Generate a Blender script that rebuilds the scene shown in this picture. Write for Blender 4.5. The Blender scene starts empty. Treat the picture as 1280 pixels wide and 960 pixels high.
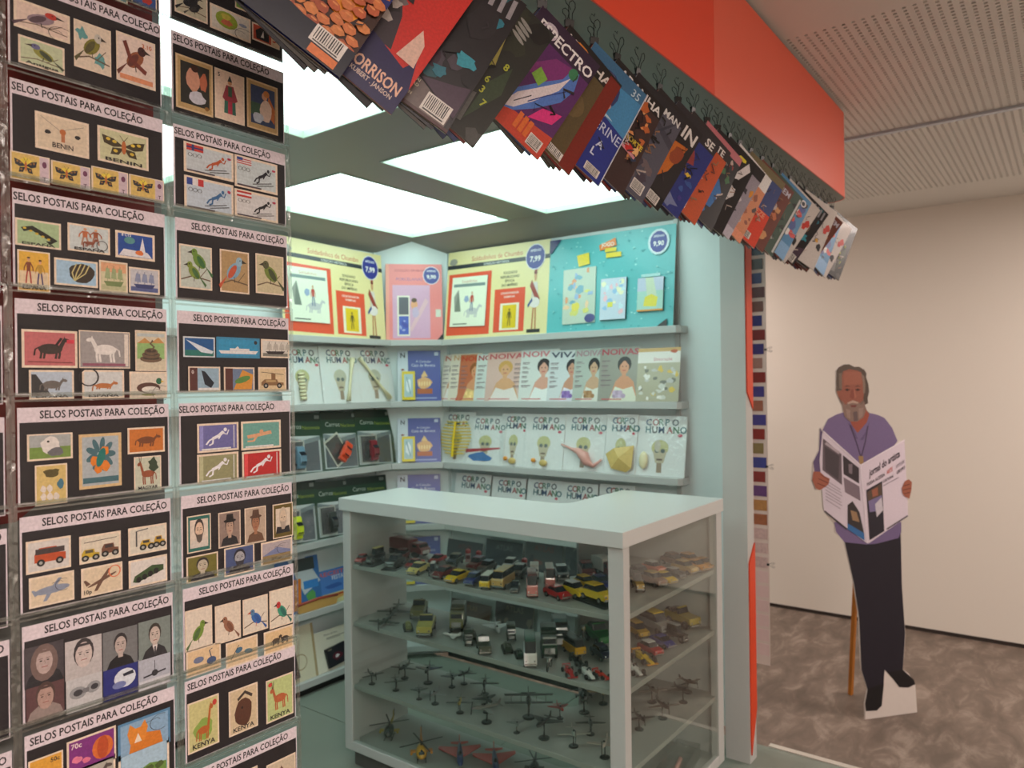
import bpy, math, random
from math import sin, cos, radians as R, pi
from mathutils import Matrix, Vector
random.seed(7)
SC = bpy.context.scene
COL = SC.collection

# ------------------------------------------------------------------ camera
EYE = 1.6; FPX = 936.6
A0 = R(36.94); RL = .01228
FW = (cos(A0), sin(A0), 0.0)
RI = (sin(A0)*cos(RL), -cos(A0)*cos(RL), -sin(RL))
UP = (sin(A0)*sin(RL), -cos(A0)*sin(RL), cos(RL))
PITCH = .9/FPX
fwp = Vector(FW) + Vector(UP)*PITCH; fwp.normalize()
rip = Vector(RI); upp = rip.cross(fwp); upp.normalize()
cd = bpy.data.cameras.new('camera'); cam = bpy.data.objects.new('camera', cd); COL.objects.link(cam)
m = Matrix((rip, upp, -fwp)).transposed().to_4x4(); m.translation = (0, 0, EYE)
cam.matrix_world = m
cd.sensor_width = 36; cd.lens = FPX/1280*36; cd.clip_start = .05; cd.clip_end = 60
cd.dof.use_dof = True; cd.dof.focus_distance = 1.2; cd.dof.aperture_fstop = 7.0
SC.camera = cam
# ------------------------------------------------------------------ world, lights, exposure
w = bpy.data.worlds.new('world'); SC.world = w; w.use_nodes = True
w.node_tree.nodes['Background'].inputs[0].default_value = (.9, .8, .75, 1)
w.node_tree.nodes['Background'].inputs[1].default_value = .12
SC.view_settings.view_transform = 'Standard'; SC.view_settings.look = 'None'
SC.view_settings.exposure = 1.0; SC.view_settings.gamma = 1.0; SC.view_settings.use_curve_mapping = False
PANEL_L = (1.08, 1.42, 1.34); PANEL_E = 1.25
ROOM_LIGHTS = [  # x, y, size x, size y, watts (unseen room lamps, warm white; the second is fill added for the stamps)
    (-.75, -1.5, 1.2, .6, 44), (.3, -2.9, 1.2, .4, 14), (4.2, -1.5, 1.0, .4, 21), (4.45, 2.6, 1.0, .3, 13), (4.0, -.2, .8, .2, 5)]
ROOM_C = (1.0, .85, .78)
CEIL = 2.69
for i, (x, y, sx, sy, wt) in enumerate(ROOM_LIGHTS):
    ld = bpy.data.lights.new('ceiling_lamp_light', 'AREA'); ld.shape = 'RECTANGLE'; ld.size = sx; ld.size_y = sy
    ld.energy = wt; ld.color = ROOM_C
    lo = bpy.data.objects.new('ceiling_lamp_light', ld); COL.objects.link(lo); lo.location = (x, y, CEIL-.035)

# ------------------------------------------------------------------ pixel rays of the photograph -> points in the room
def ray(x, y):
    a = (x-640)/FPX; b = (480.9-y)/FPX
    return tuple(FW[i]+a*RI[i]+b*UP[i] for i in range(3))
def onY(x, y, Y): d = ray(x, y); t = Y/d[1]; return (t*d[0], Y, EYE+t*d[2])
def onX(x, y, X): d = ray(x, y); t = X/d[0]; return (X, t*d[1], EYE+t*d[2])
def onZ(x, y, Z): d = ray(x, y); t = (Z-EYE)/d[2]; return (t*d[0], t*d[1], Z)

# ------------------------------------------------------------------ materials
def lin(c):
    if isinstance(c, str):
        c = tuple(int(c[i:i+2], 16) for i in (0, 2, 4))
    return tuple(((v/255)/12.92 if v/255 <= .04045 else ((v/255+.055)/1.055)**2.4) for v in c[:3]) + (1,)
def newmat(name):
    m = bpy.data.materials.new(name); m.use_nodes = True
    return m, m.node_tree.nodes, m.node_tree.links, m.node_tree.nodes['Principled BSDF']
_mc = {}
def pbr(name, c, rough=.5, metal=0, var=.04, scale=30, bump=0.0, coat=0, spec=.5):
    if name in _mc: return _mc[name]
    m, n, l, b = newmat(name)
    b.inputs['Roughness'].default_value = rough; b.inputs['Metallic'].default_value = metal
    b.inputs['Coat Weight'].default_value = coat; b.inputs['Specular IOR Level'].default_value = spec
    tc = n.new('ShaderNodeTexCoord'); nz = n.new('ShaderNodeTexNoise'); nz.inputs['Scale'].default_value = scale
    nz.inputs['Detail'].default_value = 3
    l.new(tc.outputs['Object'], nz.inputs['Vector'])
    mx = n.new('ShaderNodeMix'); mx.data_type = 'RGBA'
    a = lin(c)
    mx.inputs[6].default_value = tuple(max(0, v*(1-var)) for v in a[:3])+(1,)
    mx.inputs[7].default_value = tuple(min(1, v*(1+var)) for v in a[:3])+(1,)
    l.new(nz.outputs['Fac'], mx.inputs[0]); l.new(mx.outputs[2], b.inputs['Base Color'])
    if bump:
        bp = n.new('ShaderNodeBump'); bp.inputs['Strength'].default_value = bump; bp.inputs['Distance'].default_value = .002
        l.new(nz.outputs['Fac'], bp.inputs['Height']); l.new(bp.outputs['Normal'], b.inputs['Normal'])
    _mc[name] = m
    return m
def print_mat(name, rough, coat=0):
    m, n, l, b = newmat(name)
    at = n.new('ShaderNodeAttribute'); at.attribute_name = 'Col'
    tc = n.new('ShaderNodeTexCoord'); nz = n.new('ShaderNodeTexNoise'); nz.inputs['Scale'].default_value = 260
    nz.inputs['Detail'].default_value = 4
    l.new(tc.outputs['Object'], nz.inputs['Vector'])
    mr = n.new('ShaderNodeMapRange'); mr.inputs[1].default_value = .3; mr.inputs[2].default_value = .7; mr.inputs[3].default_value = .87; mr.inputs[4].default_value = 1.1
    l.new(nz.outputs['Fac'], mr.inputs[0])
    mx = n.new('ShaderNodeMix'); mx.data_type = 'RGBA'; mx.blend_type = 'MULTIPLY'; mx.inputs[0].default_value = 1
    l.new(at.outputs['Color'], mx.inputs[6]); l.new(mr.outputs[0], mx.inputs[7])
    l.new(mx.outputs[2], b.inputs['Base Color'])
    b.inputs['Roughness'].default_value = rough; b.inputs['Coat Weight'].default_value = coat
    return m
M_PRINT = print_mat('printed_paper', .55)
M_GLOSSY = print_mat('glossy_print', .3, .15)
def clear_mat(name, tint, rough=.03, bump=0, scale=8, base=.04, gl=(1, 1, 1, 1), stretch=(1, 1, 1), ior=1.45):
    m, n, l, b = newmat(name); n.remove(b)
    tr = n.new('ShaderNodeBsdfTransparent'); tr.inputs[0].default_value = tint
    g = n.new('ShaderNodeBsdfGlossy'); g.inputs['Roughness'].default_value = rough; g.inputs[0].default_value = gl
    mx = n.new('ShaderNodeMixShader'); fr = n.new('ShaderNodeLayerWeight'); fr.inputs[0].default_value = .5
    pw = n.new('ShaderNodeMath'); pw.operation = 'POWER'; pw.inputs[1].default_value = 4.5
    ad = n.new('ShaderNodeMath'); ad.operation = 'MULTIPLY_ADD'; ad.inputs[1].default_value = .8; ad.inputs[2].default_value = base+.03; ad.use_clamp = True
    l.new(fr.outputs['Facing'], pw.inputs[0]); l.new(pw.outputs[0], ad.inputs[0]); l.new(ad.outputs[0], mx.inputs[0])
    l.new(tr.outputs[0], mx.inputs[1]); l.new(g.outputs[0], mx.inputs[2])
    l.new(mx.outputs[0], n['Material Output'].inputs[0])
    if bump:
        tc = n.new('ShaderNodeTexCoord'); mp = n.new('ShaderNodeMapping'); mp.inputs['Scale'].default_value = stretch
        nz = n.new('ShaderNodeTexNoise'); nz.inputs['Scale'].default_value = scale; nz.inputs['Detail'].default_value = 2
        nz.inputs['Distortion'].default_value = 1.2
        l.new(tc.outputs['Object'], mp.inputs[0]); l.new(mp.outputs[0], nz.inputs['Vector'])
        bp = n.new('ShaderNodeBump'); bp.inputs['Strength'].default_value = bump; bp.inputs['Distance'].default_value = .01
        l.new(nz.outputs['Fac'], bp.inputs['Height']); l.new(bp.outputs['Normal'], g.inputs['Normal']); l.new(bp.outputs['Normal'], fr.inputs['Normal'])
    return m
M_GLASS = clear_mat('showcase_glass', (.93, .96, .94, 1), .02, base=.015)
M_FILM = clear_mat('pocket_film', (.985, .985, .985, 1), .14, bump=.22, scale=12, base=-.015, stretch=(1, 1, 2.5))
M_SEAM = clear_mat('pocket_seam', (.88, .91, .90, 1), .2, bump=.4, scale=30, base=.12, stretch=(1, 1, 1))
M_WRAP = clear_mat('shrink_wrap', (.96, .97, .97, 1), .12, bump=.8, scale=18, base=.05)
M_LAM = pbr('grey_laminate', (186, 189, 187), .32, var=.015)
M_SHELF = pbr('showcase_shelf_laminate', (150, 153, 148), .4, var=.02)
M_LAMW = pbr('teal_laminate', (214, 226, 226), .4, var=.02)
M_LAMD = pbr('grey_ceiling_laminate', (146, 144, 136), .45, var=.03, scale=4)
M_RED = pbr('red_fascia_paint', (240, 104, 78), .42, var=.03, scale=3)
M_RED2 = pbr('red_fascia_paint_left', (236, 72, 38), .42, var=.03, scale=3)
M_ORANGE = pbr('orange_panel_paint', (214, 62, 12), .4, var=.03)
M_BLACK = pbr('black_metal', (22, 22, 22), .35, .6)
M_BLK = pbr('black_plastic', (20, 20, 21), .35)
M_RUB = pbr('black_rubber', (16, 16, 16), .6)
M_STEEL = pbr('steel_wire', (120, 120, 118), .3, .9)

# ------------------------------------------------------------------ mesh helpers
def mesh(name, v, f, mat, smooth=False):
    me = bpy.data.meshes.new(name); me.from_pydata(v, [], f); me.update()
    if mat: me.materials.append(mat)
    if smooth:
        for p in me.polygons: p.use_smooth = True
    return me
def link(name, me, parent=None, loc=(0, 0, 0), rot=(0, 0, 0), kind=None, label=None):
    o = bpy.data.objects.new(name, me); COL.objects.link(o)
    if parent: o.parent = parent
    o.location = loc; o.rotation_euler = rot
    if kind: o['kind'] = kind
    if label: o['label'] = label
    return o
def tag(o, label, cat, group=None):
    o['label'] = label; o['category'] = cat
    if group: o['group'] = group
    return o
def thing(name, label, cat, loc=(0, 0, 0), rot=(0, 0, 0), group=None):
    o = link(name, None, None, loc, rot); o.empty_display_size = .02
    return tag(o, label, cat, group)
class MB:
    def __init__(s): s.v = []; s.f = []
    def add(s, v, f):
        b = len(s.v); s.v += [tuple(p) for p in v]; s.f += [tuple(i+b for i in q) for q in f]; return s
    def box(s, x0, y0, z0, x1, y1, z1):
        v = [(x0, y0, z0), (x1, y0, z0), (x1, y1, z0), (x0, y1, z0), (x0, y0, z1), (x1, y0, z1), (x1, y1, z1), (x0, y1, z1)]
        return s.add(v, [(0, 3, 2, 1), (4, 5, 6, 7), (0, 1, 5, 4), (1, 2, 6, 5), (2, 3, 7, 6), (3, 0, 4, 7)])
    def prism(s, pts, z0, z1):
        n = len(pts)
        a = sum(pts[i][0]*pts[(i+1) % n][1]-pts[(i+1) % n][0]*pts[i][1] for i in range(n))
        if a < 0: pts = pts[::-1]
        v = [(p[0], p[1], z0) for p in pts]+[(p[0], p[1], z1) for p in pts]
        return s.add(v, [tuple(range(n))[::-1], tuple(range(n, 2*n))]+[(i, (i+1) % n, n+(i+1) % n, n+i) for i in range(n)])
    def tube(s, pts, r, n=6, cap=True):
        pts = [Vector(p) for p in pts]; rings = []
        for i, p in enumerate(pts):
            d = (pts[min(i+1, len(pts)-1)]-pts[max(i-1, 0)]); d.normalize()
            a = d.orthogonal() if abs(d.z) > .99 else d.cross(Vector((0, 0, 1))); a.normalize(); b = d.cross(a)
            rr = r[i] if isinstance(r, (list, tuple)) else r
            rings.append([p+a*rr*cos(2*pi*k/n)+b*rr*sin(2*pi*k/n) for k in range(n)])
        v = [q for g in rings for q in g]; f = []
        for i in range(len(pts)-1):
            for k in range(n): f.append((i*n+k, i*n+(k+1) % n, (i+1)*n+(k+1) % n, (i+1)*n+k))
        if cap: f += [tuple(range(n))[::-1], tuple(range((len(pts)-1)*n, len(pts)*n))]
        return s.add(v, f)
    def lathe(s, prof, n=12, axis='z', c=(0, 0, 0)):
        v = []
        for (r, h) in prof:
            for k in range(n):
                a = 2*pi*k/n
                p = (r*cos(a), r*sin(a), h)
                if axis == 'y': p = (r*cos(a), h, r*sin(a))
                if axis == 'x': p = (h, r*cos(a), r*sin(a))
                v.append((p[0]+c[0], p[1]+c[1], p[2]+c[2]))
        f = []
        for i in range(len(prof)-1):
            for k in range(n): f.append((i*n+k, i*n+(k+1) % n, (i+1)*n+(k+1) % n, (i+1)*n+k))
        f += [tuple(range(n))[::-1], tuple(range((len(prof)-1)*n, len(prof)*n))]
        return s.add(v, f)
    def ball(s, c, rx, ry, rz, n=10, m=7):
        v = []; f = []
        for i in range(m+1):
            t = pi*i/m
            for k in range(n):
                a = 2*pi*k/n; v.append((c[0]+rx*sin(t)*cos(a), c[1]+ry*sin(t)*sin(a), c[2]+rz*cos(t)))
        for i in range(m):
            for k in range(n): f.append((i*n+k, (i+1)*n+k, (i+1)*n+(k+1) % n, i*n+(k+1) % n))
        return s.add(v, f)
    def loft(s, prof, hw, k=.86):   # side profile in x,z widened in y with a soft edge
        cx = sum(p[0] for p in prof)/len(prof); cz = sum(p[1] for p in prof)/len(prof)
        sm = [(cx+(p[0]-cx)*.965, cz+(p[1]-cz)*.9) for p in prof]; n = len(prof)
        rings = [[(p[0], -hw, p[1]) for p in sm], [(p[0], -hw*k, p[1]) for p in prof], [(p[0], hw*k, p[1]) for p in prof], [(p[0], hw, p[1]) for p in sm]]
        v = [q for g in rings for q in g]; f = [tuple(range(n)), tuple(range(3*n, 4*n))[::-1]]
        for i in range(3):
            for j in range(n): f.append((i*n+j, (i+1)*n+j, (i+1)*n+(j+1) % n, i*n+(j+1) % n))
        return s.add(v, f)
    def mesh(s, name, mat, smooth=False): return mesh(name, s.v, s.f, mat, smooth)
    def go(s, name, mat, parent=None, loc=(0, 0, 0), rot=(0, 0, 0), kind=None, label=None, smooth=False):
        return link(name, s.mesh(name, mat, smooth), parent, loc, rot, kind, label)
def bevel(o, w=.003, seg=2):
    md = o.modifiers.new('edge', 'BEVEL'); md.width = w; md.segments = seg; md.limit_method = 'ANGLE'; return o

# ------------------------------------------------------------------ printed artwork: flat coloured shapes lying on a sheet
_txt = {}
def text_shape(s, bold):
    k = (s, bold)
    if k in _txt: return _txt[k]
    cu = bpy.data.curves.new('t', 'FONT'); cu.body = s; cu.size = 1; cu.resolution_u = 2
    cu.offset = .022 if bold else 0.0
    o = bpy.data.objects.new('t', cu); me = o.to_mesh()
    v = [(p.co.x, p.co.y) for p in me.vertices]; f = [tuple(p.vertices) for p in me.polygons]
    o.to_mesh_clear(); bpy.data.objects.remove(o); bpy.data.curves.remove(cu)
    x0 = min([p[0] for p in v] or [0]); x1 = max([p[0] for p in v] or [1])
    _txt[k] = ([(p[0]-x0, p[1]) for p in v], f, max(x1-x0, .01)); return _txt[k]
EPS = .00005
class Art:
    def __init__(s): s.v = []; s.f = []; s.c = []; s.l = 0
    def sub(s, o, ex, ey): return Canvas(s, o, ex, ey)
    def canvas(s, x=0, y=0, w=1, h=1): return Canvas(s, (x, y), (w, 0), (0, h))
    def slab(s, w, h, d, c, x=0, z=0):
        b = len(s.v); s.v += [(x, 0, z), (x+w, 0, z), (x+w, 0, z+h), (x, 0, z+h), (x, d, z), (x+w, d, z), (x+w, d, z+h), (x, d, z+h)]
        for q in [(0, 1, 2, 3), (5, 4, 7, 6), (4, 0, 3, 7), (1, 5, 6, 2), (3, 2, 6, 7), (4, 5, 1, 0)]:
            s.f.append(tuple(i+b for i in q)); s.c.append(lin(c))
    def mesh(s, name, mat):
        me = bpy.data.meshes.new(name); me.from_pydata(s.v, [], s.f); me.update(); me.materials.append(mat)
        at = me.attributes.new('Col', 'FLOAT_COLOR', 'FACE'); at.data.foreach_set('color', [x for c in s.c for x in c])
        return me
    def go(s, name, mat, parent=None, loc=(0, 0, 0), rot=(0, 0, 0), label=None):
        return link(name, s.mesh(name, mat), parent, loc, rot, label=label)
class Canvas:
    def __init__(s, art, o, ex, ey): s.a = art; s.o = o; s.ex = ex; s.ey = ey
    def P(s, u, v): return (s.o[0]+u*s.ex[0]+v*s.ey[0], s.o[1]+u*s.ex[1]+v*s.ey[1])
    def sub(s, x, y, w, h, rot=0):
        o = s.P(x, y); e = (s.ex[0]*w, s.ex[1]*w); g = (s.ey[0]*h, s.ey[1]*h)
        if rot:
            c, n = cos(R(rot)), sin(R(rot)); e = (e[0]*c-e[1]*n, e[0]*n+e[1]*c); g = (g[0]*c-g[1]*n, g[0]*n+g[1]*c)
        return Canvas(s.a, o, e, g)
    def raw(s, pts, faces, c):
        a = s.a; a.l += 1; y = -a.l*EPS; b = len(a.v); col = lin(c)
        for p in pts: q = s.P(*p); a.v.append((q[0], y, q[1]))
        for f in faces: a.f.append(tuple(i+b for i in f)); a.c.append(col)
    def poly(s, pts, c):
        n = len(pts); ar = sum(pts[i][0]*pts[(i+1) % n][1]-pts[(i+1) % n][0]*pts[i][1] for i in range(n))
        s.raw(pts, [tuple(range(n)) if ar > 0 else tuple(range(n))[::-1]], c)
    def rect(s, x0, y0, x1, y1, c): s.poly([(x0, y0), (x1, y0), (x1, y1), (x0, y1)], c)
    def full(s, c, m=0): s.rect(m, m, 1-m, 1-m, c)
    def ell(s, x, y, rx, ry, c, rot=0, n=14):
        k, q = cos(R(rot)), sin(R(rot)); P = []
        for i in range(n):
            a = 2*pi*i/n; u, v = rx*cos(a), ry*sin(a); P.append((x+u*k-v*q, y+u*q+v*k))
        s.poly(P, c)
    def ring(s, x, y, rx, ry, w, c, n=18, a0=0, a1=360):
        s.line([(x+rx*cos(R(a0+(a1-a0)*i/n)), y+ry*sin(R(a0+(a1-a0)*i/n))) for i in range(n+1)], w, c)
    def line(s, pts, w, c):
        L = []; Rr = []
        for i, p in enumerate(pts):
            a = pts[max(i-1, 0)]; b = pts[min(i+1, len(pts)-1)]
            dx, dy = b[0]-a[0], b[1]-a[1]; n = math.hypot(dx, dy) or 1
            L.append((p[0]-dy/n*w/2, p[1]+dx/n*w/2)); Rr.append((p[0]+dy/n*w/2, p[1]-dx/n*w/2))
        m = len(pts); s.raw(L+Rr, [(m+i, m+i+1, i+1, i) for i in range(m-1)], c)
    def blob(s, x, y, r, c, n=11, j=.35, ry=None, rg=random):
        ry = ry or r
        s.poly([(min(1, max(0, x+r*(1-j*rg.random())*cos(2*pi*i/n))), min(1, max(0, y+ry*(1-j*rg.random())*sin(2*pi*i/n)))) for i in range(n)], c)
    def text(s, t, x, y, h, c, al='l', bold=True, wmax=None):
        v, f, w = text_shape(t, bold)
        asp = math.hypot(*s.ey)/max(1e-9, math.hypot(*s.ex))
        sy = h/.72; sx = sy*asp
        if wmax: sx = wmax/w
        x0 = x - (0 if al == 'l' else (w*sx/2 if al == 'c' else w*sx))
        s.raw([(x0+p[0]*sx, y+p[1]*sy) for p in v], f, c)
# ================================================================== THE ROOM
def floor_mat():
    m, n, l, b = newmat('brown_mottled_floor')
    tc = n.new('ShaderNodeTexCoord'); mp = n.new('ShaderNodeMapping'); mp.inputs['Rotation'].default_value = (0, 0, R(-50)); mp.inputs['Scale'].default_value = (1, 2.2, 1)
    l.new(tc.outputs['Object'], mp.inputs[0])
    a = n.new('ShaderNodeTexNoise'); a.inputs['Scale'].default_value = 4.5; a.inputs['Detail'].default_value = 8; a.inputs['Roughness'].default_value = .65; a.inputs['Distortion'].default_value = .6
    l.new(mp.outputs[0], a.inputs['Vector'])
    cr = n.new('ShaderNodeValToRGB'); cr.color_ramp.elements[0].position = .36; cr.color_ramp.elements[1].position = .68
    cr.color_ramp.elements[0].color = lin((98, 86, 76)); cr.color_ramp.elements[1].color = lin((150, 136, 124))
    e = cr.color_ramp.elements.new(.52); e.color = lin((116, 102, 91))
    l.new(a.outputs['Fac'], cr.inputs[0]); l.new(cr.outputs[0], b.inputs['Base Color'])
    b.inputs['Roughness'].default_value = .5
    return m
WX = 5.36
fl = MB().box(-3, -3.4, -.1, WX+.1, 5.2, 0).go('floor', floor_mat(), kind='structure')
M_WALL = pbr('warm_white_wall_paint', (226, 220, 210), .8, var=.015, scale=2)
MB().box(WX, -3.4, .025, WX+.12, 5.2, CEIL+.2).go('wall_right', M_WALL, kind='structure')
MB().box(WX+.004, -3.4, 0, WX+.1, 5.2, .025).go('wall_gap_shade_right', pbr('dark_gap_shade', (48, 40, 36), .7), kind='structure')  # dark strip stands in for the shadow in the gap below the wall
MB().box(-3.1, -3.5, 0, WX+.12, -3.4, CEIL+.2).go('wall_back', M_WALL, kind='structure')
MB().box(-3.12, -3.4, 0, -3.0, 5.2, CEIL+.2).go('wall_left', M_WALL, kind='structure')
MB().box(-3.1, 5.2, 0, WX+.12, 5.32, CEIL+.2).go('wall_front', M_WALL, kind='structure')
# ceiling: plain plaster with two perforated acoustic panels let into it
M_CEIL = pbr('ceiling_paint', (222, 220, 214), .75, var=.01, scale=3)
PX0, PX1, PX2, PX3, PY0, PY1 = 2.44, 3.615, 3.665, 4.85, -.62, 1.9
ceil = MB()
ceil.box(-3, -3.4, CEIL, PX0, 5.2, CEIL+.1); ceil.box(PX3, -3.4, CEIL, WX, 5.2, CEIL+.1)
ceil.box(PX0, -3.4, CEIL, PX3, PY0, CEIL+.1); ceil.box(PX0, PY1, CEIL, PX3, 5.2, CEIL+.1)
ceil.box(PX1, PY0, CEIL, PX2, PY1, CEIL+.1)
ceiling = ceil.go('ceiling', M_CEIL, kind='structure')
def perforated(x0, x1):
    y0, y1 = PY0, PY1
    nx = int((x1-x0)/.0235); ny = int((y1-y0)/.0275); dx = (x1-x0)/nx; dy = (y1-y0)/ny
    v = []; f = []
    xs = []; ys = []
    for i in range(nx): xs += [x0+i*dx, x0+i*dx+dx*.24, x0+i*dx+dx*.76]
    xs.append(x1)
    for j in range(ny): ys += [y0+j*dy, y0+j*dy+dy*.30, y0+j*dy+dy*.70]
    ys.append(y1); W = len(xs)
    for yy in ys:
        for xx in xs: v.append((xx, yy, CEIL))
    for j in range(len(ys)-1):
        for i in range(W-1):
            if i % 3 == 1 and j % 3 == 1:
                q = (j*W+i, j*W+i+1, (j+1)*W+i+1, (j+1)*W+i); b = len(v)
                for t in q: v.append((v[t][0], v[t][1], CEIL+.012))
                for t in range(4): f.append((q[t], q[(t+1) % 4], b+(t+1) % 4, b+t))
            else: f.append((j*W+i, (j+1)*W+i, (j+1)*W+i+1, j*W+i+1))
    o = link('perforated_panel', mesh('perforated_panel', v, f, M_CEIL), ceiling)
    MB().box(x0, y0, CEIL+.03, x1, y1, CEIL+.05).go('slot_void_sheet', pbr('dark_void_shade', (40, 34, 32), .9), o)  # dark sheet stands in for the unlit void above the slots
perforated(PX0, PX1); perforated(PX2, PX3)
MB().box(3.6, PY0-2, CEIL-.012, 3.625, PY1+2, CEIL-.001).go('ceiling_rail', pbr('aluminium_rail', (190, 196, 205), .35, .7), ceiling)
# the room's unseen lamps and the added fill lamp
lampm, n_, l_, b_ = newmat('lamp_diffuser'); b_.inputs['Emission Color'].default_value = ROOM_C+(1,); b_.inputs['Emission Strength'].default_value = 3
for i, (x, y, sx, sy, wt) in enumerate(ROOM_LIGHTS):
    t = thing('ceiling_lamp', ['wide ceiling lamp behind the viewer at the left', 'added fill lamp farthest behind the viewer', 'ceiling lamp on the near side by the right wall', 'ceiling lamp beyond the kiosk by the right wall', 'smallest ceiling lamp above the walkway'][i], 'lamp', (x, y, CEIL))
    MB().box(-sx/2-.02, -sy/2-.02, -.02, sx/2+.02, sy/2+.02, -.001).go('housing', M_LAM, t)
    MB().box(-sx/2, -sy/2, -.028, sx/2, sy/2, -.021).go('diffuser', lampm, t)

# ================================================================== THE KIOSK
PF = .12                                    # kiosk floor level
YF, FR = 1.02, .73                          # facade plane, fascia plane
YW, XW = 3.06, 3.12                         # shelving walls
XE = 3.27; ZU = 2.335; ZT = 2.672; ZC = 2.412
kiosk = thing('newsstand_kiosk', 'open grey newsstand kiosk with red roof fascia and lit ceiling', 'kiosk', (0, 0, 0))
def K(name, mb, mat, label=None, bv=0):
    o = mb.go(name, mat, kiosk, label=label)
    if bv: bevel(o, bv)
    return o
M_DECK = pbr('kiosk_floor_vinyl', (128, 136, 126), .55, var=.06, scale=6)
for (x0, x1) in ((-1.0, .55), (.553, 2.183), (2.187, 3.04)):
    for (y0, y1) in ((.62, 1.9), (1.903, 3.1)):
        K('floor_panel', MB().box(x0, y0, .002, x1, y1, PF), M_DECK)
K('floor_edge_strip', MB().box(3.042, .62, .002, 3.07, 1.01, PF+.004), pbr('metal_edge', (206, 200, 190), .4, .3))
K('back_wall', MB().box(-1, YW, PF, 2.83, YW+.04, 2.329), M_LAMW)
K('end_wall', MB().box(XW, 1.12, PF, XW+.03, 2.774, 2.329), M_LAMW)
K('corner_wall', MB().prism([(2.83, YW), (XW, 2.774), (XW+.03, 2.80), (2.85, YW+.03)], PF, 2.405), M_LAMW)
# upright strips of the wall joints
K('wall_joint', MB().box(XW-.012, 1.405, PF, XW, 1.425, 2.33), M_LAM, 'pale upright strip at the end of the shelves')
K('wall_joint', MB().box(2.815, YW-.012, PF, 2.83, YW, 2.33), M_LAMW)
K('wall_joint', MB().box(XW-.012, 2.774, PF, XW, 2.789, 2.33), M_LAMW)
# coves and ceiling with openings for light panels
XA0, XA1, XB0, XB1 = .478, 1.548, 1.88, 2.945
YA0, YA1, YB0, YB1 = 1.331, 2.0, 2.215, 2.884
def quad(a, b, c, d): return MB().add([a, b, c, d], [(0, 1, 2, 3)])
K('cove_panel', MB().add([(-1, YW, 2.329), (2.83, YW, 2.329), (2.975, 2.917, 2.396), (XB1, YB1, ZC), (-1, YB1, ZC)], [(0, 1, 2, 3, 4)]), M_LAMD)
K('cove_panel', MB().add([(XW, 2.774, 2.329), (XW, YF, 2.329), (XB1, YF, ZC), (XB1, YB1, ZC), (2.975, 2.917, 2.396)], [(0, 1, 2, 3, 4)]), M_LAMD)
cb = MB(); zt = ZC+.04
cb.box(-1, YF, ZC, XB1, YA0, zt); cb.box(-1, YA1, ZC, XB1, YB0, zt)
for (a, b) in ((YA0, YA1), (YB0, YB1)):
    cb.box(XA1, a, ZC, XB0, b, zt); cb.box(-.0, a, ZC, XA0, b, zt); cb.box(-1, a, ZC, -.9, b, zt)
K('ceiling_panel', cb, M_LAMD)
pm, n, l, b = newmat('light_panel_diffuser')
tc = n.new('ShaderNodeTexCoord'); mp = n.new('ShaderNodeMapping'); mp.inputs['Scale'].default_value = (.25, 1, 1)
wv = n.new('ShaderNodeTexNoise'); wv.inputs['Scale'].default_value = 5.5; wv.inputs['Detail'].default_value = 0
l.new(tc.outputs['Object'], mp.inputs[0]); l.new(mp.outputs[0], wv.inputs['Vector'])
mr = n.new('ShaderNodeMapRange'); mr.inputs[1].default_value = .3; mr.inputs[2].default_value = .7; mr.inputs[3].default_value = .86; mr.inputs[4].default_value = 1.2
l.new(wv.outputs['Fac'], mr.inputs[0]); ml = n.new('ShaderNodeMath'); ml.operation = 'MULTIPLY'; ml.inputs[1].default_value = PANEL_E
l.new(mr.outputs[0], ml.inputs[0]); l.new(ml.outputs[0], b.inputs['Emission Strength'])
b.inputs['Emission Color'].default_value = PANEL_L+(1,); b.inputs['Base Color'].default_value = (.8, .85, .82, 1)
M_TRIM = pbr('pale_green_trim', (196, 214, 200), .45)
for (x0, x1, y0, y1) in ((XA0, XA1, YA0, YA1), (XB0, XB1, YA0, YA1), (XA0, XA1, YB0, YB1), (XB0, XB1, YB0, YB1)):
    p = K('light_panel', MB().box(x0, y0, ZC+.022, x1, y1, ZC+.03), pm)
    fr = MB(); t = .006
    fr.box(x0, y0, ZC-.003, x0+t, y1, ZC+.022); fr.box(x1-t, y0, ZC-.003, x1, y1, ZC+.022)
    fr.box(x0+t, y0, ZC-.003, x1-t, y0+t, ZC+.022); fr.box(x0+t, y1-t, ZC-.003, x1-t, y1, ZC+.022)
    fr.go('panel_frame', M_TRIM, p)
# roof: underside of the overhang, header, red fascia
rc = .07
def corner(x1, y0, r, yb):   # plan outline of the roof edge with a rounded corner
    return [(-1, y0)] + [(x1-r+r*sin(R(a)), y0+r-r*cos(R(a))) for a in range(0, 91, 15)] + [(x1, yb)]
o_ = corner(XE-.004, FR+.004, rc, 3.2)
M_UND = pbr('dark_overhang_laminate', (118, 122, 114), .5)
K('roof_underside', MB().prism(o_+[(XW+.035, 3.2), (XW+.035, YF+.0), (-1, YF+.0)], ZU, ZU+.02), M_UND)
K('header_board', MB().box(-1, YF+.001, ZU, XW+.03, YF+.03, ZC), M_LAMD)
K('roof_top', MB().box(-1, FR+.03, ZT-.03, XE-.03, 3.2, ZT-.005), M_LAMD)
def fascia(pts, mat, label):
    out = []; th = .004
    for i, p in enumerate(pts):
        a = pts[max(i-1, 0)]; b2 = pts[min(i+1, len(pts)-1)]; d = Vector((b2[0]-a[0], b2[1]-a[1])).normalized(); out.append((p[0]-d.y*th, p[1]+d.x*th))
    o = K('fascia_panel', MB().prism(pts+out[::-1], ZU-.001, ZT), mat, label)
XS = onY(892.5, 60, FR)[0]
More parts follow.
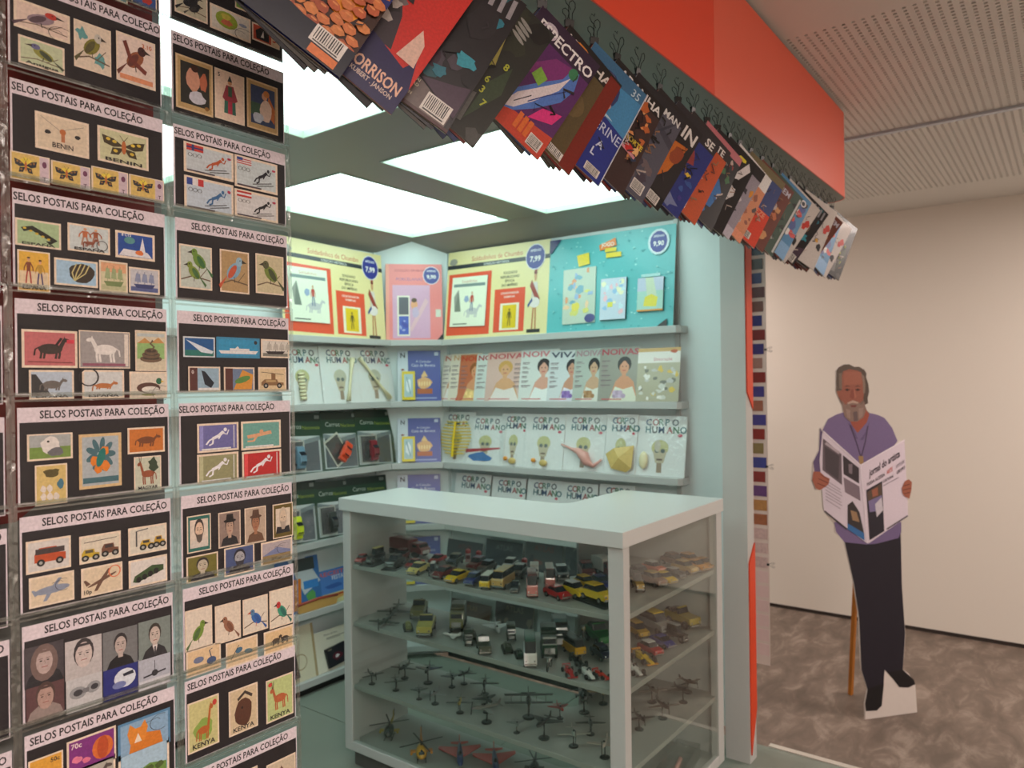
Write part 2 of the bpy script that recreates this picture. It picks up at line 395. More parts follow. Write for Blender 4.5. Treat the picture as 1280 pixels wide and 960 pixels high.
fascia([(-1, FR), (XS-.001, FR)], M_RED2, 'deeper orange-red fascia sheet')
fascia([(XS+.001, FR)]+corner(XE, FR, rc+.004, 3.2)[1:], M_RED, 'coral red fascia sheet wrapping the roof corner')
# pillars with orange pattern panels
def pillar_far():
    xs = [(2.86, YF), (2.86, 1.117), (2.96, 1.117)] + [(2.93+.03*cos(R(a)), YF+.03+.0-.03*sin(R(a))) for a in (0, 30, 60, 90)]
    K('pillar', MB().prism(xs, PF, ZU), M_LAM, 'narrow grey corner pillar')
pillar_far()
def xz(px, py, Y): p = onY(px, py, Y); return (p[0], p[2])
def opanel(pts, label=None, mat=M_ORANGE):
    n = len(pts); ar = sum(pts[i][0]*pts[(i+1) % n][1]-pts[(i+1) % n][0]*pts[i][1] for i in range(n))
    if ar < 0: pts = pts[::-1]
    v = [(p[0], YF-.005, p[1]) for p in pts]+[(p[0], YF-.0005, p[1]) for p in pts]
    K('orange_panel', MB().add(v, [tuple(range(n)), tuple(range(n, 2*n))[::-1]]+[(i, n+i, n+(i+1) % n, (i+1) % n) for i in range(n)]), mat, label)
z1 = xz(931, 490, YF)[1]; z2 = xz(937, 505, YF)[1]; z3 = xz(938, 690, YF)[1]; z4 = xz(934, 705, YF)[1]; zb = xz(938, 945, YF)[1]
opanel([(2.866, ZU-.01), (2.866, z1), (2.93, z2-.02), (2.93, ZU-.01)])
opanel([(2.866, z4), (2.93, z3+.03), (2.93, zb+.16), (2.872, zb+.0), (2.866, zb+.06)])
K('pillar', MB().box(-1, YF, PF, .545, 1.117, ZU), pbr('pillar_shaded_grey', (128, 128, 124), .5), 'wide grey pillar behind the stamp curtain')  # grey darkened to carry the shade behind the curtain
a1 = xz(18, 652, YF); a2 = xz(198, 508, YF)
opanel([(a2[0]-.005, ZU-.01), (a2[0]-.005, a2[1]), (a1[0], a1[1]), (-.25, a1[1]-.02), (-.25, ZU-.01)], 'red pattern panel behind the stamp sheets, darkened by painted shade', pbr('shaded_red_panel_paint', (132, 40, 34), .45))  # red darkened to maroon: shade of overhang and comics put into the colour
# shelves: back run, corner piece, end run (six levels)
SZ = [1.85, 1.517, 1.183, .85, .52, .19]
YL, XS2 = 2.95, 3.03
for i, z in enumerate(SZ):
    h = .032
    bevel(K('shelf', MB().prism([(.0, YL), (2.836, YL), (2.829, YW-.001), (.0, YW-.001)], z-h, z), M_LAM), .002)
    bevel(K('shelf', MB().prism([(2.838, YL), (XS2, 2.754), (XW-.001, 2.775), (2.831, YW-.001)], z-h, z), M_LAM), .002)
    bevel(K('shelf', MB().prism([(XS2, 2.752), (XS2, 1.385), (XS2+.017, 1.368), (XW-.001, 1.368), (XW-.001, 2.773)], z-h, z), M_LAM), .002)
K('kick_board', MB().box(0, YL+.03, PF, 2.84, YW, .158), M_BLK)
K('kick_board', MB().box(XS2+.03, 1.4, PF, XW, 2.76, .158), M_BLK)
K('side_wall', MB().box(-1, 1.12, PF, -.96, YW, 2.33), M_LAMW)
# ================================================================== drawn motifs (unit canvas)
CRM = (236, 218, 196); INK = (48, 44, 46)
def m_bird(k, b=(110, 120, 50), w=(80, 90, 40), hd=None, bk=(60, 50, 40), fl=1, perch=(110, 90, 70), cx=.5, cy=.55, s=1.0, rot=25):
    q = k.sub(0, 0, 1, 1); X = lambda u: cx+(u-.5)*s*fl; Y = lambda v: cy+(v-.55)*s
    if perch: q.line([(.05, .2), (.4, .3), (.95, .22)], .03, perch); q.line([(.6, .26), (.85, .5)], .02, perch)
    q.poly([(X(.28), Y(.42)), (X(.36), Y(.52)), (X(.05), Y(.12)), (X(.0), Y(.2))], w)
    q.ell(X(.47), Y(.52), .25*s, .15*s, b, 35*fl)
    q.ell(X(.64), Y(.73), .105*s, .10*s, hd or b)
    q.poly([(X(.72), Y(.78)), (X(.72), Y(.70)), (X(.88), Y(.71))], bk)
    q.ell(X(.42), Y(.50), .19*s, .08*s, w, 48*fl); q.ell(X(.66), Y(.755), .018, .018, (15, 15, 15), n=8)
    q.line([(X(.47), Y(.4)), (X(.49), Y(.27))], .02, bk)
def m_animal(k, c=(170, 90, 40), neck=.2, legs=.3, fl=1, horn=None, tail=1, bg=None, fat=.14, cy=.5, mane=None, s=1.0):
    X = lambda u: .5+(u-.5)*fl*s
    for u in (.3, .37, .62, .69): k.line([(X(u), cy), (X(u+.01), cy-legs*.5), (X(u-.01), cy-legs)], .05*s, c)
    k.ell(.5, cy, .26*s, fat, c)
    k.poly([(X(.62), cy-.04), (X(.74), cy-.02), (X(.84), cy+neck+.04), (X(.76), cy+neck+.06)], c)
    k.ell(X(.85), cy+neck+.04, .085*s, .05, c, -25*fl)
    k.poly([(X(.78), cy+neck+.07), (X(.80), cy+neck+.15), (X(.83), cy+neck+.07)], c)
    if tail: k.line([(X(.26), cy+.04), (X(.18), cy-.02), (X(.16), cy-.18)], .03, c)
    if mane: k.line([(X(.62), cy+.1), (X(.74), cy+neck+.1)], .05, mane)
    if horn: k.line([(X(.8), cy+neck+.08), (X(.77), cy+neck+.26)], .02, horn); k.line([(X(.83), cy+neck+.08), (X(.86), cy+neck+.25)], .02, horn)
def m_car(k, c=(210, 90, 40), c2=(60, 60, 60), x=.1, y=.3, w=.8, h=.4, cab=1):
    k.poly([(x, y+.05), (x+w, y+.05), (x+w, y+h*.55), (x+w*.75, y+h*.6), (x+w*.7, y+h), (x+w*.15, y+h), (x, y+h*.6)], c)
    if cab: k.poly([(x+w*.2, y+h*.62), (x+w*.66, y+h*.62), (x+w*.64, y+h*.92), (x+w*.2, y+h*.92)], c2)
    for u in (.2, .8): k.ell(x+w*u, y+.04, .09, .11, (30, 30, 30)); k.ell(x+w*u, y+.04, .04, .05, (170, 170, 165))
def m_ship(k, hull=(60, 60, 70), sail=(220, 215, 200), sea=(120, 160, 170), masts=3):
    k.rect(.06, .08, .94, .25, sea)
    k.poly([(.15, .35), (.85, .37), (.75, .2), (.25, .2)], hull)
    for i in range(masts):
        x = .28+.22*i; k.line([(x, .35), (x, .85)], .015, hull)
        k.poly([(x-.1, .45), (x+.1, .42), (x+.07, .75), (x-.05, .78)], sail)
def m_portrait(k, skin=(225, 180, 150), hair=(60, 40, 30), cloth=(40, 40, 45), bg=(150, 150, 150), beard=None, hat=None, cx=.5, m=.05, glasses=False, s=1.0, longhair=False):
    k.rect(m, m, 1-m, 1-m, bg)
    k.poly([(max(m, cx-.4*s), m), (cx-.3*s, .2*s+m), (cx-.1*s, .32*s), (cx+.1*s, .32*s), (cx+.3*s, .2*s+m), (min(1-m, cx+.4*s), m)], cloth)
    if longhair: k.ell(cx, .55, .27*s, .36*s, hair)
    k.rect(cx-.07*s, .25*s, cx+.07*s, .42, skin)
    k.ell(cx, .63, .20*s, .27*s, hair); k.ell(cx, .57, .165*s, .24*s, skin)
    k.poly([(cx-.17*s, .66), (cx-.1*s, .8), (cx+.12*s, .8), (cx+.17*s, .66), (cx+.12*s, .86), (cx-.1*s, .87)], hair)
    for u in (-.07, .07): k.ell(cx+u*s, .60, .028*s, .016, (25, 20, 20), n=8); k.line([(cx+(u-.04)*s, .65), (cx+(u+.04)*s, .655)], .014, hair)
    k.line([(cx, .6), (cx+.02*s, .52), (cx-.01*s, .51)], .012, tuple(int(v*.75) for v in skin)); k.line([(cx-.06*s, .445), (cx+.06*s, .445)], .018, (140, 70, 65))
    if beard: k.poly([(cx-.16*s, .52), (cx-.08*s, .47), (cx+.08*s, .47), (cx+.16*s, .52), (cx+.1*s, .3), (cx, .24), (cx-.1*s, .3)], beard)
    if hat: k.ell(cx, .74, .28*s, .05, hat); k.poly([(cx-.17*s, .74), (cx-.14*s, .93), (cx+.14*s, .93), (cx+.17*s, .74)], hat)
    if glasses: k.ring(cx-.08*s, .6, .06, .05, .015, (30, 30, 30), 10); k.ring(cx+.08*s, .6, .06, .05, .015, (30, 30, 30), 10)
def m_person(k, skin=(215, 165, 130), top=(150, 60, 60), low=(60, 60, 90), cx=.5, y0=.1, h=.8, arms=((-.14, .45), (.14, .45)), legs=((-.06, 0), (.06, 0)), hat=None):
    Y = lambda v: y0+v*h
    for dx, dy in legs: k.line([(cx+(.03 if dx > 0 else -.03), Y(.5)), (cx+dx, Y(.25)), (cx+dx*1.3, Y(dy))], .07*h, low)
    k.poly([(cx-.1*h, Y(.8)), (cx+.1*h, Y(.8)), (cx+.08*h, Y(.45)), (cx-.08*h, Y(.45))], top)
    for dx, dy in arms: k.line([(cx+(.09 if dx > 0 else -.09)*h, Y(.77)), (cx+dx*.9, Y(.6)), (cx+dx, Y(dy))], .05*h, top); k.ell(cx+dx, Y(dy), .03*h, .03*h, skin, n=8)
    k.ell(cx, Y(.9), .065*h, .085*h, skin, n=10)
    if hat: k.ell(cx, Y(.96), .08*h, .03*h, hat)
def m_athlete(k, c=(235, 235, 240), rot=0, leg=.3):
    q = k.sub(0, 0, 1, 1)
    q.line([(.3, .45), (.5, .55), (.68, .72)], .12, c); q.ell(.74, .8, .06, .08, c, n=10)
    q.line([(.3, .45), (.18, .38), (.08, .22)], .06, c); q.line([(.32, .45), (.3, .25), (.18, .18)], .06, c)
    q.line([(.62, .66), (.8, .6), (.86, .78)], .045, c); q.line([(.6, .62), (.5, .42)], .045, c)
def m_moth(k, a=(70, 60, 40), b=(220, 190, 70)):
    for s in (-1, 1):
        k.poly([(.5, .55), (.5+s*.2, .72), (.5+s*.42, .78), (.5+s*.38, .55), (.5+s*.2, .48)], a)
        k.poly([(.5, .5), (.5+s*.22, .46), (.5+s*.26, .26), (.5+s*.1, .28)], a)
        for u, v in ((.18, .64), (.3, .68), (.16, .38)): k.ell(.5+s*u, v, .045, .045, b, n=8)
    k.ell(.5, .52, .045, .2, (190, 110, 60)); k.line([(.5, .7), (.42, .85)], .012, a); k.line([(.5, .7), (.58, .85)], .012, a)
def m_plane(k, c=(90, 80, 70), rot=20, body=.07):
    q = k.sub(0, 0, 1, 1)
    q.ell(.5, .5, .4, body, c, rot); q.poly([(.42, .5), (.55, .52), (.38, .15), (.3, .15)], c); q.poly([(.45, .52), (.58, .55), (.72, .85), (.64, .85)], c)
    q.poly([(.12, .36), (.22, .42), (.1, .58), (.05, .56)], c)
def m_flower(k, leaf=(70, 110, 120), petal=(225, 130, 40), mid=(30, 120, 110)):
    for a in range(0, 360, 40): k.ell(.5+.22*cos(R(a)), .62+.18*sin(R(a)), .14, .06, leaf, a)
    for x, y in ((.35, .5), (.6, .68), (.45, .36), (.62, .4)): k.blob(x, y, .12, petal, 9, .4)
    k.ell(.5, .56, .09, .19, mid, -25); k.rect(.08, .1, .92, .2, leaf)
def m_scene(k, sky=(170, 200, 220), gr=(110, 150, 70), d=(80, 100, 50)):
    k.rect(.06, .06, .94, .94, sky); k.poly([(.06, .06), (.94, .06), (.94, .45), (.6, .55), (.3, .42), (.06, .5)], gr)
    for i in range(4): k.blob(.2+.2*i, .42, .1, d)
def m_snake(k, c=(110, 90, 70), bg=((150, 190, 120), (200, 150, 90))):
    k.rect(.06, .3, .94, .7, bg[0]); k.poly([(.06, .68), (.3, .82), (.5, .7), (.75, .84), (.94, .7)], bg[1]); k.rect(.06, .85, .94, .93, (190, 200, 200))
    for y, r in ((.3, .36), (.4, .3), (.48, .22)): k.ell(.5, y, r, .09, c); k.ell(.5, y+.02, r*.75, .04, (70, 60, 50))
    k.line([(.5, .5), (.6, .6), (.48, .68), (.56, .76)], .06, c)
def postmark(k, x=.85, y=.2, r=.25):
    k.ring(x, y, r, r*1.1, .012, INK, 14, 60, 300); k.line([(x-r*1.4, y+.1), (x-.3*r, y+.14), (x, y+.08)], .012, INK)
def m_strip(k, c=(210, 190, 200), mot=None):
    k.rect(.74, .04, .97, .96, c); k.ell(.86, .7, .06, .12, (110, 60, 90)); k.text('T', .86, .1, .16, (90, 60, 80), 'c')
    q = k.sub(.04, .04, .68, .92); q.full((220, 190, 110)); q.blob(.5, .6, .3, (235, 210, 80)); m_moth(q, (45, 50, 60), (150, 110, 60))

def stamp(card, cx0, cz0, px, zoom, label, bg, fn, edge=CRM, val=None, word=None, mark=False, m=.045):
    s, o = ZOOM[zoom]
    p = onY(px[0]/s, o+px[1]/s, CY); q = onY(px[2]/s, o+px[3]/s, CY)
    x0, z1, x1, z0 = p[0], p[2], q[0], q[2]
    w_, h_ = x1-x0, z1-z0
    a = Art(); a.slab(w_, h_, .0004, edge); k = a.canvas(0, 0, w_, h_)
    # perforated edge: little teeth of paper
    n = max(4, int(w_/.0035))
    if bg: k.rect(m, m*w_/h_, 1-m, 1-m*w_/h_, bg)
    if fn: fn(k)
    if word: k.text(word, .5, .06, .1, INK, 'c', wmax=.72)
    if val: k.text(val, .1, .78, .13, INK)
    if mark: postmark(k)
    a.go('stamp', M_PRINT, card, (x0-cx0, -.0012, z0-cz0), label=label)

ZOOM = {1: (3.43, 0), 2: (3.43, 240), 3: (3.368, 490), 4: (3.368, 700)}
CY = .97
# ------------------------------------------------------------------ the hanging curtain of clear pockets
PZ = 2.085                                    # top of the first row of cards
PITCH_Z = .1262
cur = thing('pocket_curtain', 'clear plastic pocket curtain holding stamp cards at the left', 'curtain', (.34, CY, 2.30))
COLX = [-.052, .137, .3325, .526, .7185]     # pocket borders
def drift(z): return (2.1-z)*.0095
def pocket(ci, ri):
    zt = PZ+.014-ri*PITCH_Z; zb = zt-PITCH_Z; x0 = COLX[ci]; x1 = COLX[ci+1]; d = drift(zt)
    base = (x0+d-.34, -.0035, zb-2.30); W = x1-x0; Hh = PITCH_Z
    o = MB().add([(.002, 0, .002), (W-.002, 0, .002), (W-.002, 0, Hh-.002), (.002, 0, Hh-.002)], [(0, 1, 2, 3)]).go('pocket_film', M_FILM, cur, base)
    # slightly wavy film
    v = []; f = []; n, mm = 9, 7
    rg = random.Random(ci*31+ri)
    ph = rg.random()*6; q = rg.random()*4
    for j in range(mm):
        for i in range(n):
            u, t = i/(n-1), j/(mm-1); e = (u*(1-u)*t*(1-t))*16
            v.append((.002+u*(W-.004), -.0022*e*(1+.6*sin(5*u+ph+4*t)), .002+t*(Hh-.004)))
    for j in range(mm-1):
        for i in range(n-1): f.append((j*n+i, j*n+i+1, (j+1)*n+i+1, (j+1)*n+i))
    o.data = mesh('pocket_film', v, f, M_FILM, True)
    sm = MB(); t = .0045
    sm.box(-.001, -.0008, -.001, t, .0006, Hh+.001); sm.box(W-t, -.0008, -.001, W+.001, .0006, Hh+.001)
    sm.box(t, -.0008, -.001, W-t, .0006, .0035); sm.box(t, -.0008, Hh-.007, W-t, .0006, Hh-.0045); sm.box(t, -.0012, Hh-.0015, W-t, .0006, Hh+.0008)
    sm.go('pocket_seam', M_SEAM, o, (0, 0, 0))
for ci in range(4):
    for ri in range(-1, 11): pocket(ci, ri)
MB().box(-.5, -.006, -.012, .40, .006, .012).go('top_rail', M_STEEL, cur, (0, 0, 0))
HDR = 'SELOS POSTAIS PARA COLEÇÃO'
def card(col, row, label, stamps, dx=0.0, dz=0.0, tx=.0, body=(34, 30, 34), hl=.155):
    zt = PZ-row*PITCH_Z+dz; W, Hh = .1795, .1115
    x0 = {0: .148, 1: .3405, 2: .5345}[col]+drift(zt)+dx
    a = Art(); a.slab(W, Hh, .0006, (226, 214, 222)); k = a.canvas(0, 0, W, Hh)
    k.rect(.012, .012, .992, 1-hl, body)
    k.text(HDR, .13+tx, 1-hl+.04, .083, (40, 36, 42), wmax=.84)
    o = a.go('stamp_card', M_PRINT, None, (x0, CY, zt-Hh)); tag(o, label, 'stamp card', 'stamp collector cards in the pocket curtain')
    for st in stamps:
        kw = st[5] if len(st) > 5 else {}
        stamp(o, x0, zt-Hh, st[0], st[1], st[2], st[3], st[4], **kw)
B = lambda **kw: (lambda k: m_bird(k, **kw))
AN = lambda **kw: (lambda k: m_animal(k, **kw))
PT = lambda **kw: (lambda k: m_portrait(k, **kw))
def seq(*fs):
    def f(k):
        for g in fs: g(k)
    return f
BG = (226, 212, 196)
# left column, top to bottom
card(1, -1, 'stamp card at the top of the left column with a blue and red stamp', [
    ((560, -80, 670, 55), 1, 'blue stamp with red figure', (60, 90, 150), lambda k: (k.blob(.6, .4, .25, (180, 60, 50)), k.blob(.3, .6, .15, (200, 190, 120)))),
    ((430, -90, 545, 20), 1, 'cream stamp with ship', BG, m_ship)], tx=.02)
card(1, 0, 'stamp card with a woodpecker, a parrot, a titmouse and a brown bird', [
    ((55, -15, 298, 190), 1, 'woodpecker stamp', (228, 205, 190), B(b=(150, 130, 140), w=(90, 70, 80), hd=(190, 60, 50), s=1.1), dict(mark=True)),
    ((75, 145, 275, 325), 1, 'parrot stamp', (196, 206, 170), B(b=(150, 150, 70), w=(70, 80, 60), hd=(110, 110, 150), fl=-1), dict(word='Antigua')),
    ((313, 78, 475, 332), 1, 'crested titmouse stamp', (226, 210, 190), seq(lambda k: (k.blob(.2, .72, .2, (100, 160, 160), 14, .7), k.blob(.72, .25, .22, (100, 160, 160), 14, .7)), B(b=(130, 125, 50), w=(90, 85, 50), hd=(200, 195, 185)))),
    ((495, 130, 665, 392), 1, 'brown bird stamp', (232, 212, 200), seq(B(b=(150, 90, 60), w=(110, 60, 50), hd=(70, 40, 40), fl=1, rot=-40, perch=None), lambda k: (k.line([(.2, .85), (.35, .5), (.75, .3)], .1, (120, 60, 50)), k.text('3.10', .9, .82, .09, (200, 110, 60), 'r'), k.rect(.08, .06, .92, .16, (225, 150, 110)))))], tx=.02)
card(1, 1, 'stamp card with a moth, a torch and a strip of four butterfly stamps', [
    ((147, 473, 380, 683), 1, 'stamp with a torch and sprays', (222, 205, 180), lambda k: (k.line([(.1, .9), (.45, .6), (.9, .85)], .01, (120, 110, 100)), k.rect(.47, .3, .54, .55, (190, 120, 80)), k.ell(.5, .58, .06, .08, (190, 110, 60)), k.text('BENIN', .5, .12, .14, (60, 50, 50), 'c'), k.blob(.22, .5, .07, INK), k.blob(.78, .52, .06, INK))),
    ((415, 535, 635, 735), 1, 'green stamp with a striped moth', (206, 206, 165), m_moth, dict(word='BENIN')),
    ((40, 643, 212, 795), 1, 'butterfly stamp', (225, 205, 150), m_strip), ((216, 685, 386, 820), 1, 'butterfly stamp', (225, 205, 150), m_strip),
    ((389, 710, 548, 845), 1, 'butterfly stamp', (225, 205, 150), m_strip), ((551, 745, 702, 868), 1, 'butterfly stamp', (225, 205, 150), m_strip)], tx=-.12)
card(1, 2, 'stamp card with a salamander, cyclists, archers and sailing ships', [
    ((62, 108, 260, 250), 2, 'salamander stamp', (170, 195, 150), lambda k: (k.line([(.15, .6), (.35, .7), (.6, .5), (.85, .3), (.7, .2)], .16, (35, 35, 25)), [k.ell(.2+.13*i, .66-.08*i, .04, .04, (210, 180, 60), n=8) for i in range(5)]), dict(word='ESPAÑA')),
    ((287, 130, 470, 272), 2, 'stamp with runners and a cyclist', (205, 215, 215), lambda k: (m_person(k, top=(190, 110, 70), low=(180, 140, 120), cx=.4, y0=.25, h=.65), m_person(k, top=(160, 90, 60), low=(180, 130, 110), cx=.65, y0=.3, h=.6), k.ring(.8, .3, .13, .18, .02, INK), m_animal(k, (140, 80, 60), .08, .15, 1, s=.45, cy=.35, fat=.06)), dict(word='ESPAÑA')),
    ((492, 162, 662, 300), 2, 'night blue stamp with white boats', (40, 80, 160), lambda k: (k.ell(.35, .68, .14, .13, (90, 150, 150)), k.poly([(.08, .1), (.92, .1), (.8, .3), (.2, .35)], (225, 225, 230)), k.poly([(.6, .3), (.75, .3), (.68, .85)], (230, 230, 235)), k.blob(.6, .25, .12, (220, 120, 60)), k.text('8 CTS', .15, .82, .1, (240, 240, 240))), dict(m=.06)),
    ((72, 245, 214, 434), 2, 'yellow stamp with two archers', (228, 180, 70), lambda k: (k.rect(.06, .06, .94, .5, (225, 205, 170)), m_person(k, top=(130, 70, 50), low=(170, 60, 50), cx=.33, y0=.2, h=.65, hat=(60, 40, 30)), m_person(k, top=(190, 150, 60), low=(60, 50, 110), cx=.68, y0=.18, h=.62, hat=(60, 40, 30))), dict(word='ESPAÑA')),
    ((230, 280, 418, 413), 2, 'blue stamp with a coral', (165, 200, 225), lambda k: (k.blob(.62, .5, .33, (60, 50, 40), 16, .2, ry=.42), [k.line([(.45, .2), (.4+.1*i, .5), (.5+.1*i, .85)], .03, (200, 190, 130)) for i in range(4)])),
    ((423, 291, 546, 437), 2, 'pale green stamp with a galleon', (214, 206, 170), seq(lambda k: k.rect(.06, .65, .94, .94, (225, 170, 130)), lambda k: m_ship(k, (120, 140, 90), (160, 175, 130), (190, 190, 150)))),
    ((550, 320, 683, 442), 2, 'grey blue stamp with a schooner', (200, 200, 205), lambda k: m_ship(k, (60, 70, 120), (140, 150, 180), (90, 100, 150)))], tx=-.125)
card(1, 3, 'stamp card with a dark horse on pink and a white horse on grey', [
    ((90, 587, 331, 755), 2, 'pink stamp with a dark horse', (196, 110, 112), seq(AN(c=(60, 50, 45), neck=.2, legs=.26, mane=(40, 30, 30), s=.85), lambda k: (k.rect(.8, .66, .93, .76, (215, 60, 80)), k.line([(.1, .16), (.9, .14)], .02, (120, 60, 60))))),
    ((336, 592, 556, 757), 2, 'grey stamp with a white horse', (160, 156, 155), seq(AN(c=(230, 226, 222), neck=.22, legs=.34, fl=-1, s=.85), lambda k: (k.rect(.88, .06, .96, .94, (225, 215, 205)), k.rect(.06, .06, .9, .13, (150, 90, 110)))), dict(m=.02)),
    ((577, 592, 711, 768), 2, 'coiled snake stamp', (215, 205, 180), m_snake, dict(m=.03)),
    ((122, 763, 316, 886), 2, 'stamp with a grey leopard', (185, 200, 215), seq(lambda k: k.poly([(.05, .1), (.5, .1), (.15, .85), (.05, .85)], (60, 60, 60)), AN(c=(110, 105, 100), legs=.2, neck=.1, s=.8)), dict(word='ESPAÑA')),
    ((350, 763, 531, 883), 2, 'stamp with a brown weasel', (210, 214, 214), seq(AN(c=(190, 120, 70), legs=.12, neck=.05, fat=.09, fl=1, s=.8, cy=.45), lambda k: k.ring(.15, .75, .22, .3, .04, INK)), dict(word='ESPAÑA')),
    ((553, 770, 714, 884), 2, 'duck stamp', (222, 212, 196), seq(lambda k: (k.ell(.5, .4, .32, .2, (90, 60, 50)), k.ell(.55, .34, .24, .12, (230, 225, 215)), k.ell(.78, .65, .08, .12, (30, 100, 70)), k.poly([(.84, .68), (.84, .6), (.94, .62)], (220, 190, 60)), k.ell(.5, .16, .2, .05, (150, 150, 70)))), dict(mark=True))], tx=.0, body=(30, 28, 30))
card(1, 4, 'stamp card with a sheepdog, a beetle on flowers, a leopard and a deer', [
    ((112, 180, 305, 278), 3, 'sheepdog stamp', (120, 150, 70), lambda k: (k.rect(.05, .5, .95, .95, (170, 175, 175)), k.blob(.5, .55, .25, (225, 220, 215), 16, .25, ry=.38), k.blob(.62, .3, .2, (110, 110, 115), 12, .3), k.ell(.45, .7, .03, .04, (20, 20, 20)))),
    ((145, 310, 283, 465), 3, 'stamp with sheep and a farmer', (215, 190, 120), lambda k: (k.blob(.5, .8, .3, (90, 80, 40), 14, .5, ry=.14), [k.blob(.25+.2*(i % 3), .2+.2*(i//3), .11, (225, 215, 205)) for i in range(5)], k.blob(.78, .5, .14, (70, 120, 140)))),
    ((330, 180, 511, 392), 3, 'stamp with a green beetle on flowers', (175, 185, 190), m_flower, dict(edge=(220, 190, 140), m=.07)),
    ((535, 152, 692, 250), 3, 'orange leopard stamp', (205, 120, 50), AN(c=(120, 70, 40), legs=.25, neck=.08, s=.9)),
    ((562, 275, 678, 410), 3, 'red deer stamp', (200, 205, 185), seq(lambda k: k.blob(.7, .75, .25, (50, 70, 50), 14, .5), AN(c=(150, 80, 50), legs=.3, neck=.25, fl=-1, horn=(90, 60, 40), fat=.1, s=.9)), dict(word='MAGYAR'))])
card(1, 5, 'stamp card with old cars, trams, an aeroplane and a green engine', [
    ((107, 632, 298, 735), 3, 'stamp with an orange vintage car', (215, 210, 205), lambda k: (m_car(k, (190, 80, 40), (110, 110, 110), .18, .25, .7, .5), k.rect(.2, .55, .85, .72, (70, 60, 60)))),
    ((332, 610, 508, 695), 3, 'stamp with yellow and brown trams', (222, 212, 192), lambda k: (m_car(k, (200, 170, 50), (90, 80, 60), .05, .15, .42, .35), m_car(k, (120, 80, 60), (60, 50, 50), .52, .2, .42, .4), k.line([(.1, .75), (.9, .8)], .02, INK))),
    ((538, 575, 701, 662), 3, 'stamp with a yellow truck', (220, 214, 198), lambda k: (m_car(k, (205, 170, 60), (60, 60, 60), .3, .2, .35, .3), m_car(k, (200, 160, 50), (70, 60, 60), .66, .22, .28, .35), k.line([(.2, .3), (.2, .85), (.5, .9)], .04, (80, 80, 80)))),
    ((120, 785, 312, 872), 3, 'beige stamp with a grey blue aircraft', (222, 204, 176), lambda k: (m_plane(k, (140, 150, 170), 5, .13), postmark(k, .75, .6, .18)), dict(val=None)),
    ((340, 745, 515, 830), 3, 'beige stamp with a brown aeroplane', (222, 204, 176), lambda k: (m_plane(k, (110, 80, 65), 28, .05), k.ring(.8, .72, .14, .2, .03, (225, 120, 80)), k.text('10p', .06, .1, .14, INK))),
    ((540, 712, 703, 792), 3, 'stamp with a green steam engine', (222, 216, 210), lambda k: (k.poly([(.1, .2), (.2, .15), (.9, .45), (.9, .65), (.6, .7), (.15, .4)], (60, 85, 50)), [k.ell(.25+.15*i, .25+.07*i, .07, .11, (30, 30, 30)) for i in range(4)]))])
def goggles(k): k.ell(.32, .5, .24, .17, (150, 152, 155), -5); k.ell(.75, .55, .2, .16, (150, 152, 155), 8); k.ell(.32, .5, .13, .09, (60, 60, 66)); k.ell(.78, .55, .11, .08, (60, 60, 66)); k.rect(.45, .45, .62, .58, (120, 120, 124))
card(1, 6, 'stamp card with eight photo stamps, four of them grey portraits', [
    ((100, 375, 268, 497), 4, 'grey portrait of a smiling girl', (90, 85, 88), PT(skin=(185, 165, 160), hair=(120, 100, 95), bg=(75, 70, 75), m=0, longhair=True, s=1.3), dict(edge=(90, 85, 88))),
    ((272, 348, 428, 465), 4, 'grey portrait of a dark-haired woman', (200, 195, 195), PT(skin=(205, 190, 185), hair=(60, 55, 58), bg=(196, 190, 190), cloth=(190, 185, 185), m=0, s=1.4), dict(edge=(200, 195, 195))),
    ((431, 308, 578, 425), 4, 'grey portrait of a man in a black jumper', (130, 130, 132), PT(skin=(190, 175, 168), hair=(50, 45, 48), bg=(120, 122, 124), cloth=(30, 30, 34), m=0), dict(edge=(120, 120, 122))),
    ((581, 265, 717, 385), 4, 'grey portrait of a man in suit and tie', (150, 152, 150), seq(PT(skin=(200, 185, 175), hair=(60, 55, 50), bg=(128, 140, 136), cloth=(48, 48, 52), m=0), lambda k: (k.poly([(.42, .32), (.58, .32), (.5, .04)], (220, 215, 212)), k.line([(.5, .28), (.5, .04)], .05, (60, 60, 66)))), dict(edge=(140, 145, 144))),
    ((108, 530, 270, 640), 4, 'brownish portrait of a young man', (110, 80, 82), PT(skin=(180, 150, 140), hair=(80, 62, 58), bg=(96, 66, 68), cloth=(150, 135, 130), m=0, s=1.3), dict(edge=(100, 70, 72))),
    ((277, 497, 430, 600), 4, 'stamp with grey flying goggles', (196, 196, 198), goggles, dict(edge=(200, 200, 200))),
    ((433, 445, 580, 550), 4, 'deep blue stamp with an airliner nose', (40, 48, 125), lambda k: (k.ell(.62, .5, .32, .26, (215, 222, 232)), k.poly([(.55, .62), (.85, .66), (.88, .56), (.58, .54)], (40, 44, 60)), k.ell(.45, .34, .2, .1, (120, 130, 180))), dict(edge=(40, 48, 120))),
    ((581, 420, 717, 512), 4, 'pale stamp with a small aircraft', (180, 184, 196), lambda k: (k.rect(.02, .02, .98, .3, (205, 205, 212)), k.line([(.15, .4), (.85, .48)], .05, (50, 50, 58)), k.ell(.5, .46, .1, .1, (50, 50, 58)), k.line([(.5, .4), (.5, .85)], .02, (60, 60, 66))), dict(edge=(180, 184, 196)))], body=(40, 36, 40))
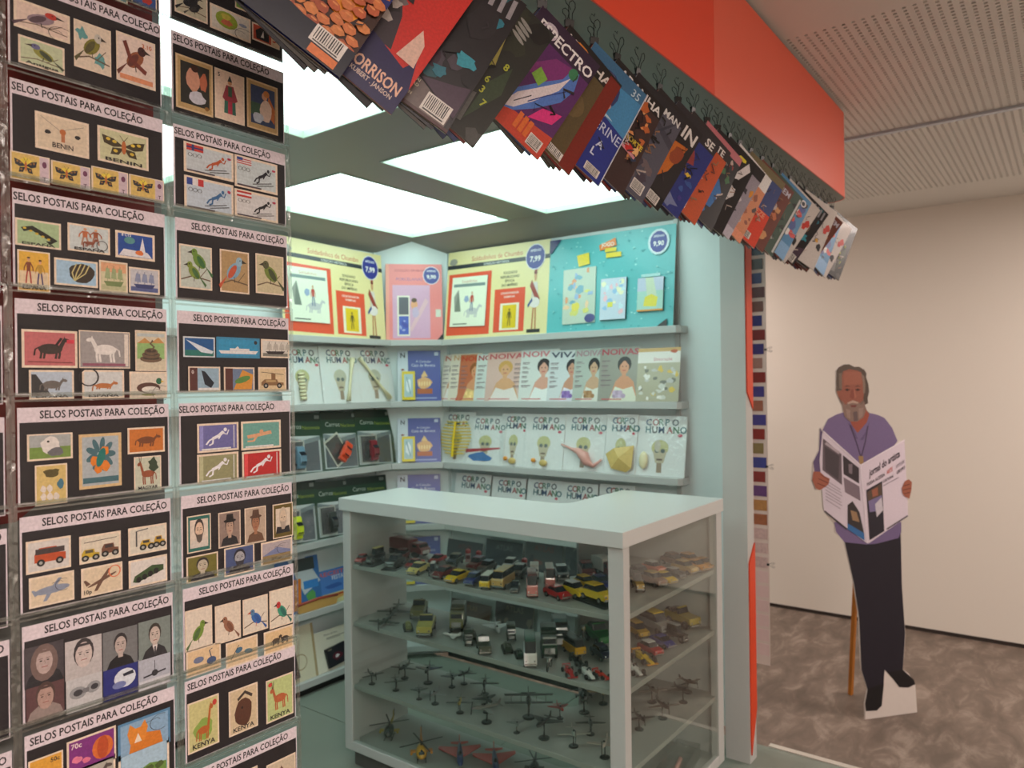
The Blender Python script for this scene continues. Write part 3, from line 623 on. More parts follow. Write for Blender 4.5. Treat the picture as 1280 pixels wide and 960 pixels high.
card(1, 7, 'stamp card with a purple stamp of an orange fruit beside a fox', [
    ((280, 768, 488, 833), 4, 'purple stamp with orange pumpkins', (130, 50, 130), lambda k: (k.ell(.72, .5, .22, .34, (215, 110, 50)), k.ell(.72, .5, .12, .34, (190, 80, 40)), k.blob(.2, .4, .12, (230, 130, 160)), k.blob(.38, .3, .1, (225, 120, 150)), k.text('70c', .08, .74, .15, (240, 220, 220))), dict(m=.04)),
    ((495, 697, 716, 762), 4, 'pale blue stamp with a fox', (140, 175, 205), lambda k: (k.poly([(.2, .1), (.85, .1), (.8, .45), (.5, .55), (.25, .5)], (215, 125, 40)), k.poly([(.22, .35), (.5, .35), (.56, .7), (.5, .92), (.42, .75), (.32, .75), (.22, .9), (.17, .65)], (225, 140, 50)), k.poly([(.3, .35), (.44, .35), (.37, .6)], (240, 225, 205)), postmark(k, .8, .7, .2)), dict(edge=(90, 140, 180))),
    ((118, 850, 266, 925), 4, 'yellow stamp', (225, 165, 60), lambda k: (k.text('50c', .9, .74, .14, INK, 'r'), k.line([(.2, .1), (.6, .4), (.9, .35)], .05, INK))),
    ((497, 825, 712, 910), 4, 'stamp with antelopes on a plain', (130, 175, 205), seq(m_scene, lambda k: k.blob(.4, .2, .3, (215, 180, 110), ry=.15))),
    ((283, 888, 486, 955), 4, 'grey stamp with a horse', (180, 175, 165), AN(c=(90, 80, 75)))], tx=-.1)
card(1, 8, 'stamp card at the foot of the left column, its lower half cut off', [], tx=-.05)
# right column
card(2, -1, 'stamp card at the top of the right column with a red cow stamp', [
    ((745, -80, 888, 105), 1, 'stamp with two black birds', (200, 195, 170), seq(B(b=(40, 40, 45), w=(30, 30, 35)), B(b=(40, 40, 45), w=(60, 60, 60), cx=.6, cy=.35, s=.7, perch=None))),
    ((897, 10, 1073, 187), 1, 'white stamp with a round green landscape', (225, 218, 205), lambda k: (k.ell(.4, .55, .27, .34, (150, 170, 60)), k.blob(.4, .45, .16, (200, 110, 80)), k.blob(.38, .68, .15, (200, 190, 80)), k.ell(.8, .6, .1, .07, (150, 160, 180))), dict(mark=True)),
    ((1005, -70, 1082, 65), 1, 'stamp with a yellow field', (215, 190, 110), m_scene),
    ((1090, -45, 1190, 120), 1, 'grey stamp with an engraved face', (165, 165, 158), PT(skin=(190, 185, 175), hair=(80, 80, 80), bg=(150, 150, 145), beard=(110, 110, 108))),
    ((1078, 92, 1197, 216), 1, 'red stamp with a black and white cow', (196, 80, 55), lambda k: (k.rect(.68, .05, .95, .95, (225, 200, 170)), k.text('5', .8, .3, .4, (190, 60, 45), 'c'), k.poly([(.15, .15), (.6, .15), (.6, .75), (.3, .85), (.12, .6)], (25, 25, 28)), k.poly([(.3, .3), (.42, .3), (.4, .7)], (225, 220, 215))))])
card(2, 0, 'stamp card with two framed paintings around a robed figure', [
    ((750, 225, 912, 505), 1, 'gold framed painting stamp of two bathers', (190, 160, 110), lambda k: (k.rect(.12, .12, .9, .9, (50, 50, 45)), k.blob(.45, .6, .2, (205, 150, 125), 12, .2, ry=.25), k.ell(.5, .82, .1, .07, (60, 35, 25)), k.blob(.74, .6, .12, (190, 110, 80), ry=.22), k.blob(.55, .28, .27, (200, 200, 210), 12, .3, ry=.14), k.ell(.82, .12, .06, .04, (140, 100, 50))), dict(edge=(218, 192, 150))),
    ((917, 287, 1047, 541), 1, 'stamp with a robed figure', (230, 206, 186), lambda k: (k.poly([(.3, .15), (.7, .15), (.66, .65), (.34, .65)], (60, 110, 95)), k.poly([(.43, .15), (.58, .15), (.57, .7), (.44, .7)], (180, 60, 80)), k.poly([(.25, .45), (.38, .72), (.62, .72), (.76, .45), (.66, .4), (.34, .4)], (150, 60, 70)), k.rect(.44, .5, .57, .7, (60, 90, 70)), k.ell(.5, .78, .07, .05, (200, 150, 110)), k.poly([(.42, .8), (.58, .8), (.5, .93)], (50, 60, 60)), k.text('5', .1, .85, .08, INK))),
    ((1055, 331, 1190, 583), 1, 'gold framed painting stamp of a seated woman', (190, 160, 110), lambda k: (k.rect(.12, .12, .9, .9, (60, 75, 110)), k.rect(.12, .3, .5, .55, (70, 100, 80)), k.poly([(.7, .75), (.9, .5), (.88, .2), (.6, .4)], (190, 110, 60)), k.blob(.6, .42, .22, (222, 200, 185), 12, .2, ry=.25), k.ell(.56, .72, .09, .08, (210, 160, 130)), k.ell(.62, .78, .1, .07, (200, 130, 70)), k.blob(.35, .25, .22, (190, 200, 215), ry=.12)), dict(edge=(218, 192, 150)))], tx=-.115)
def sport(flag, c, pose):
    def f(k):
        k.rect(.05, .74, .38, .95, flag[0])
        if flag[1] == 'x': k.rect(.05, .82, .38, .87, flag[2]); k.rect(.15, .74, .2, .95, flag[2])
        elif flag[1] == 'v': k.rect(.16, .74, .27, .95, flag[2]); k.rect(.27, .74, .38, .95, flag[3])
        elif flag[1] == 'h': k.rect(.05, .81, .38, .88, flag[2])
        else:
            for i in range(3): k.rect(.05, .75+.07*i, .38, .78+.07*i, flag[2])
            k.rect(.05, .86, .18, .95, (60, 80, 150))
        for i in range(3): k.ring(.12+.09*i, .6, .04, .06, .01, INK, 8)
        q = k.sub(.4, .1, .5, .75); m_athlete(q, c); q.line([(.0, .1), (.9, .3)], .03, INK); q.line([(.2, .05), (1.0, .22)], .03, INK)
        k.blob(.9, .75, .05, (190, 60, 90)); k.rect(.05, .05, .6, .1, (90, 80, 90))
    return f
card(2, 1, 'stamp card with four winter sports stamps carrying flags', [
    ((785, 603, 1000, 782), 1, 'skier stamp with a red flag', (200, 210, 215), sport(((200, 60, 50), 'x', (50, 60, 120)), (190, 90, 50), 0)),
    ((1003, 660, 1188, 838), 1, 'skater stamp with a striped flag', (200, 212, 215), sport(((225, 215, 215), 's', (190, 60, 60)), (35, 35, 45), 0)),
    ((787, 748, 1000, 932), 1, 'skier stamp with a blue white red flag', (196, 210, 222), sport(((50, 70, 150), 'v', (230, 225, 225), (200, 60, 60)), (60, 110, 160), 0)),
    ((1003, 806, 1190, 960), 1, 'skater stamp with a red and white flag', (215, 215, 215), sport(((195, 55, 50), 'h', (230, 225, 225)), (30, 30, 35), 0))], tx=-.12)
card(2, 2, 'stamp card with two green bird stamps around a blue bird stamp', [
    ((765, 220, 908, 424), 2, 'stamp with a pair of green parrots', (196, 206, 196), seq(B(b=(110, 145, 60), w=(60, 110, 60), s=.9, cx=.58, cy=.68, fl=-1), B(b=(130, 150, 60), w=(70, 110, 60), s=.8, cx=.42, cy=.4, fl=-1, perch=None))),
    ((940, 243, 1067, 440), 2, 'tan stamp with a blue and red bird', (180, 150, 105), B(b=(130, 170, 195), w=(200, 90, 60), hd=(150, 185, 205), fl=1, s=1.1)),
    ((1093, 262, 1215, 445), 2, 'stamp with a dark green bird', (206, 196, 160), B(b=(120, 140, 60), w=(70, 80, 50), hd=(90, 90, 60), fl=-1, s=1.05))], tx=-.0)
card(2, 3, 'stamp card with an airliner, a liner, a square rigger and a beige truck', [
    ((783, 618, 920, 710), 2, 'blue stamp with a white jet', (30, 90, 150), lambda k: (k.rect(.05, .06, .95, .35, (40, 120, 110)), k.poly([(.08, .85), (.3, .72), (.95, .3), (.9, .18), (.55, .25)], (215, 225, 235))), dict(edge=(215, 222, 226))),
    ((925, 620, 1112, 714), 2, 'sky blue stamp with a white liner', (50, 150, 195), lambda k: (k.poly([(.05, .35), (.96, .36), (.9, .2), (.1, .2)], (230, 230, 230)), k.rect(.3, .36, .75, .46, (225, 225, 225)), k.poly([(.42, .46), (.52, .46), (.48, .58)], (220, 220, 215)), k.ell(.9, .78, .04, .1, INK)), dict(edge=(60, 140, 180))),
    ((1117, 630, 1238, 713), 2, 'white stamp with a dark sailing ship', (218, 214, 205), lambda k: (m_ship(k, (50, 45, 45), (190, 185, 175), (130, 130, 120), 4))),
    ((805, 748, 943, 856), 2, 'stamp with a black whale', (150, 180, 200), lambda k: (k.rect(.04, .05, .28, .95, (90, 50, 45)), k.text('0', .1, .72, .14, (230, 220, 215)), k.poly([(.4, .85), (.52, .8), (.8, .35), (.7, .15), (.5, .3)], (25, 35, 50)), k.rect(.3, .05, .95, .16, (225, 225, 225)))),
    ((958, 751, 1090, 856), 2, 'stamp with a green parrot fish', (110, 130, 160), lambda k: (k.rect(.04, .05, .28, .95, (90, 50, 45)), k.poly([(.3, .1), (.9, .1), (.95, .7), (.6, .9)], (215, 150, 60)), k.ell(.6, .5, .28, .12, (90, 140, 70), 25))),
    ((1105, 751, 1226, 854), 2, 'beige stamp with a vintage truck', (222, 200, 160), lambda k: (m_car(k, (140, 105, 70), (190, 160, 110), .1, .2, .8, .3), k.line([(.1, .8), (.9, .7)], .02, INK), k.rect(.45, .5, .6, .75, (140, 105, 70))))], tx=.0)
def ath(c): return lambda k: (k.rect(.06, .08, .14, .92, tuple(min(255, v+40) for v in c)), m_athlete(k.sub(.15, .08, .7, .85)), k.line([(.88, .1), (.88, .9)], .02, (230, 230, 230)), k.rect(.1, .08, .8, .13, (230, 230, 230)))
card(2, 4, 'stamp card with four athlete stamps in blue, teal, green and red', [
    ((828, 135, 1003, 243), 3, 'violet blue stamp with a diver', (110, 110, 170), ath((110, 110, 170))),
    ((1013, 125, 1181, 232), 3, 'teal stamp with a swimmer', (110, 170, 160), lambda k: (k.line([(.15, .45), (.4, .5), (.75, .58)], .12, (225, 170, 130)), k.line([(.4, .5), (.3, .3), (.15, .3)], .06, (225, 170, 130)), k.ell(.5, .62, .05, .07, (225, 170, 130)), k.rect(.1, .08, .8, .13, (230, 230, 230)))),
    ((828, 265, 1003, 371), 3, 'olive green stamp with a goalkeeper', (150, 150, 110), ath((150, 150, 110))),
    ((1017, 253, 1183, 353), 3, 'red stamp with a footballer', (190, 40, 42), ath((190, 40, 42)))], tx=-.13)
card(2, 5, 'stamp card with seven portrait stamps, one in a black bowler hat', [
    ((785, 525, 887, 662), 3, 'teal portrait stamp', (40, 110, 100), PT(skin=(225, 195, 170), hair=(60, 50, 50), bg=(225, 210, 195), m=.12, cloth=(215, 205, 195), beard=(90, 80, 75))),
    ((917, 510, 1012, 641), 3, 'sepia portrait in a bowler hat', (150, 130, 120), PT(skin=(190, 160, 140), hair=(30, 28, 28), bg=(150, 130, 120), hat=(25, 22, 24))),
    ((1028, 491, 1119, 627), 3, 'sepia portrait of a soldier in a hat', (185, 165, 145), PT(skin=(170, 120, 90), hair=(60, 40, 30), bg=(190, 170, 150), hat=(90, 65, 50), cloth=(110, 80, 60))),
    ((1146, 475, 1232, 603), 3, 'olive stamp with a bald head', (100, 85, 30), PT(skin=(215, 195, 170), hair=(205, 190, 170), bg=(222, 208, 190), m=.14, beard=(180, 165, 150))),
    ((783, 697, 917, 777), 3, 'olive stamp with a profile portrait', (110, 105, 40), PT(skin=(195, 185, 165), hair=(50, 45, 45), bg=(115, 110, 45))),
    ((942, 660, 1070, 750), 3, 'dark blue portrait stamp', (70, 85, 130), PT(skin=(170, 170, 175), hair=(40, 40, 50), bg=(75, 90, 135), beard=(60, 60, 70))),
    ((1097, 636, 1228, 704), 3, 'stamp with a pale hillside', (180, 170, 175), lambda k: (k.rect(.05, .05, .95, .4, (150, 130, 90)), k.poly([(.05, .4), (.5, .7), (.95, .5), (.95, .4)], (120, 130, 170)), postmark(k, .7, .6, .2)))], tx=-.0)
card(2, 6, 'stamp card with a row of four tall bird stamps', [
    ((777, 217, 893, 355), 4, 'stamp with a green pigeon', (226, 214, 198), B(b=(120, 150, 60), w=(80, 110, 60), cy=.42, perch=None, s=.95)),
    ((903, 196, 1013, 325), 4, 'stamp with a brown dove', (228, 214, 196), B(b=(160, 110, 85), w=(130, 85, 65), cy=.42, perch=None, fl=-1, s=.9)),
    ((1020, 169, 1127, 286), 4, 'stamp with a kingfisher', (226, 216, 200), B(b=(60, 110, 180), w=(50, 90, 160), hd=(90, 130, 170), bk=(190, 80, 50), fl=-1, perch=(110, 90, 70), cy=.42, s=.9)),
    ((1132, 132, 1232, 262), 4, 'stamp with a green lovebird', (226, 216, 198), B(b=(60, 150, 120), w=(40, 110, 100), hd=(200, 60, 60), fl=-1, cy=.42, s=.9)),
    ((782, 386, 929, 450), 4, 'stamp with two blue cranes', (226, 198, 158), lambda k: (k.ell(.35, .55, .15, .12, (110, 120, 150)), k.ell(.72, .4, .14, .14, (70, 90, 130)), k.line([(.72, .5), (.66, .8), (.75, .85)], .03, (60, 70, 100)))),
    ((949, 352, 1084, 414), 4, 'stamp with two flying birds', (226, 200, 162), lambda k: (k.ell(.4, .6, .12, .1, (70, 110, 140), 40), k.ell(.7, .45, .14, .09, (80, 130, 150), -20), k.line([(.15, .3), (.4, .8)], .02, INK))),
    ((1109, 306, 1233, 362), 4, 'stamp with two dark ostriches', (226, 196, 150), lambda k: (m_animal(k.sub(.15, .1, .5, .8), (90, 75, 60), .15, .25), m_animal(k.sub(.45, .1, .5, .8), (70, 60, 50), .15, .25, -1)))], tx=.0)
card(2, 7, 'stamp card with a giraffe stamp, a buffalo stamp and an antelope stamp', [
    ((788, 607, 922, 765), 4, 'stamp with two giraffes', (205, 200, 140), seq(lambda k: k.blob(.5, .4, .35, (140, 170, 80), 14, .3, ry=.25), AN(c=(185, 100, 45), neck=.38, legs=.2, fat=.08, cy=.38, s=.7), lambda k: k.ell(.85, .86, .07, .06, (200, 70, 60))), dict(word='KENYA')),
    ((961, 556, 1085, 695), 4, 'stamp with a buffalo head', (215, 195, 160), lambda k: (k.blob(.5, .45, .33, (90, 55, 40), 14, .2, ry=.36), k.line([(.3, .75), (.55, .88), (.8, .75)], .07, (60, 50, 45)), k.ell(.45, .55, .03, .03, (20, 15, 15))), dict(word='KENYA')),
    ((1118, 510, 1234, 642), 4, 'stamp with a red antelope', (190, 205, 140), seq(AN(c=(185, 100, 60), neck=.18, legs=.26, horn=(80, 50, 40), fl=-1, fat=.1, s=.85), lambda k: k.ell(.14, .88, .07, .05, (200, 70, 60))), dict(word='KENYA'))], tx=-.11)
card(2, 8, 'stamp card at the foot of the right column with a brown pyramid stamp', [
    ((1120, 865, 1245, 990), 4, 'stamp with a brown triangle', (205, 190, 165), lambda k: (k.poly([(.3, .6), (.7, .6), (.5, .85)], (100, 60, 45)))),
    ((960, 920, 1085, 1060), 4, 'pale stamp', (215, 200, 180), AN(c=(120, 90, 60)))], tx=-.06)
# the column that only just enters the frame at the left edge
for r_, bc, lb in ((0, (226, 212, 196), 'cream stamp'), (1, (200, 180, 120), 'cream stamp'), (2, (170, 150, 160), 'mauve stamp'), (3, (190, 170, 200), 'violet stamp'), (4, (232, 200, 196), 'pink stamp'), (5, (200, 190, 180), 'grey stamp'), (6, (215, 205, 130), 'pale yellow stamp'), (7, (210, 200, 190), 'cream stamp'), (8, (210, 200, 190), 'cream stamp')):
    zt = PZ-r_*PITCH_Z-.01
    card(0, r_, 'partly seen stamp card at the left edge, %s row from the top' % ['first', 'second', 'third', 'fourth', 'fifth', 'sixth', 'seventh', 'eighth', 'ninth'][r_], [], dz=-.01, body=(36, 32, 38))
    c0 = [o for o in COL.objects if o.name.startswith('stamp_card')][-1]
    for i, u in enumerate((.02, .09)):
        a = Art(); a.slab(.055, .062, .0004, CRM); k = a.canvas(0, 0, .055, .062); k.full(bc, .06)
        (m_bird if i else m_ship)(k)
        a.go('stamp', M_PRINT, c0, (u, -.0012, .015), label=lb)
# ================================================================== COMICS hung by a corner from clips under the roof edge
YC = .757; ZCM = 2.283
hooks = [.64, .735, .832, .928, 1.02, 1.11, 1.2, 1.292, 1.385, 1.478, 1.585, 1.685, 1.773, 1.862, 1.935, 2.02, 2.1, 2.19, 2.29, 2.39, 2.48, 2.57, 2.66, 2.75, 2.84, 2.93, 3.02, 3.11]
# binder clip: black folded body and two bent wire handles
def clip_meshes():
    b = MB().add([(-.009, -.004, 0), (.009, -.004, 0), (.009, .004, 0), (-.009, .004, 0), (-.009, -.0012, -.013), (.009, -.0012, -.013), (.009, .0012, -.013), (-.009, .0012, -.013)],
                 [(0, 1, 2, 3), (7, 6, 5, 4), (0, 4, 5, 1), (1, 5, 6, 2), (2, 6, 7, 3), (3, 7, 4, 0)]).mesh('clip_body', M_BLK)
    hs = []
    for s in (-1, 1):
        pts = [(-.005, s*.003, -.002), (-.0035, s*.007, .01), (-.007, s*.012, .018), (-.006, s*.014, .026), (0, s*.015, .03), (.006, s*.014, .026), (.007, s*.012, .018), (.0035, s*.007, .01), (.005, s*.003, -.002)]
        hs.append(MB().tube(pts, .0008, 5).mesh('clip_handle', M_BLACK, True))
    hk = MB().tube([(.004, 0, .02), (.001, 0, .026), (-.004, .002, .032), (-.008, .002, .04), (-.004, .001, .047), (.001, 0, .043), (.003, 0, .052)], .0008, 5).mesh('ceiling_hook', M_BLACK, True)
    return b, hs, hk
CB, CH, CK = clip_meshes()
ORD = ['first', 'second', 'third', 'fourth', 'fifth', 'sixth', 'seventh', 'eighth', 'ninth', 'tenth', 'eleventh', 'twelfth', 'thirteenth', 'fourteenth', 'fifteenth', 'sixteenth', 'seventeenth', 'eighteenth', 'nineteenth', 'twentieth', 'twenty-first', 'twenty-second', 'twenty-third', 'twenty-fourth', 'twenty-fifth', 'twenty-sixth', 'twenty-seventh', 'twenty-eighth', 'twenty-ninth', 'thirtieth', 'thirty-first', 'thirty-second', 'thirty-third', 'thirty-fourth', 'thirty-fifth', 'thirty-sixth', 'thirty-seventh', 'thirty-eighth', 'thirty-ninth', 'fortieth', 'forty-first', 'forty-second', 'forty-third', 'forty-fourth', 'forty-fifth']
for i, x in enumerate(hooks):
    t = thing('binder_clip', 'black wire-handled clip under the roof edge holding the %s hanging comic from the left' % ORD[i], 'clip', (x, YC, ZCM+.004), (0, 0, R(random.uniform(-40, 0))), 'clips holding the hanging comics')
    link('clip_body', CB, t); link('clip_handle', CH[0], t); link('clip_handle', CH[1], t); link('ceiling_hook', CK, t)
def barcode(k, x, y, w, h, rot=0):
    q = k.sub(x, y, w, h, rot); q.full((225, 220, 215)); rg = random.Random(3)
    for i in range(12): u = .08+i*.07; q.rect(u, .22, u+.02+.02*rg.random(), .92, (30, 30, 30))
    q.rect(.1, .07, .9, .14, (60, 60, 60))
def burst(k, seed, cols, n=9, x0=.1, x1=.9, y0=.1, y1=.8, r=.16):
    rg = random.Random(seed)
    for i in range(n): k.blob(rg.uniform(x0, x1), rg.uniform(y0, y1), rg.uniform(.4, 1)*r, cols[i % len(cols)], 9, .6, ry=rg.uniform(.4, 1)*r*.7, rg=rg)
def c_rock(k):
    k.full((30, 40, 110)); k.rect(0, .12, 1, .5, (60, 34, 24)); k.blob(.75, .7, .35, (230, 140, 30), 16, .5, ry=.2); k.blob(.7, .4, .22, (235, 150, 40), 12, .5, ry=.16)
    rg = random.Random(5)
    for r_ in range(7):
        for c_ in range(8):
            x = .04+c_*.135+(r_ % 2)*.06+rg.uniform(-.02, .02); y = .17+r_*.052+rg.uniform(-.008, .008)
            if x < .99: k.blob(min(x, .93), y, .079, rg.choice([(206, 120, 70), (190, 96, 60), (214, 134, 76), (170, 84, 56)]), 7, .3, ry=.035, rg=rg); k.ell(min(x, .9), y+.012, .03, .006, (222, 146, 90), n=8)
    k.poly([(0, 0), (1, 0), (1, .17), (.5, .16), (0, .2)], (22, 26, 42)); barcode(k, .62, .07, .3, .1); k.rect(.66, .01, .92, .06, (220, 120, 60))
def c_morrison(k):
    k.full((206, 50, 44)); k.rect(0, .75, .5, 1, (30, 40, 110)); k.poly([(.0, .9), (.3, .85), (.62, .5), (.7, .3), (.2, .3), (0, .4)], (60, 52, 60)); burst(k, 4, [(190, 180, 175), (40, 35, 40), (120, 110, 110)], 16, .1, .6, .3, .7, .12)
    k.ell(.6, .75, .12, .1, (240, 190, 150)); k.ell(.68, .86, .1, .05, (245, 200, 160)); k.poly([(0, 0), (1, 0), (1, .18), (.92, .35), (.86, .26), (.5, .32), (.3, .42), (.1, .3), (0, .3)], (42, 38, 84))
    k.poly([(.75, .3), (.82, .52), (.9, .45), (.93, .3)], (225, 190, 175)); k.text('MORRISON', .95, .1, .07, (235, 190, 165), 'r', wmax=.52); k.text('KUBERT . JANSON', .92, .06, .028, (210, 190, 180), 'r', wmax=.4)
def c_dark1(k):
    k.full((26, 22, 28)); burst(k, 9, [(40, 120, 140), (60, 30, 50), (20, 18, 24), (70, 60, 72), (30, 90, 100)], 18, .1, .95, .25, .95, .13)
    k.blob(.75, .72, .16, (34, 30, 36)); k.blob(.8, .45, .15, (50, 150, 170), 13, .6, ry=.07); k.blob(.66, .3, .1, (40, 120, 140), 11, .6, ry=.05); k.poly([(.55, .2), (.98, .1), (.98, .32), (.85, .28)], (70, 50, 70)); 
    for i in range(4): k.line([(.62+.1*i, .84), (.6+.1*i, .97)], .045, (150, 148, 155))
    k.poly([(0, 0), (.95, 0), (.95, .1), (.5, .2), (0, .22)], (110, 95, 92)); 
    for i, s in enumerate(['SAMURAI', 'CONRAD', 'SILVER', 'CORBEN', 'PEREZ']): k.text(s, .4, .16-.032*i, .02, (225, 215, 190), 'l')
    barcode(k, .68, .03, .26, .12); k.rect(0, 0, 1, .02, (70, 30, 28))
def c_dark2(k):
    k.full((38, 40, 36)); burst(k, 21, [(60, 62, 56), (24, 24, 24), (46, 50, 38), (76, 76, 74)], 14, .05, .95, .05, .95, .22)
    k.poly([(.1, .05), (.45, .1), (.4, .6), (.3, .5), (.15, .4)], (92, 92, 90)); k.blob(.48, .85, .12, (16, 16, 16))
    for i in range(4): k.ell(.72, .9-.035*i, .09, .014, (150, 150, 145), -10)
    for i in range(4): k.line([(.3+.07*i, .9), (.28+.07*i, .72)], .035, (170, 172, 170))
    k.line([(.6, .74), (.68, .52)], .06, (170, 160, 80)); k.poly([(.4, .02), (.75, .08), (.72, .3), (.55, .25)], (104, 104, 102)); k.poly([(.75, .1), (.92, .4), (.86, .6), (.74, .4)], (54, 70, 48))
    for s, x, y in (('8', .62, .5), ('8', .78, .55), ('6', .7, .4), ('3', .72, .32), ('7', .8, .25)): k.text(s, x, y, .05, (176, 182, 60))
def c_electro(k):
    k.full((90, 40, 100)); k.rect(0, .8, 1, 1, (52, 34, 60)); k.poly([(0, .0), (1, 0), (1, .22), (0, .12)], (200, 70, 50)); k.poly([(.2, .5), (.5, .75), (.78, .8), (.7, .5)], (130, 50, 120))
    k.poly([(.2, .1), (.42, .16), (.62, .3), (.84, .5), (.9, .66), (.84, .8), (.74, .8), (.7, .66), (.5, .5), (.3, .32)], (84, 124, 200)); k.poly([(.24, .12), (.4, .18), (.56, .34), (.74, .56), (.78, .72), (.7, .62), (.5, .44), (.34, .3)], (225, 215, 220)); k.line([(.5, .3), (.66, .46), (.82, .6)], .012, (50, 70, 140)); k.line([(.36, .22), (.5, .36)], .01, (60, 60, 70))
    k.ell(.78, .76, .07, .05, (60, 130, 90)); k.poly([(.35, .5), (.5, .46), (.55, .56), (.4, .6)], (130, 180, 70)); k.poly([(.0, .25), (.2, .3), (.15, .12), (.05, .1)], (22, 20, 26)); k.poly([(.6, .2), (.9, .3), (.95, .42), (.7, .35)], (220, 50, 130))
    k.ring(.25, .88, .1, .05, .03, (200, 190, 205)); k.ring(.25, .88, .05, .03, .02, (200, 190, 205)); k.text('ESPECTRO', .97, .83, .09, (240, 238, 240), 'r', wmax=.88)
    for i in range(3): k.rect(.5+.08*i, .06, .56+.08*i, .2, (220, 110, 50))
    barcode(k, .74, .03, .2, .1, 0)
def c_brown(k):
    k.full((92, 78, 50)); k.rect(0, .84, 1, 1, (28, 24, 26)); k.text('ARANHA', .86, .86, .085, (225, 220, 215), 'r', wmax=.85); k.rect(.8, 0, 1, .98, (122, 36, 26)); k.blob(.35, .65, .2, (70, 52, 36), ry=.12); k.blob(.25, .35, .2, (24, 20, 20), 12, .3, ry=.12); k.blob(.6, .5, .14, (110, 92, 60)); k.ell(.45, .7, .05, .03, (200, 190, 170)); barcode(k, .5, .02, .3, .07)
    k.blob(.3, .93, .12, (220, 140, 50), ry=.03)
def c_blue(k):
    k.full((38, 52, 138)); k.poly([(0, .5), (.4, .56), (1, .5), (1, 1), (0, 1)], (70, 140, 190)); k.poly([(0, .82), (1, .88), (1, 1), (0, 1)], (60, 110, 150)); k.ell(.42, .74, .24, .17, (50, 60, 110)); k.ell(.42, .76, .19, .14, (120, 110, 150)); k.blob(.42, .64, .24, (205, 165, 160), 12, .3, ry=.05); k.ell(.4, .82, .09, .05, (50, 40, 60)); k.blob(.4, .55, .4, (190, 215, 230), 14, .5, ry=.03)
    k.text('35', .92, .88, .075, (200, 222, 235), 'r', False); k.text('TANGERINE', .97, .4, .09, (205, 215, 235), 'r', False, wmax=.92); k.text('A', .68, .27, .07, (205, 215, 235)); k.text('L', .66, .18, .07, (205, 215, 235)); barcode(k, .68, .03, .24, .075); k.rect(.985, 0, 1, 1, (200, 205, 215))
def c_orange(k):
    k.full((60, 40, 40)); k.rect(0, .86, 1, 1, (24, 20, 24)); k.text('ARANHA', .97, .88, .085, (232, 230, 228), 'r', wmax=.85); burst(k, 12, [(205, 120, 60), (225, 150, 90), (60, 30, 28), (190, 100, 50), (230, 180, 120), (40, 60, 90)], 34, .05, .95, .35, .85, .12)
    k.line([(.3, .4), (.9, .36)], .03, (205, 140, 150)); k.text('A MORTE', .95, .46, .05, (225, 200, 60), 'r'); k.ell(.35, .2, .22, .13, (190, 60, 40)); k.ell(.35, .2, .13, .08, (225, 220, 215)); k.blob(.1, .15, .16, (24, 30, 50)); k.blob(.75, .4, .1, (200, 40, 40), ry=.05)
def c_grey(k):
    k.full((84, 84, 98)); k.poly([(.3, .85), (1, .7), (1, .62), (.3, .8)], (66, 66, 80)); k.line([(.5, .5), (.9, .9)], .03, (56, 58, 72)); k.rect(0, .9, 1, 1, (40, 38, 44)); k.text('MAN', .95, .87, .07, (225, 225, 225), 'r'); burst(k, 6, [(110, 96, 100), (70, 62, 76), (140, 120, 120)], 14, .1, .9, .05, .4, .16); barcode(k, .7, .04, .22, .11)
def c_in(k):
    k.full((40, 36, 40)); k.text('IN', .95, .8, .14, (225, 222, 220), 'r'); k.poly([(.2, .2), (.6, .7), (.9, .75), (.8, .4), (.5, .1)], (200, 110, 40)); k.blob(.45, .45, .22, (215, 140, 60), 12, .4, ry=.16); k.blob(.8, .6, .13, (150, 70, 40)); k.rect(0, 0, 1, .14, (20, 20, 22)); barcode(k, .7, .02, .22, .1)
def c_se(k):
    k.full((44, 56, 130)); k.rect(0, .83, 1, 1, (50, 46, 52)); k.text('SE', .93, .86, .09, (230, 228, 226), 'r'); k.blob(.55, .62, .26, (150, 60, 60), 14, .4, ry=.13); burst(k, 31, [(220, 190, 60), (70, 60, 140), (210, 110, 60), (60, 90, 160)], 22, .05, .95, .15, .5, .11); k.blob(.5, .1, .4, (120, 130, 170), 14, .4, ry=.1)
def c_e(k):
    k.full((196, 84, 44)); k.rect(0, .86, 1, 1, (46, 40, 44)); k.text('TE', .9, .87, .08, (230, 228, 226), 'r'); burst(k, 33, [(120, 50, 36), (90, 40, 34)], 8, .4, .9, .3, .7, .07); barcode(k, .45, .05, .22, .13)
def c_blue2(k):
    k.full((30, 30, 34)); k.rect(0, .9, 1, 1, (190, 110, 120)); burst(k, 44, [(200, 180, 170), (60, 110, 70), (150, 60, 60), (40, 40, 44)], 18, .1, .9, .6, .9, .1)
    k.poly([(.3, .15), (.75, .2), (.85, .45), (.7, .56), (.45, .52), (.25, .35)], (40, 110, 180)); k.ell(.5, .6, .09, .07, (205, 150, 130)); k.blob(.45, .48, .14, (190, 50, 40), ry=.05); k.ell(.45, .48, .06, .02, (225, 190, 60)); k.blob(.2, .2, .14, (180, 170, 190)); k.line([(.5, .25), (.65, .1)], .08, (40, 110, 180))
def c_bw(k):
    k.full((30, 28, 32)); k.line([(.9, .9), (.75, .7), (.8, .5), (.6, .3)], .12, (220, 216, 218)); k.blob(.5, .2, .3, (178, 172, 186), 12, .3, ry=.14); k.ell(.8, .62, .1, .06, (24, 22, 26)); k.blob(.7, .92, .12, (225, 210, 60), ry=.03)
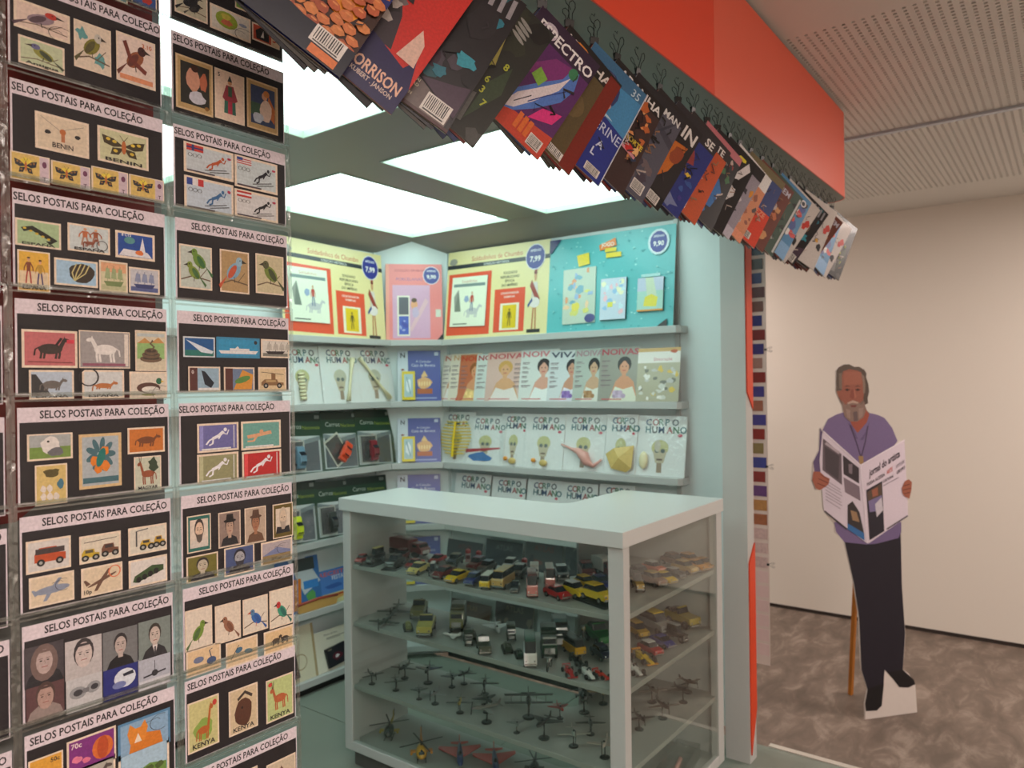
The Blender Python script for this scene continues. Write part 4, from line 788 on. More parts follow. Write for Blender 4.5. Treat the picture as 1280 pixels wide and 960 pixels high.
def c_lilac(k):
    k.full((156, 150, 164)); burst(k, 50, [(210, 205, 210), (110, 104, 120), (220, 150, 60), (60, 56, 66)], 20, .05, .95, .2, .85, .13); k.rect(0, .86, 1, 1, (36, 32, 38)); k.rect(0, 0, 1, .14, (190, 186, 200)); k.blob(.5, .93, .16, (215, 160, 60), ry=.03)
def c_tan(k):
    k.full((206, 130, 84)); k.rect(0, .78, 1, 1, (225, 225, 225)); burst(k, 55, [(60, 36, 34), (235, 180, 120), (150, 80, 50)], 22, .05, .95, .15, .75, .1); k.rect(0, 0, 1, .12, (225, 140, 100))
def c_redb(k):
    k.full((62, 78, 132)); k.rect(0, 0, 1, .48, (218, 66, 40)); k.text('TREZE', .9, .4, .07, (235, 160, 130), 'r'); barcode(k, .5, .04, .3, .09); k.blob(.2, .8, .16, (60, 58, 66)); k.rect(0, .9, 1, 1, (120, 110, 80))
def c_dkor(k):
    k.full((110, 56, 44)); burst(k, 60, [(60, 34, 34), (190, 110, 70), (90, 50, 44), (205, 150, 100)], 26, .05, .95, .05, .8, .12); k.text('OMEM', .95, .86, .08, (200, 200, 215), 'r'); k.ell(.7, .62, .1, .06, (190, 180, 180))
def c_green(k): k.full((58, 84, 70)); burst(k, 61, [(40, 60, 52), (90, 120, 100), (30, 34, 36), (170, 175, 170)], 20, .05, .95, .05, .9, .14); k.line([(.95, .05), (.95, .95)], .05, (200, 205, 205)); barcode(k, .5, .04, .2, .12)
def c_sky(k): k.full((60, 130, 180)); burst(k, 62, [(200, 50, 44), (30, 34, 50), (60, 80, 150), (225, 225, 225)], 18, .05, .95, .3, .9, .16); k.rect(0, 0, 1, .22, (120, 170, 215)); k.text('NO', .9, .84, .1, (225, 225, 230), 'r')
def c_white(k): k.full((208, 202, 198)); burst(k, 63, [(30, 30, 34), (225, 170, 60), (205, 60, 50), (240, 236, 232)], 14, .05, .95, .1, .9, .14)
def c_fire(k): k.full((36, 40, 96)); burst(k, 64, [(226, 120, 40), (60, 60, 130), (240, 170, 60)], 20, .05, .95, .1, .9, .16)
COVERS = [(c_rock, 'orange rocky-skinned'), (c_morrison, 'red and violet'), (c_dark1, 'dark turquoise-splashed'), (c_dark2, 'charcoal, number-marked'), (c_dark2, 'blackish'),
          (c_electro, 'purple, white-lettered'), (c_brown, 'olive brown with a red edge'), (c_blue, 'blue, numbered 35'), (c_orange, 'orange creature'), (c_grey, 'slate grey'), (c_in, 'black and orange'),
          (c_se, 'blue and yellow'), (c_e, 'rust orange'), (c_blue2, 'blue-suited figure'), (c_bw, 'black and white'), (c_lilac, 'lilac grey'), (c_tan, 'tan with white top'), (c_redb, 'blue and red block'),
          (c_dkor, 'dark copper'), (c_green, 'dark green'), (c_sky, 'sky blue'), (c_white, 'white and black'), (c_dark1, 'black'), (c_white, 'pale, partly hidden'), (c_dkor, 'brown, partly hidden'), (c_sky, 'blue, partly hidden'), (c_white, 'white with orange'), (c_dark2, 'dark end')]
PHI = {}
back_cols = [(30, 32, 44), (24, 22, 24), (60, 58, 62), (44, 30, 34), (90, 84, 80), (28, 36, 60)]
for i, x in enumerate(hooks):
    fn, desc = COVERS[i]; rg = random.Random(100+i)
    W, Hh = (.157, .240) if i != 5 else (.15, .236)
    th = R(33.5+rg.uniform(-2.5, 2.5)); ph = R(-22+rg.uniform(-7, 4))
    if i == 4: continue
    if i < 5: W, Hh = .167, .252; ph = R(-31+rg.uniform(-3, 3))
    if i == 0: W, Hh = .15, .24; ph = R(-27); th = R(32)
    if i > 20: ph = R(-22+rg.uniform(-25, 10)); th = R(33+rg.uniform(-7, 7))
    a = Art(); a.slab(W, Hh, .003, (196, 188, 174), 0, -Hh); k = a.canvas(0, -Hh, W, Hh); fn(k)
    for q in range(26 if i > 7 else 5):
        c = rg.choice([(24, 22, 26), (60, 50, 56), (150, 110, 80), (190, 176, 168)] if i > 7 else [(24, 22, 26), (50, 44, 50)])
        x0_, y0_ = rg.uniform(.08, .85), rg.uniform(.16, .78); k.line([(x0_, y0_), (x0_+rg.uniform(-.1, .1), y0_+rg.uniform(.01, .06)), (x0_+rg.uniform(-.1, .12), y0_+rg.uniform(.03, .1))], rg.uniform(.006, .022), c)
    o = a.go('comic_book', M_GLOSSY, None, (x, YC-.0025, ZCM-.004), (0, th, ph))
    tag(o, '%s comic, %s from the left in the hanging row' % (desc, ORD[i]), 'comic', 'comics hanging by a corner under the roof edge')
    for q in range(2 if i % 3 else 3):
        a = Art(); a.slab(W-.004, Hh-.003, .0025, rg.choice(back_cols), 0, -Hh+.003)
        a.c[0] = lin(rg.choice([(50, 60, 100), (110, 40, 36), (70, 66, 60), (34, 34, 40)])); k = a.canvas(0, -Hh+.003, W-.004, Hh-.003); burst(k, i*9+q, [(90, 60, 50), (40, 44, 70), (150, 130, 110)], 5)
        o = a.go('comic_book', M_GLOSSY, None, (x, YC+.0012+.0035*q, ZCM-.004), (0, th+R(1.8+2.6*q+rg.uniform(-.5, 1.5)), ph+R(2*q+1)))
        tag(o, 'dark comic tucked %s behind the %s hanging comic from the left' % (['directly', 'second', 'third'][q], ORD[i]), 'comic', 'comics hanging by a corner under the roof edge')

# ================================================================== strip of small coloured sachets hanging on the far side of the kiosk
strip = thing('sachet_strip', 'tall clear strip of small dark red and blue squares beside the far pillar', 'strip', (3.19, 1.12, 2.30))
SX = 3.19
cols = [(28, 30, 60), (60, 44, 44), (32, 34, 96), (84, 26, 30), (104, 62, 54), (38, 36, 104), (110, 28, 28), (52, 40, 104), (150, 110, 100), (120, 30, 26), (64, 52, 120), (150, 90, 70), (66, 54, 124), (130, 34, 24), (128, 108, 66), (60, 60, 130), (130, 44, 40)]
def svz(py, px=948): return onX(px, py, SX)[2]-2.30
ys0 = svz(936+2) if False else None
yl = onX(937.5, 500, SX)[1]; yr = onX(959, 500, SX)[1]
M_WS = pbr('strip_paper', (206, 186, 178), .5)
MB().box(-.001, yr-1.12, svz(829), .0, yl-1.12, -.05).go('backing_strip', M_WS, strip)
py = 306
for i, c in enumerate(cols):
    z1_ = svz(py); z0_ = svz(py+13.0)
    MB().box(-.004, yr-1.12+.006+.006*(i % 3), z0_, -.0012, yl-1.12-.002, z1_).go('sachet', pbr('sachet_%d_%d_%d' % c, c, .3, var=.2, scale=80), strip)
    py += 17.7
for i in range(6):
    z1_ = svz(py); z0_ = svz(py+13); c = [(96, 60, 110), (170, 120, 70), (150, 90, 60), (160, 60, 50), (130, 90, 90), (170, 130, 110)][i % 6] if i < 3 else (190, 160, 156)
    MB().box(-.004, yr-1.12+.006, z0_, -.0012, yl-1.12-.002, z1_).go('sachet', pbr('sachet_%d_%d_%d' % c, c, .35, var=.3, scale=90), strip); py += 17.7
while py < 815:
    MB().box(-.003, yr-1.12+.004, svz(py+14), -.0012, yl-1.12-.002, svz(py)).go('sachet', pbr('pale_pink_sachet', (208, 178, 176), .35, var=.05), strip); py += 18
for pyc, d in ((437, 'upper'), (583, 'middle'), (705, 'lower')):
    t = thing('wire_clip', 'small grey wire clip at the %s edge of the sachet strip' % d, 'clip', (SX-.003, yr+.004, onX(958, pyc, SX)[2]), (0, 0, 0), 'wire clips on the sachet strip')
    MB().box(-.004, -.004, -.004, .004, .004, .004).go('clip_body', M_BLK, t)
    for s in (-1, 1): MB().tube([(0, -.003, 0), (-.002, -.012, s*.006), (-.002, -.026, s*.012), (-.002, -.03, s*.008), (-.001, -.016, s*.002)], .0009, 5).go('wire_loop', M_STEEL, t)

# ================================================================== MAGAZINES and packs on the shelves
def rack(wall, pxl, pxr, pyt, lv, fn, name, label, cat='magazine', group=None, thick=.003, edge=(225, 222, 215), depth=0.0, mat=None, rot=0, lean=None, rnd=None):
    """wall: B back run, C corner, E end run. Stands on shelf lv, leaning on the wall."""
    z0 = SZ[lv]+.001; ym = (pyt+ onZy(pxl, lv))/2
    if wall == 'B':
        p = onY(pxl, ym, 2.985); q = onY(pxr, ym, 2.985); top = onY((pxl+pxr)/2, pyt, 3.01)[2]; rz = 0
    elif wall == 'E':
        p = onX(pxl, ym, 3.065); q = onX(pxr, ym, 3.065); top = onX((pxl+pxr)/2, pyt, 3.09)[2]; rz = R(-90)
    else:
        def hit(px, py):
            d = ray(px, py); t = 5.83/(d[0]+d[1]); return (d[0]*t, d[1]*t, EYE+d[2]*t)
        p = hit(pxl, ym); q = hit(pxr, ym); top = hit((pxl+pxr)/2, pyt)[2]; rz = R(-45)
    w_ = math.hypot(q[0]-p[0], q[1]-p[1]); h_ = max(.05, top-z0)
    ln = .045/h_ if lean is None else lean
    L = h_/cos(ln)
    a = Art(); a.slab(w_, L, thick, edge); fn(a.canvas(0, 0, w_, L))
    nx, ny = sin(rz), -cos(rz)     # direction towards the room
    off = .012+depth
    o = a.go(name, mat or M_GLOSSY, None, (p[0]+nx*off, p[1]+ny*off, z0), (-ln, 0, rz))
    if rot: o.rotation_euler = (-ln, R(rot), rz)
    tag(o, label, cat, group)
    return o, w_, L
def onZy(px, lv):
    return {0: 420, 1: 504, 2: 588, 3: 672, 4: 752, 5: 835}[lv]
def sticker(k, x, y, r, ry, txt):
    k.ell(x, y, r, ry, (225, 225, 235)); k.ell(x, y, r*.93, ry*.93, (46, 54, 140)); k.text('APENAS', x, y+ry*.4, ry*.2, (220, 222, 235), 'c'); k.text(txt, x, y-ry*.35, ry*.42, (240, 240, 235), 'c')
def f_soldier(k):
    k.full((226, 216, 160)); k.rect(0, .80, 1, .845, (40, 48, 56)); k.text('Soldadinhos de Chumbo', .5, .87, .055, (190, 60, 50), 'c', False, wmax=.5); k.text('COLEÇÃO HISTÓRICA', .5, .81, .025, (200, 205, 200), 'c')
    for i, s in enumerate(('SOLDADO', 'REPUBLICANO', 'ÉPOCA', 'DO IMPÉRIO')): k.text(s, .64, .68-.045*i, .028, (70, 70, 60), 'c')
    k.rect(.02, .04, .46, .74, (222, 84, 56)); k.rect(.5, .05, .79, .52, (222, 84, 56)); k.text('COLECIONADOR', .645, .46, .022, (235, 220, 210), 'c'); k.text('EXEMPLAR', .645, .42, .022, (235, 220, 210), 'c'); k.rect(.56, .07, .74, .36, (230, 224, 200)); k.rect(.585, .09, .715, .34, (220, 190, 30)); m_person(k.sub(.58, .09, .14, .24), (120, 100, 40), (90, 80, 30), (110, 90, 30))
    q = k.sub(.78, .03, .2, .7); m_person(q, (200, 150, 110), (210, 205, 200), (190, 130, 90), cx=.5, y0=.04, h=.9, hat=(120, 40, 40)); q.line([(.3, .75), (.7, .45)], .12, (150, 60, 50)); q.ell(.5, .45, .24, .08, (225, 220, 215)); q.rect(.2, 0, .8, .05, (50, 50, 50)); q.line([(.2, .4), (.4, .5)], .05, (60, 80, 140)); q.rect(.45, .93, .58, 1.05, (150, 40, 40))
    sticker(k, .87, .83, .09, .14, '7,99'); k.blob(.06, .88, .05, (150, 150, 140))
def f_booklet(k):
    k.full((226, 234, 214)); k.rect(.05, .8, .95, .86, (120, 140, 140)); k.text('Soldadinhos', .5, .88, .06, (190, 130, 110), 'c', False); k.poly([(.12, .3), (.3, .3), (.2, .75)], (120, 130, 120)); k.poly([(.12, .3), (.2, .75), (.08, .6)], (150, 155, 145)); m_animal(k.sub(.3, .05, .65, .5), (190, 195, 195), .15, .25); m_person(k.sub(.4, .25, .4, .5), (200, 160, 130), (190, 80, 70), (90, 110, 150)); k.blob(.45, .55, .08, (150, 170, 200)); k.rect(.1, .04, .5, .06, (90, 100, 90))
def f_pink(k):
    k.full((228, 130, 128)); k.rect(0, 0, .06, 1, (232, 150, 130)); k.text('COLEÇÃO EM MINIATURA', .5, .9, .03, (190, 90, 100), 'c'); k.text('PORCELANAS', .42, .78, .04, (150, 100, 150), 'c', False); k.rect(.12, .02, .78, .72, (205, 160, 190)); k.poly([(.45, .1), (.75, .5), (.7, .55), (.42, .15)], (215, 175, 185)); k.rect(.2, .05, .42, .58, (225, 222, 205)); k.rect(.23, .33, .40, .56, (90, 90, 100)); k.rect(.23, .07, .40, .31, (70, 90, 180)); burst(k, 71, [(160, 170, 215), (60, 70, 160)], 10, .25, .38, .1, .28, .05)
    k.ell(.5, .46, .06, .07, (220, 160, 120)); k.ell(.5, .52, .05, .03, (90, 70, 50)); k.blob(.52, .36, .08, (190, 170, 200)); sticker(k, .81, .85, .15, .12, '9,90'); k.rect(.88, .3, .97, .4, (200, 205, 190)); k.poly([(.9, 0), (1, 0), (1, .08)], (40, 36, 36))
def f_aqua(k):
    k.full((92, 182, 186)); rg = random.Random(8)
    for i in range(110): k.blob(rg.random()*.96+.02, rg.random()*.96+.02, .012, rg.choice([(130, 205, 205), (70, 160, 168), (150, 215, 215)]), 5, .5, ry=.012, rg=rg)
    k.poly([(0, 1), (.1, 1), (.02, .86), (0, .86)], (40, 44, 100)); k.poly([(.42, .88), (.55, .94), (.56, .86), (.43, .82)], (226, 128, 50)); k.text('JOGO', .49, .86, .04, (240, 230, 220), 'c'); k.rect(.48, .74, .6, .79, (225, 205, 60)); k.rect(.47, .8, .56, .84, (225, 205, 60)); k.poly([(.24, .8), (.34, .82), (.35, .7), (.26, .68)], (228, 206, 60)); k.ell(.88, .84, .08, .13, (190, 220, 225)); sticker(k, .88, .84, .068, .115, '9,90'); k.rect(.76, .5, .9, .53, (170, 215, 215)); k.poly([(.88, 0), (.96, 0), (.96, .08)], (40, 36, 36))
def f_kids1(k): k.full((190, 205, 190)); burst(k, 81, [(225, 160, 120), (150, 180, 215), (215, 215, 120), (235, 200, 160), (120, 170, 190)], 22, .1, .9, .1, .95, .16); k.blob(.4, .3, .16, (228, 214, 90), ry=.1); k.ell(.85, .08, .16, .08, (70, 70, 130))
def f_kids2(k): k.full((196, 210, 225)); burst(k, 82, [(235, 190, 200), (150, 190, 225), (235, 235, 200), (200, 225, 235)], 22, .1, .9, .1, .95, .16); k.rect(.3, .3, .5, .42, (225, 220, 90))
def f_kids3(k): k.full((170, 210, 200)); k.rect(0, .6, 1, 1, (190, 200, 220)); k.poly([(.3, 1), (.6, 1), (.8, .3), (.4, .3)], (200, 215, 190)); k.poly([(.25, .15), (.75, .12), (.8, .4), (.55, .5), (.3, .42)], (226, 214, 80)); k.rect(0, 0, 1, .05, (220, 150, 60))
# top level
M_PR = 'priced promotion cards on the top shelf'
o, w_, L_ = rack('B', 352, 480, 305, 0, f_soldier, 'promotion_card', 'cream promotion card for toy soldiers on the left wall, top shelf', 'display card', M_PR, rot=1.2)
def onto(parent, name, fn, x, z, w, h, mat=M_GLOSSY, thick=.004, rot=0, label=None, edge=(225, 225, 215), y=-.0065):
    a = Art(); a.slab(w, h, thick, edge); fn(a.canvas(0, 0, w, h)); return a.go(name, mat, parent, (x, y, z), (0, R(rot), 0), label)
onto(o, 'booklet', f_booklet, w_*.06, L_*.14, w_*.36, L_*.56, rot=-1, label='pale booklet in clear wrap')
o, w_, L_ = rack('C', 482, 553, 329, 0, f_pink, 'promotion_card', 'pink promotion card with a blue price sticker in the corner, top shelf', 'display card', M_PR)
o, w_, L_ = rack('E', 556, 684, 307, 0, f_soldier, 'promotion_card', 'cream promotion card for toy soldiers on the end wall, top shelf', 'display card', M_PR, rot=.5)
onto(o, 'booklet', f_booklet, w_*.06, L_*.14, w_*.36, L_*.56, rot=1, label='pale booklet in clear wrap')
o, w_, L_ = rack('E', 684, 842, 290, 0, f_aqua, 'promotion_card', 'glittery aqua promotion card with three booklets, right end of top shelf', 'display card', M_PR, rot=.3)
onto(o, 'booklet', f_kids1, w_*.14, L_*.08, w_*.27, L_*.58, rot=-1, label='tall pastel booklet')
onto(o, 'booklet', f_kids2, w_*.455, L_*.1, w_*.2, L_*.42, thick=.012, y=-.0135, rot=0, label='boxed pale blue booklet', edge=(40, 44, 60))
onto(o, 'booklet', f_kids3, w_*.74, L_*.16, w_*.19, L_*.33, thick=.01, y=-.0115, label='small pastel booklet', edge=(60, 90, 100))
# CORPO HUMANO packs
CHC = [(30, 70, 110), (40, 110, 120), (170, 60, 60), (60, 60, 70), (60, 120, 80)]
def corpo(kind):
    def f(k):
        k.full((238, 241, 240))
        rg = random.Random(hash(kind) % 97)
        for i, w in enumerate(('CORPO', 'HUMANO')):
            x = .2
            for j, ch in enumerate(w):
                k.text(ch, x-.01, .84-.125*i, .11, CHC[(j*2+i) % 5]); x += (.13 if ch != 'M' else .16)
        k.ell(.88, .68, .045, .025, (215, 90, 110))
        k.ell(.5, .47, .17, .13, (206, 204, 150) if kind != 'x' else (200, 200, 180)); k.poly([(.36, .42), (.64, .42), (.58, .22), (.42, .22)], (206, 196, 170)); k.ell(.44, .42, .045, .035, (110, 120, 120)); k.ell(.56, .42, .045, .035, (110, 120, 120)); k.rect(.44, .26, .56, .29, (130, 110, 100)); k.line([(.5, .22), (.5, .06)], .1, (170, 150, 130))
        if kind == 'r': k.poly([(.0, .3), (.9, .36), (.9, .33), (0, .22)], (190, 70, 80)); k.blob(.4, .14, .34, (80, 130, 190), 14, .4, ry=.12)
        if kind == 'h': k.ell(.45, .5, .06, .1, (210, 205, 190))
    return f
def wrap_over(parent, w_, h_, bulge=.012):
    v = []; f = []; n = 7
    for j in range(n):
        for i in range(n):
            u, t = i/(n-1), j/(n-1); v.append((u*w_, -.004-bulge*min(1, (u*(1-u)*t*(1-t))*9), t*h_))
    for j in range(n-1):
        for i in range(n-1): f.append((j*n+i, j*n+i+1, (j+1)*n+i+1, (j+1)*n+i))
    link('clear_wrap', mesh('clear_wrap', v, f, M_WRAP, True), parent)
M_BONE = pbr('cream_bone_plastic', (222, 214, 176), .4); M_YEL = pbr('yellow_plastic', (226, 196, 40), .35); M_PINK = pbr('pink_organ_plastic', (214, 160, 150), .4); M_SAND = pbr('sand_organ_plastic', (205, 180, 110), .5, var=.15, scale=60, bump=.3)
GC = 'human body magazines in clear wrap'
def bone(p, x0, z0, x1, z1, r=.008):
    MB().tube([(x0, -.012, z0), ((x0*3+x1)/4, -.012, (z0*3+z1)/4), ((x0+x1)/2, -.012, (z0+z1)/2), ((x0+3*x1)/4, -.012, (z0+3*z1)/4), (x1, -.012, z1)], [r*1.5, r*.9, r*.8, r*.95, r*1.8], 8).ball((x1+.008, -.012, z1), r*1.3, r, r*1.3).ball((x1-.006, -.012, z1), r*1.3, r, r*1.2).go('plastic_bone', M_BONE, p, smooth=True)
o, w_, L_ = rack('B', 352, 405, 433, 1, corpo('s'), 'wrapped_magazine', 'wrapped body magazine with a plastic spine piece, second shelf on the left wall', 'magazine', GC)
for i in range(8): MB().box(w_*.42-.008, -.02, .02+i*.017, w_*.42+.02, -.003, .033+i*.017).ball((w_*.42+.006, -.013, .026+i*.017), .019, .009, .006).go('vertebra', M_BONE, o, smooth=True)
wrap_over(o, w_, L_, .02)
o, w_, L_ = rack('B', 402, 448, 434, 1, corpo('x'), 'wrapped_magazine', 'wrapped body magazine with one upright plastic bone, second shelf on the left wall', 'magazine', GC, depth=.006)
bone(o, w_*.62, .01, w_*.85, L_*.78); wrap_over(o, w_, L_)
o, w_, L_ = rack('B', 446, 492, 435, 1, corpo('x'), 'wrapped_magazine', 'wrapped body magazine with a slanting plastic bone, second shelf nearest the corner', 'magazine', GC)
bone(o, w_*.12, L_*.8, w_*.8, .02); wrap_over(o, w_, L_)
def f_navy(k):
    k.full((84, 92, 158)); k.rect(0, 0, .24, 1, (196, 205, 215)); k.text('N', .12, .86, .1, (60, 60, 70), 'c'); k.ell(.12, .62, .04, .02, (130, 60, 50)); k.text('A Coleção', .6, .76, .05, (205, 210, 225), 'c', False); k.text('Casa de Boneca', .6, .68, .06, (215, 218, 230), 'c', False, wmax=.55); k.blob(.62, .36, .2, (220, 170, 120), 14, .3, ry=.15); k.rect(.45, .14, .8, .24, (180, 100, 60)); k.poly([(.54, .48), (.7, .48), (.62, .6)], (226, 190, 130)); k.rect(.86, .9, .95, .97, (190, 200, 225)); k.rect(.35, .04, .9, .07, (150, 160, 200))
    for i in range(5): k.ell(.5+.06*i, .34, .02, .05, (236, 206, 150))
for lv, yt, dl in ((1, 438, 'second'), (2, 523, 'third'), (3, 594, 'fourth'), (4, 672, 'fifth')):
    o, w_, L_ = rack('C', 497, 551, yt, lv, f_navy, 'collector_magazine', 'navy blue collector magazine with yellow box in the corner, %s shelf' % dl, 'magazine', 'navy collector magazines in the corner')
    a = Art(); a.slab(w_*.3, L_*.56, .02, (222, 196, 50)); k = a.canvas(0, 0, w_*.3, L_*.56); k.rect(.16, .1, .84, .9, (170, 195, 200)); k.blob(.5, .5, .26, (225, 232, 235), 12, .4, ry=.3); k.line([(.35, .8), (.65, .2)], .06, (120, 150, 160)); a.go('yellow_box', M_GLOSSY, o, (w_*.1, -.022, .004), label='yellow framed miniature box')
# bride magazines
def bride(tc, skin, hair, dress, bg, title='NOIVAS', tx=.5, cx=.5, fl=(180, 150, 190), s=1.0, tw=.9):
    def f(k):
        k.full(bg); k.text(title, tx, .86, .11, tc, 'c', wmax=tw)
        k.poly([(cx-.34, 0), (cx-.2, .36), (cx-.08, .46), (cx+.1, .46), (cx+.24, .36), (cx+.36, 0)], skin); k.poly([(cx-.34, 0), (cx-.2, .27), (cx, .22), (cx+.22, .27), (cx+.36, 0)], dress)
        k.ell(cx, .68, .17, .145, hair); k.rect(cx-.05, .4, cx+.05, .56, skin); k.ell(cx, .62, .115, .125, skin); k.poly([(cx-.11, .66), (cx, .76), (cx+.11, .66), (cx+.08, .76), (cx-.08, .76)], hair)
        for u in (-.045, .045): k.ell(cx+u, .64, .018, .01, (40, 30, 30), n=8)
        k.line([(cx-.04, .565), (cx+.04, .565)], .014, (190, 80, 80))
        if fl:
            for i in range(7): k.ell(cx-.2+.07*(i % 4), .1+.06*(i//4), .06, .045, tuple(min(255, v+(i*17) % 40) for v in fl), n=8)
        rg = random.Random(int(sum(bg))+int(sum(tc)))
        for i in range(6): xx = .06 if cx > .45 else .66; k.rect(xx, .74-.09*i, xx+.12+.14*rg.random(), .755-.09*i, (120, 100, 110)); k.rect(xx, .715-.09*i, xx+.2*rg.random()+.05, .725-.09*i, (150, 130, 135))
        k.rect(.1, .03, .6, .045, (200, 70, 80))
    return f
BM = [
 (551, 572, 443, bride((190, 90, 70), (205, 150, 120), (90, 50, 40), (225, 220, 215), (216, 208, 196), 'NOI', fl=None, tw=.8), 'narrow edge of a cream bridal magazine nearest the corner'),
 (561, 593, 442, bride((200, 150, 100), (206, 130, 100), (70, 36, 30), (190, 80, 60), (224, 214, 196), 'NOIVA', cx=.6, fl=None, tw=.8), 'cream bridal magazine with a small woman in red'),
 (573, 607, 443, bride((200, 60, 40), (214, 150, 110), (150, 90, 50), (225, 190, 130), (196, 110, 76), 'NOIVAS', fl=(226, 190, 120)), 'orange toned bridal magazine'),
 (594, 630, 442, bride((170, 60, 70), (215, 165, 140), (90, 60, 50), (190, 200, 225), (206, 214, 210), 'NOIVAS', cx=.7, fl=(130, 150, 200)), 'white bridal magazine with small blue flowers'),
 (608, 655, 440, bride((196, 80, 90), (216, 165, 125), (206, 160, 90), (228, 220, 215), (214, 180, 170), 'NOIVAS', cx=.45, fl=None), 'pink bridal magazine with a blonde bride turning'),
 (650, 692, 437, bride((214, 120, 130), (214, 160, 140), (50, 38, 40), (226, 230, 228), (214, 218, 214), 'NOIVA', cx=.62, fl=None), 'white bridal magazine with a dark-haired smiling bride'),
 (686, 722, 438, bride((60, 66, 90), (196, 145, 120), (44, 36, 40), (216, 214, 225), (206, 212, 214), 'VIVA', cx=.7, fl=(120, 90, 160)), 'white bridal magazine with violet flowers'),
 (718, 754, 436, bride((170, 130, 140), (196, 160, 130), (34, 32, 34), (216, 218, 208), (176, 186, 178), 'NOIVAS', cx=.6, fl=(150, 110, 70)), 'grey bridal magazine with a long-haired bride and bouquet'),
 (750, 801, 434, bride((176, 40, 66), (206, 150, 118), (40, 34, 34), (215, 218, 200), (150, 150, 140), 'NOIVAS', cx=.62, fl=(170, 150, 175)), 'bridal magazine with a crimson title and a large flower bunch')]
for i, (a_, b_, t_, fn, lb) in enumerate(BM):
    rack('E', a_, b_+(6 if i < 8 else 0), t_, 1, fn, 'bridal_magazine', lb+', second shelf', 'magazine', 'bridal magazines on the second shelf', depth=.0022*i, lean=.16)
def f_food(k):
    k.full((176, 172, 150)); k.rect(0, .72, 1, 1, (226, 224, 218)); k.text('Decoração', .6, .76, .06, (190, 90, 110), 'c', False); k.rect(0, .93, 1, 1, (206, 170, 110)); k.blob(.85, .93, .1, (190, 90, 50), ry=.04); burst(k, 91, [(206, 208, 200), (214, 186, 90), (120, 120, 110), (190, 190, 186), (226, 226, 220)], 30, .05, .95, .05, .65, .11)
rack('E', 798, 851, 435, 1, f_food, 'decor_magazine', 'grey and cream decoration magazine at the right end, second shelf', 'magazine', depth=.02, lean=.16)
# third shelf, end wall
CP = [
 (549, 590, 515, 'rib', 'wrapped body magazine with a yellow plastic rib cage, third shelf'),
 (583, 630, 520, 'r', 'wrapped body magazine with red and blue muscles, third shelf'),
 (624, 657, 517, 'y', 'wrapped body magazine with small yellow piece, third shelf'),
 (655, 704, 518, 'o', 'wrapped body magazine with an orange and yellow piece, third shelf'),
 (702, 755, 518, 'stom', 'wrapped body magazine with a pink plastic stomach, third shelf'),
 (756, 795, 518, 'brain', 'wrapped body magazine with a sand coloured gut piece, third shelf'),
 (793, 856, 520, 'h', 'wrapped body magazine with a half skull at the right end, third shelf')]
for i, (a_, b_, t_, kd, lb) in enumerate(CP):
    o, w_, L_ = rack('E', a_, b_, t_, 2, corpo(kd), 'wrapped_magazine', lb, 'magazine', GC, depth=.005*(i % 2))
    if kd == 'rib':
        rb = MB()
        for j in range(11):
            t = j/10; ww = w_*(.2+.26*sin(pi*(.15+.75*t))); z = L_*(.78-.62*t)
            pts = [(w_*.5+ww*cos(R(q)), -.006-.016*sin(R(q)), z-.012*sin(R(q))*0+.006*abs(cos(R(q)))) for q in range(0, 181, 20)]
            MB().tube(pts, .0032, 5).go('rib', M_YEL, o)
        MB().tube([(w_*.5, -.023, L_*.8), (w_*.5, -.026, L_*.4), (w_*.5, -.022, L_*.1)], [.007, .006, .008], 7).go('breastbone', M_YEL, o)
        wrap_over(o, w_, L_, .03); continue
    if kd == 'stom':
        MB().tube([(w_*.0, -.01, L_*.45), (w_*.25, -.016, L_*.38), (w_*.45, -.022, L_*.34), (w_*.6, -.026, L_*.26), (w_*.66, -.022, L_*.16), (w_*.8, -.014, L_*.1), (w_*.97, -.01, L_*.22)], [.004, .006, .016, .026, .022, .009, .004], 10).go('stomach_piece', M_PINK, o, smooth=True)
    if kd == 'brain':
        MB().add([(w_*.05, -.006, L_*.32), (w_*.35, -.02, L_*.42), (w_*.95, -.01, L_*.48), (w_*.93, -.016, L_*.1), (w_*.75, -.01, L_*.03), (w_*.3, -.02, L_*.08), (w_*.55, -.032, L_*.26)], [(0, 6, 1), (1, 6, 2), (2, 6, 3), (3, 6, 4), (4, 6, 5), (5, 6, 0)]).go('gut_piece', M_SAND, o)
    if kd in 'oy': MB().ball((w_*.3, -.012, L_*.14), .014, .008, .011).go('organ_piece', pbr('orange_plastic', (222, 150, 60), .4), o, smooth=True); MB().ball((w_*.55, -.01, L_*.1), .024, .008, .016).go('organ_piece', M_SAND, o, smooth=True)
    if kd == 'h': MB().ball((w_*.2, -.01, L_*.25), .022, .008, .04).go('skull_half', M_BONE, o, smooth=True)
    wrap_over(o, w_, L_)
for i, (a_, b_, t_) in enumerate(((566, 610, 592), (612, 654, 597), (656, 698, 600), (697, 744, 604), (746, 790, 606))):
    o, w_, L_ = rack('E', a_, b_, t_, 3, corpo('x'), 'wrapped_magazine', 'wrapped body magazine on the fourth shelf behind the counter, %s from the corner' % ORD[i], 'magazine', GC); wrap_over(o, w_, L_)
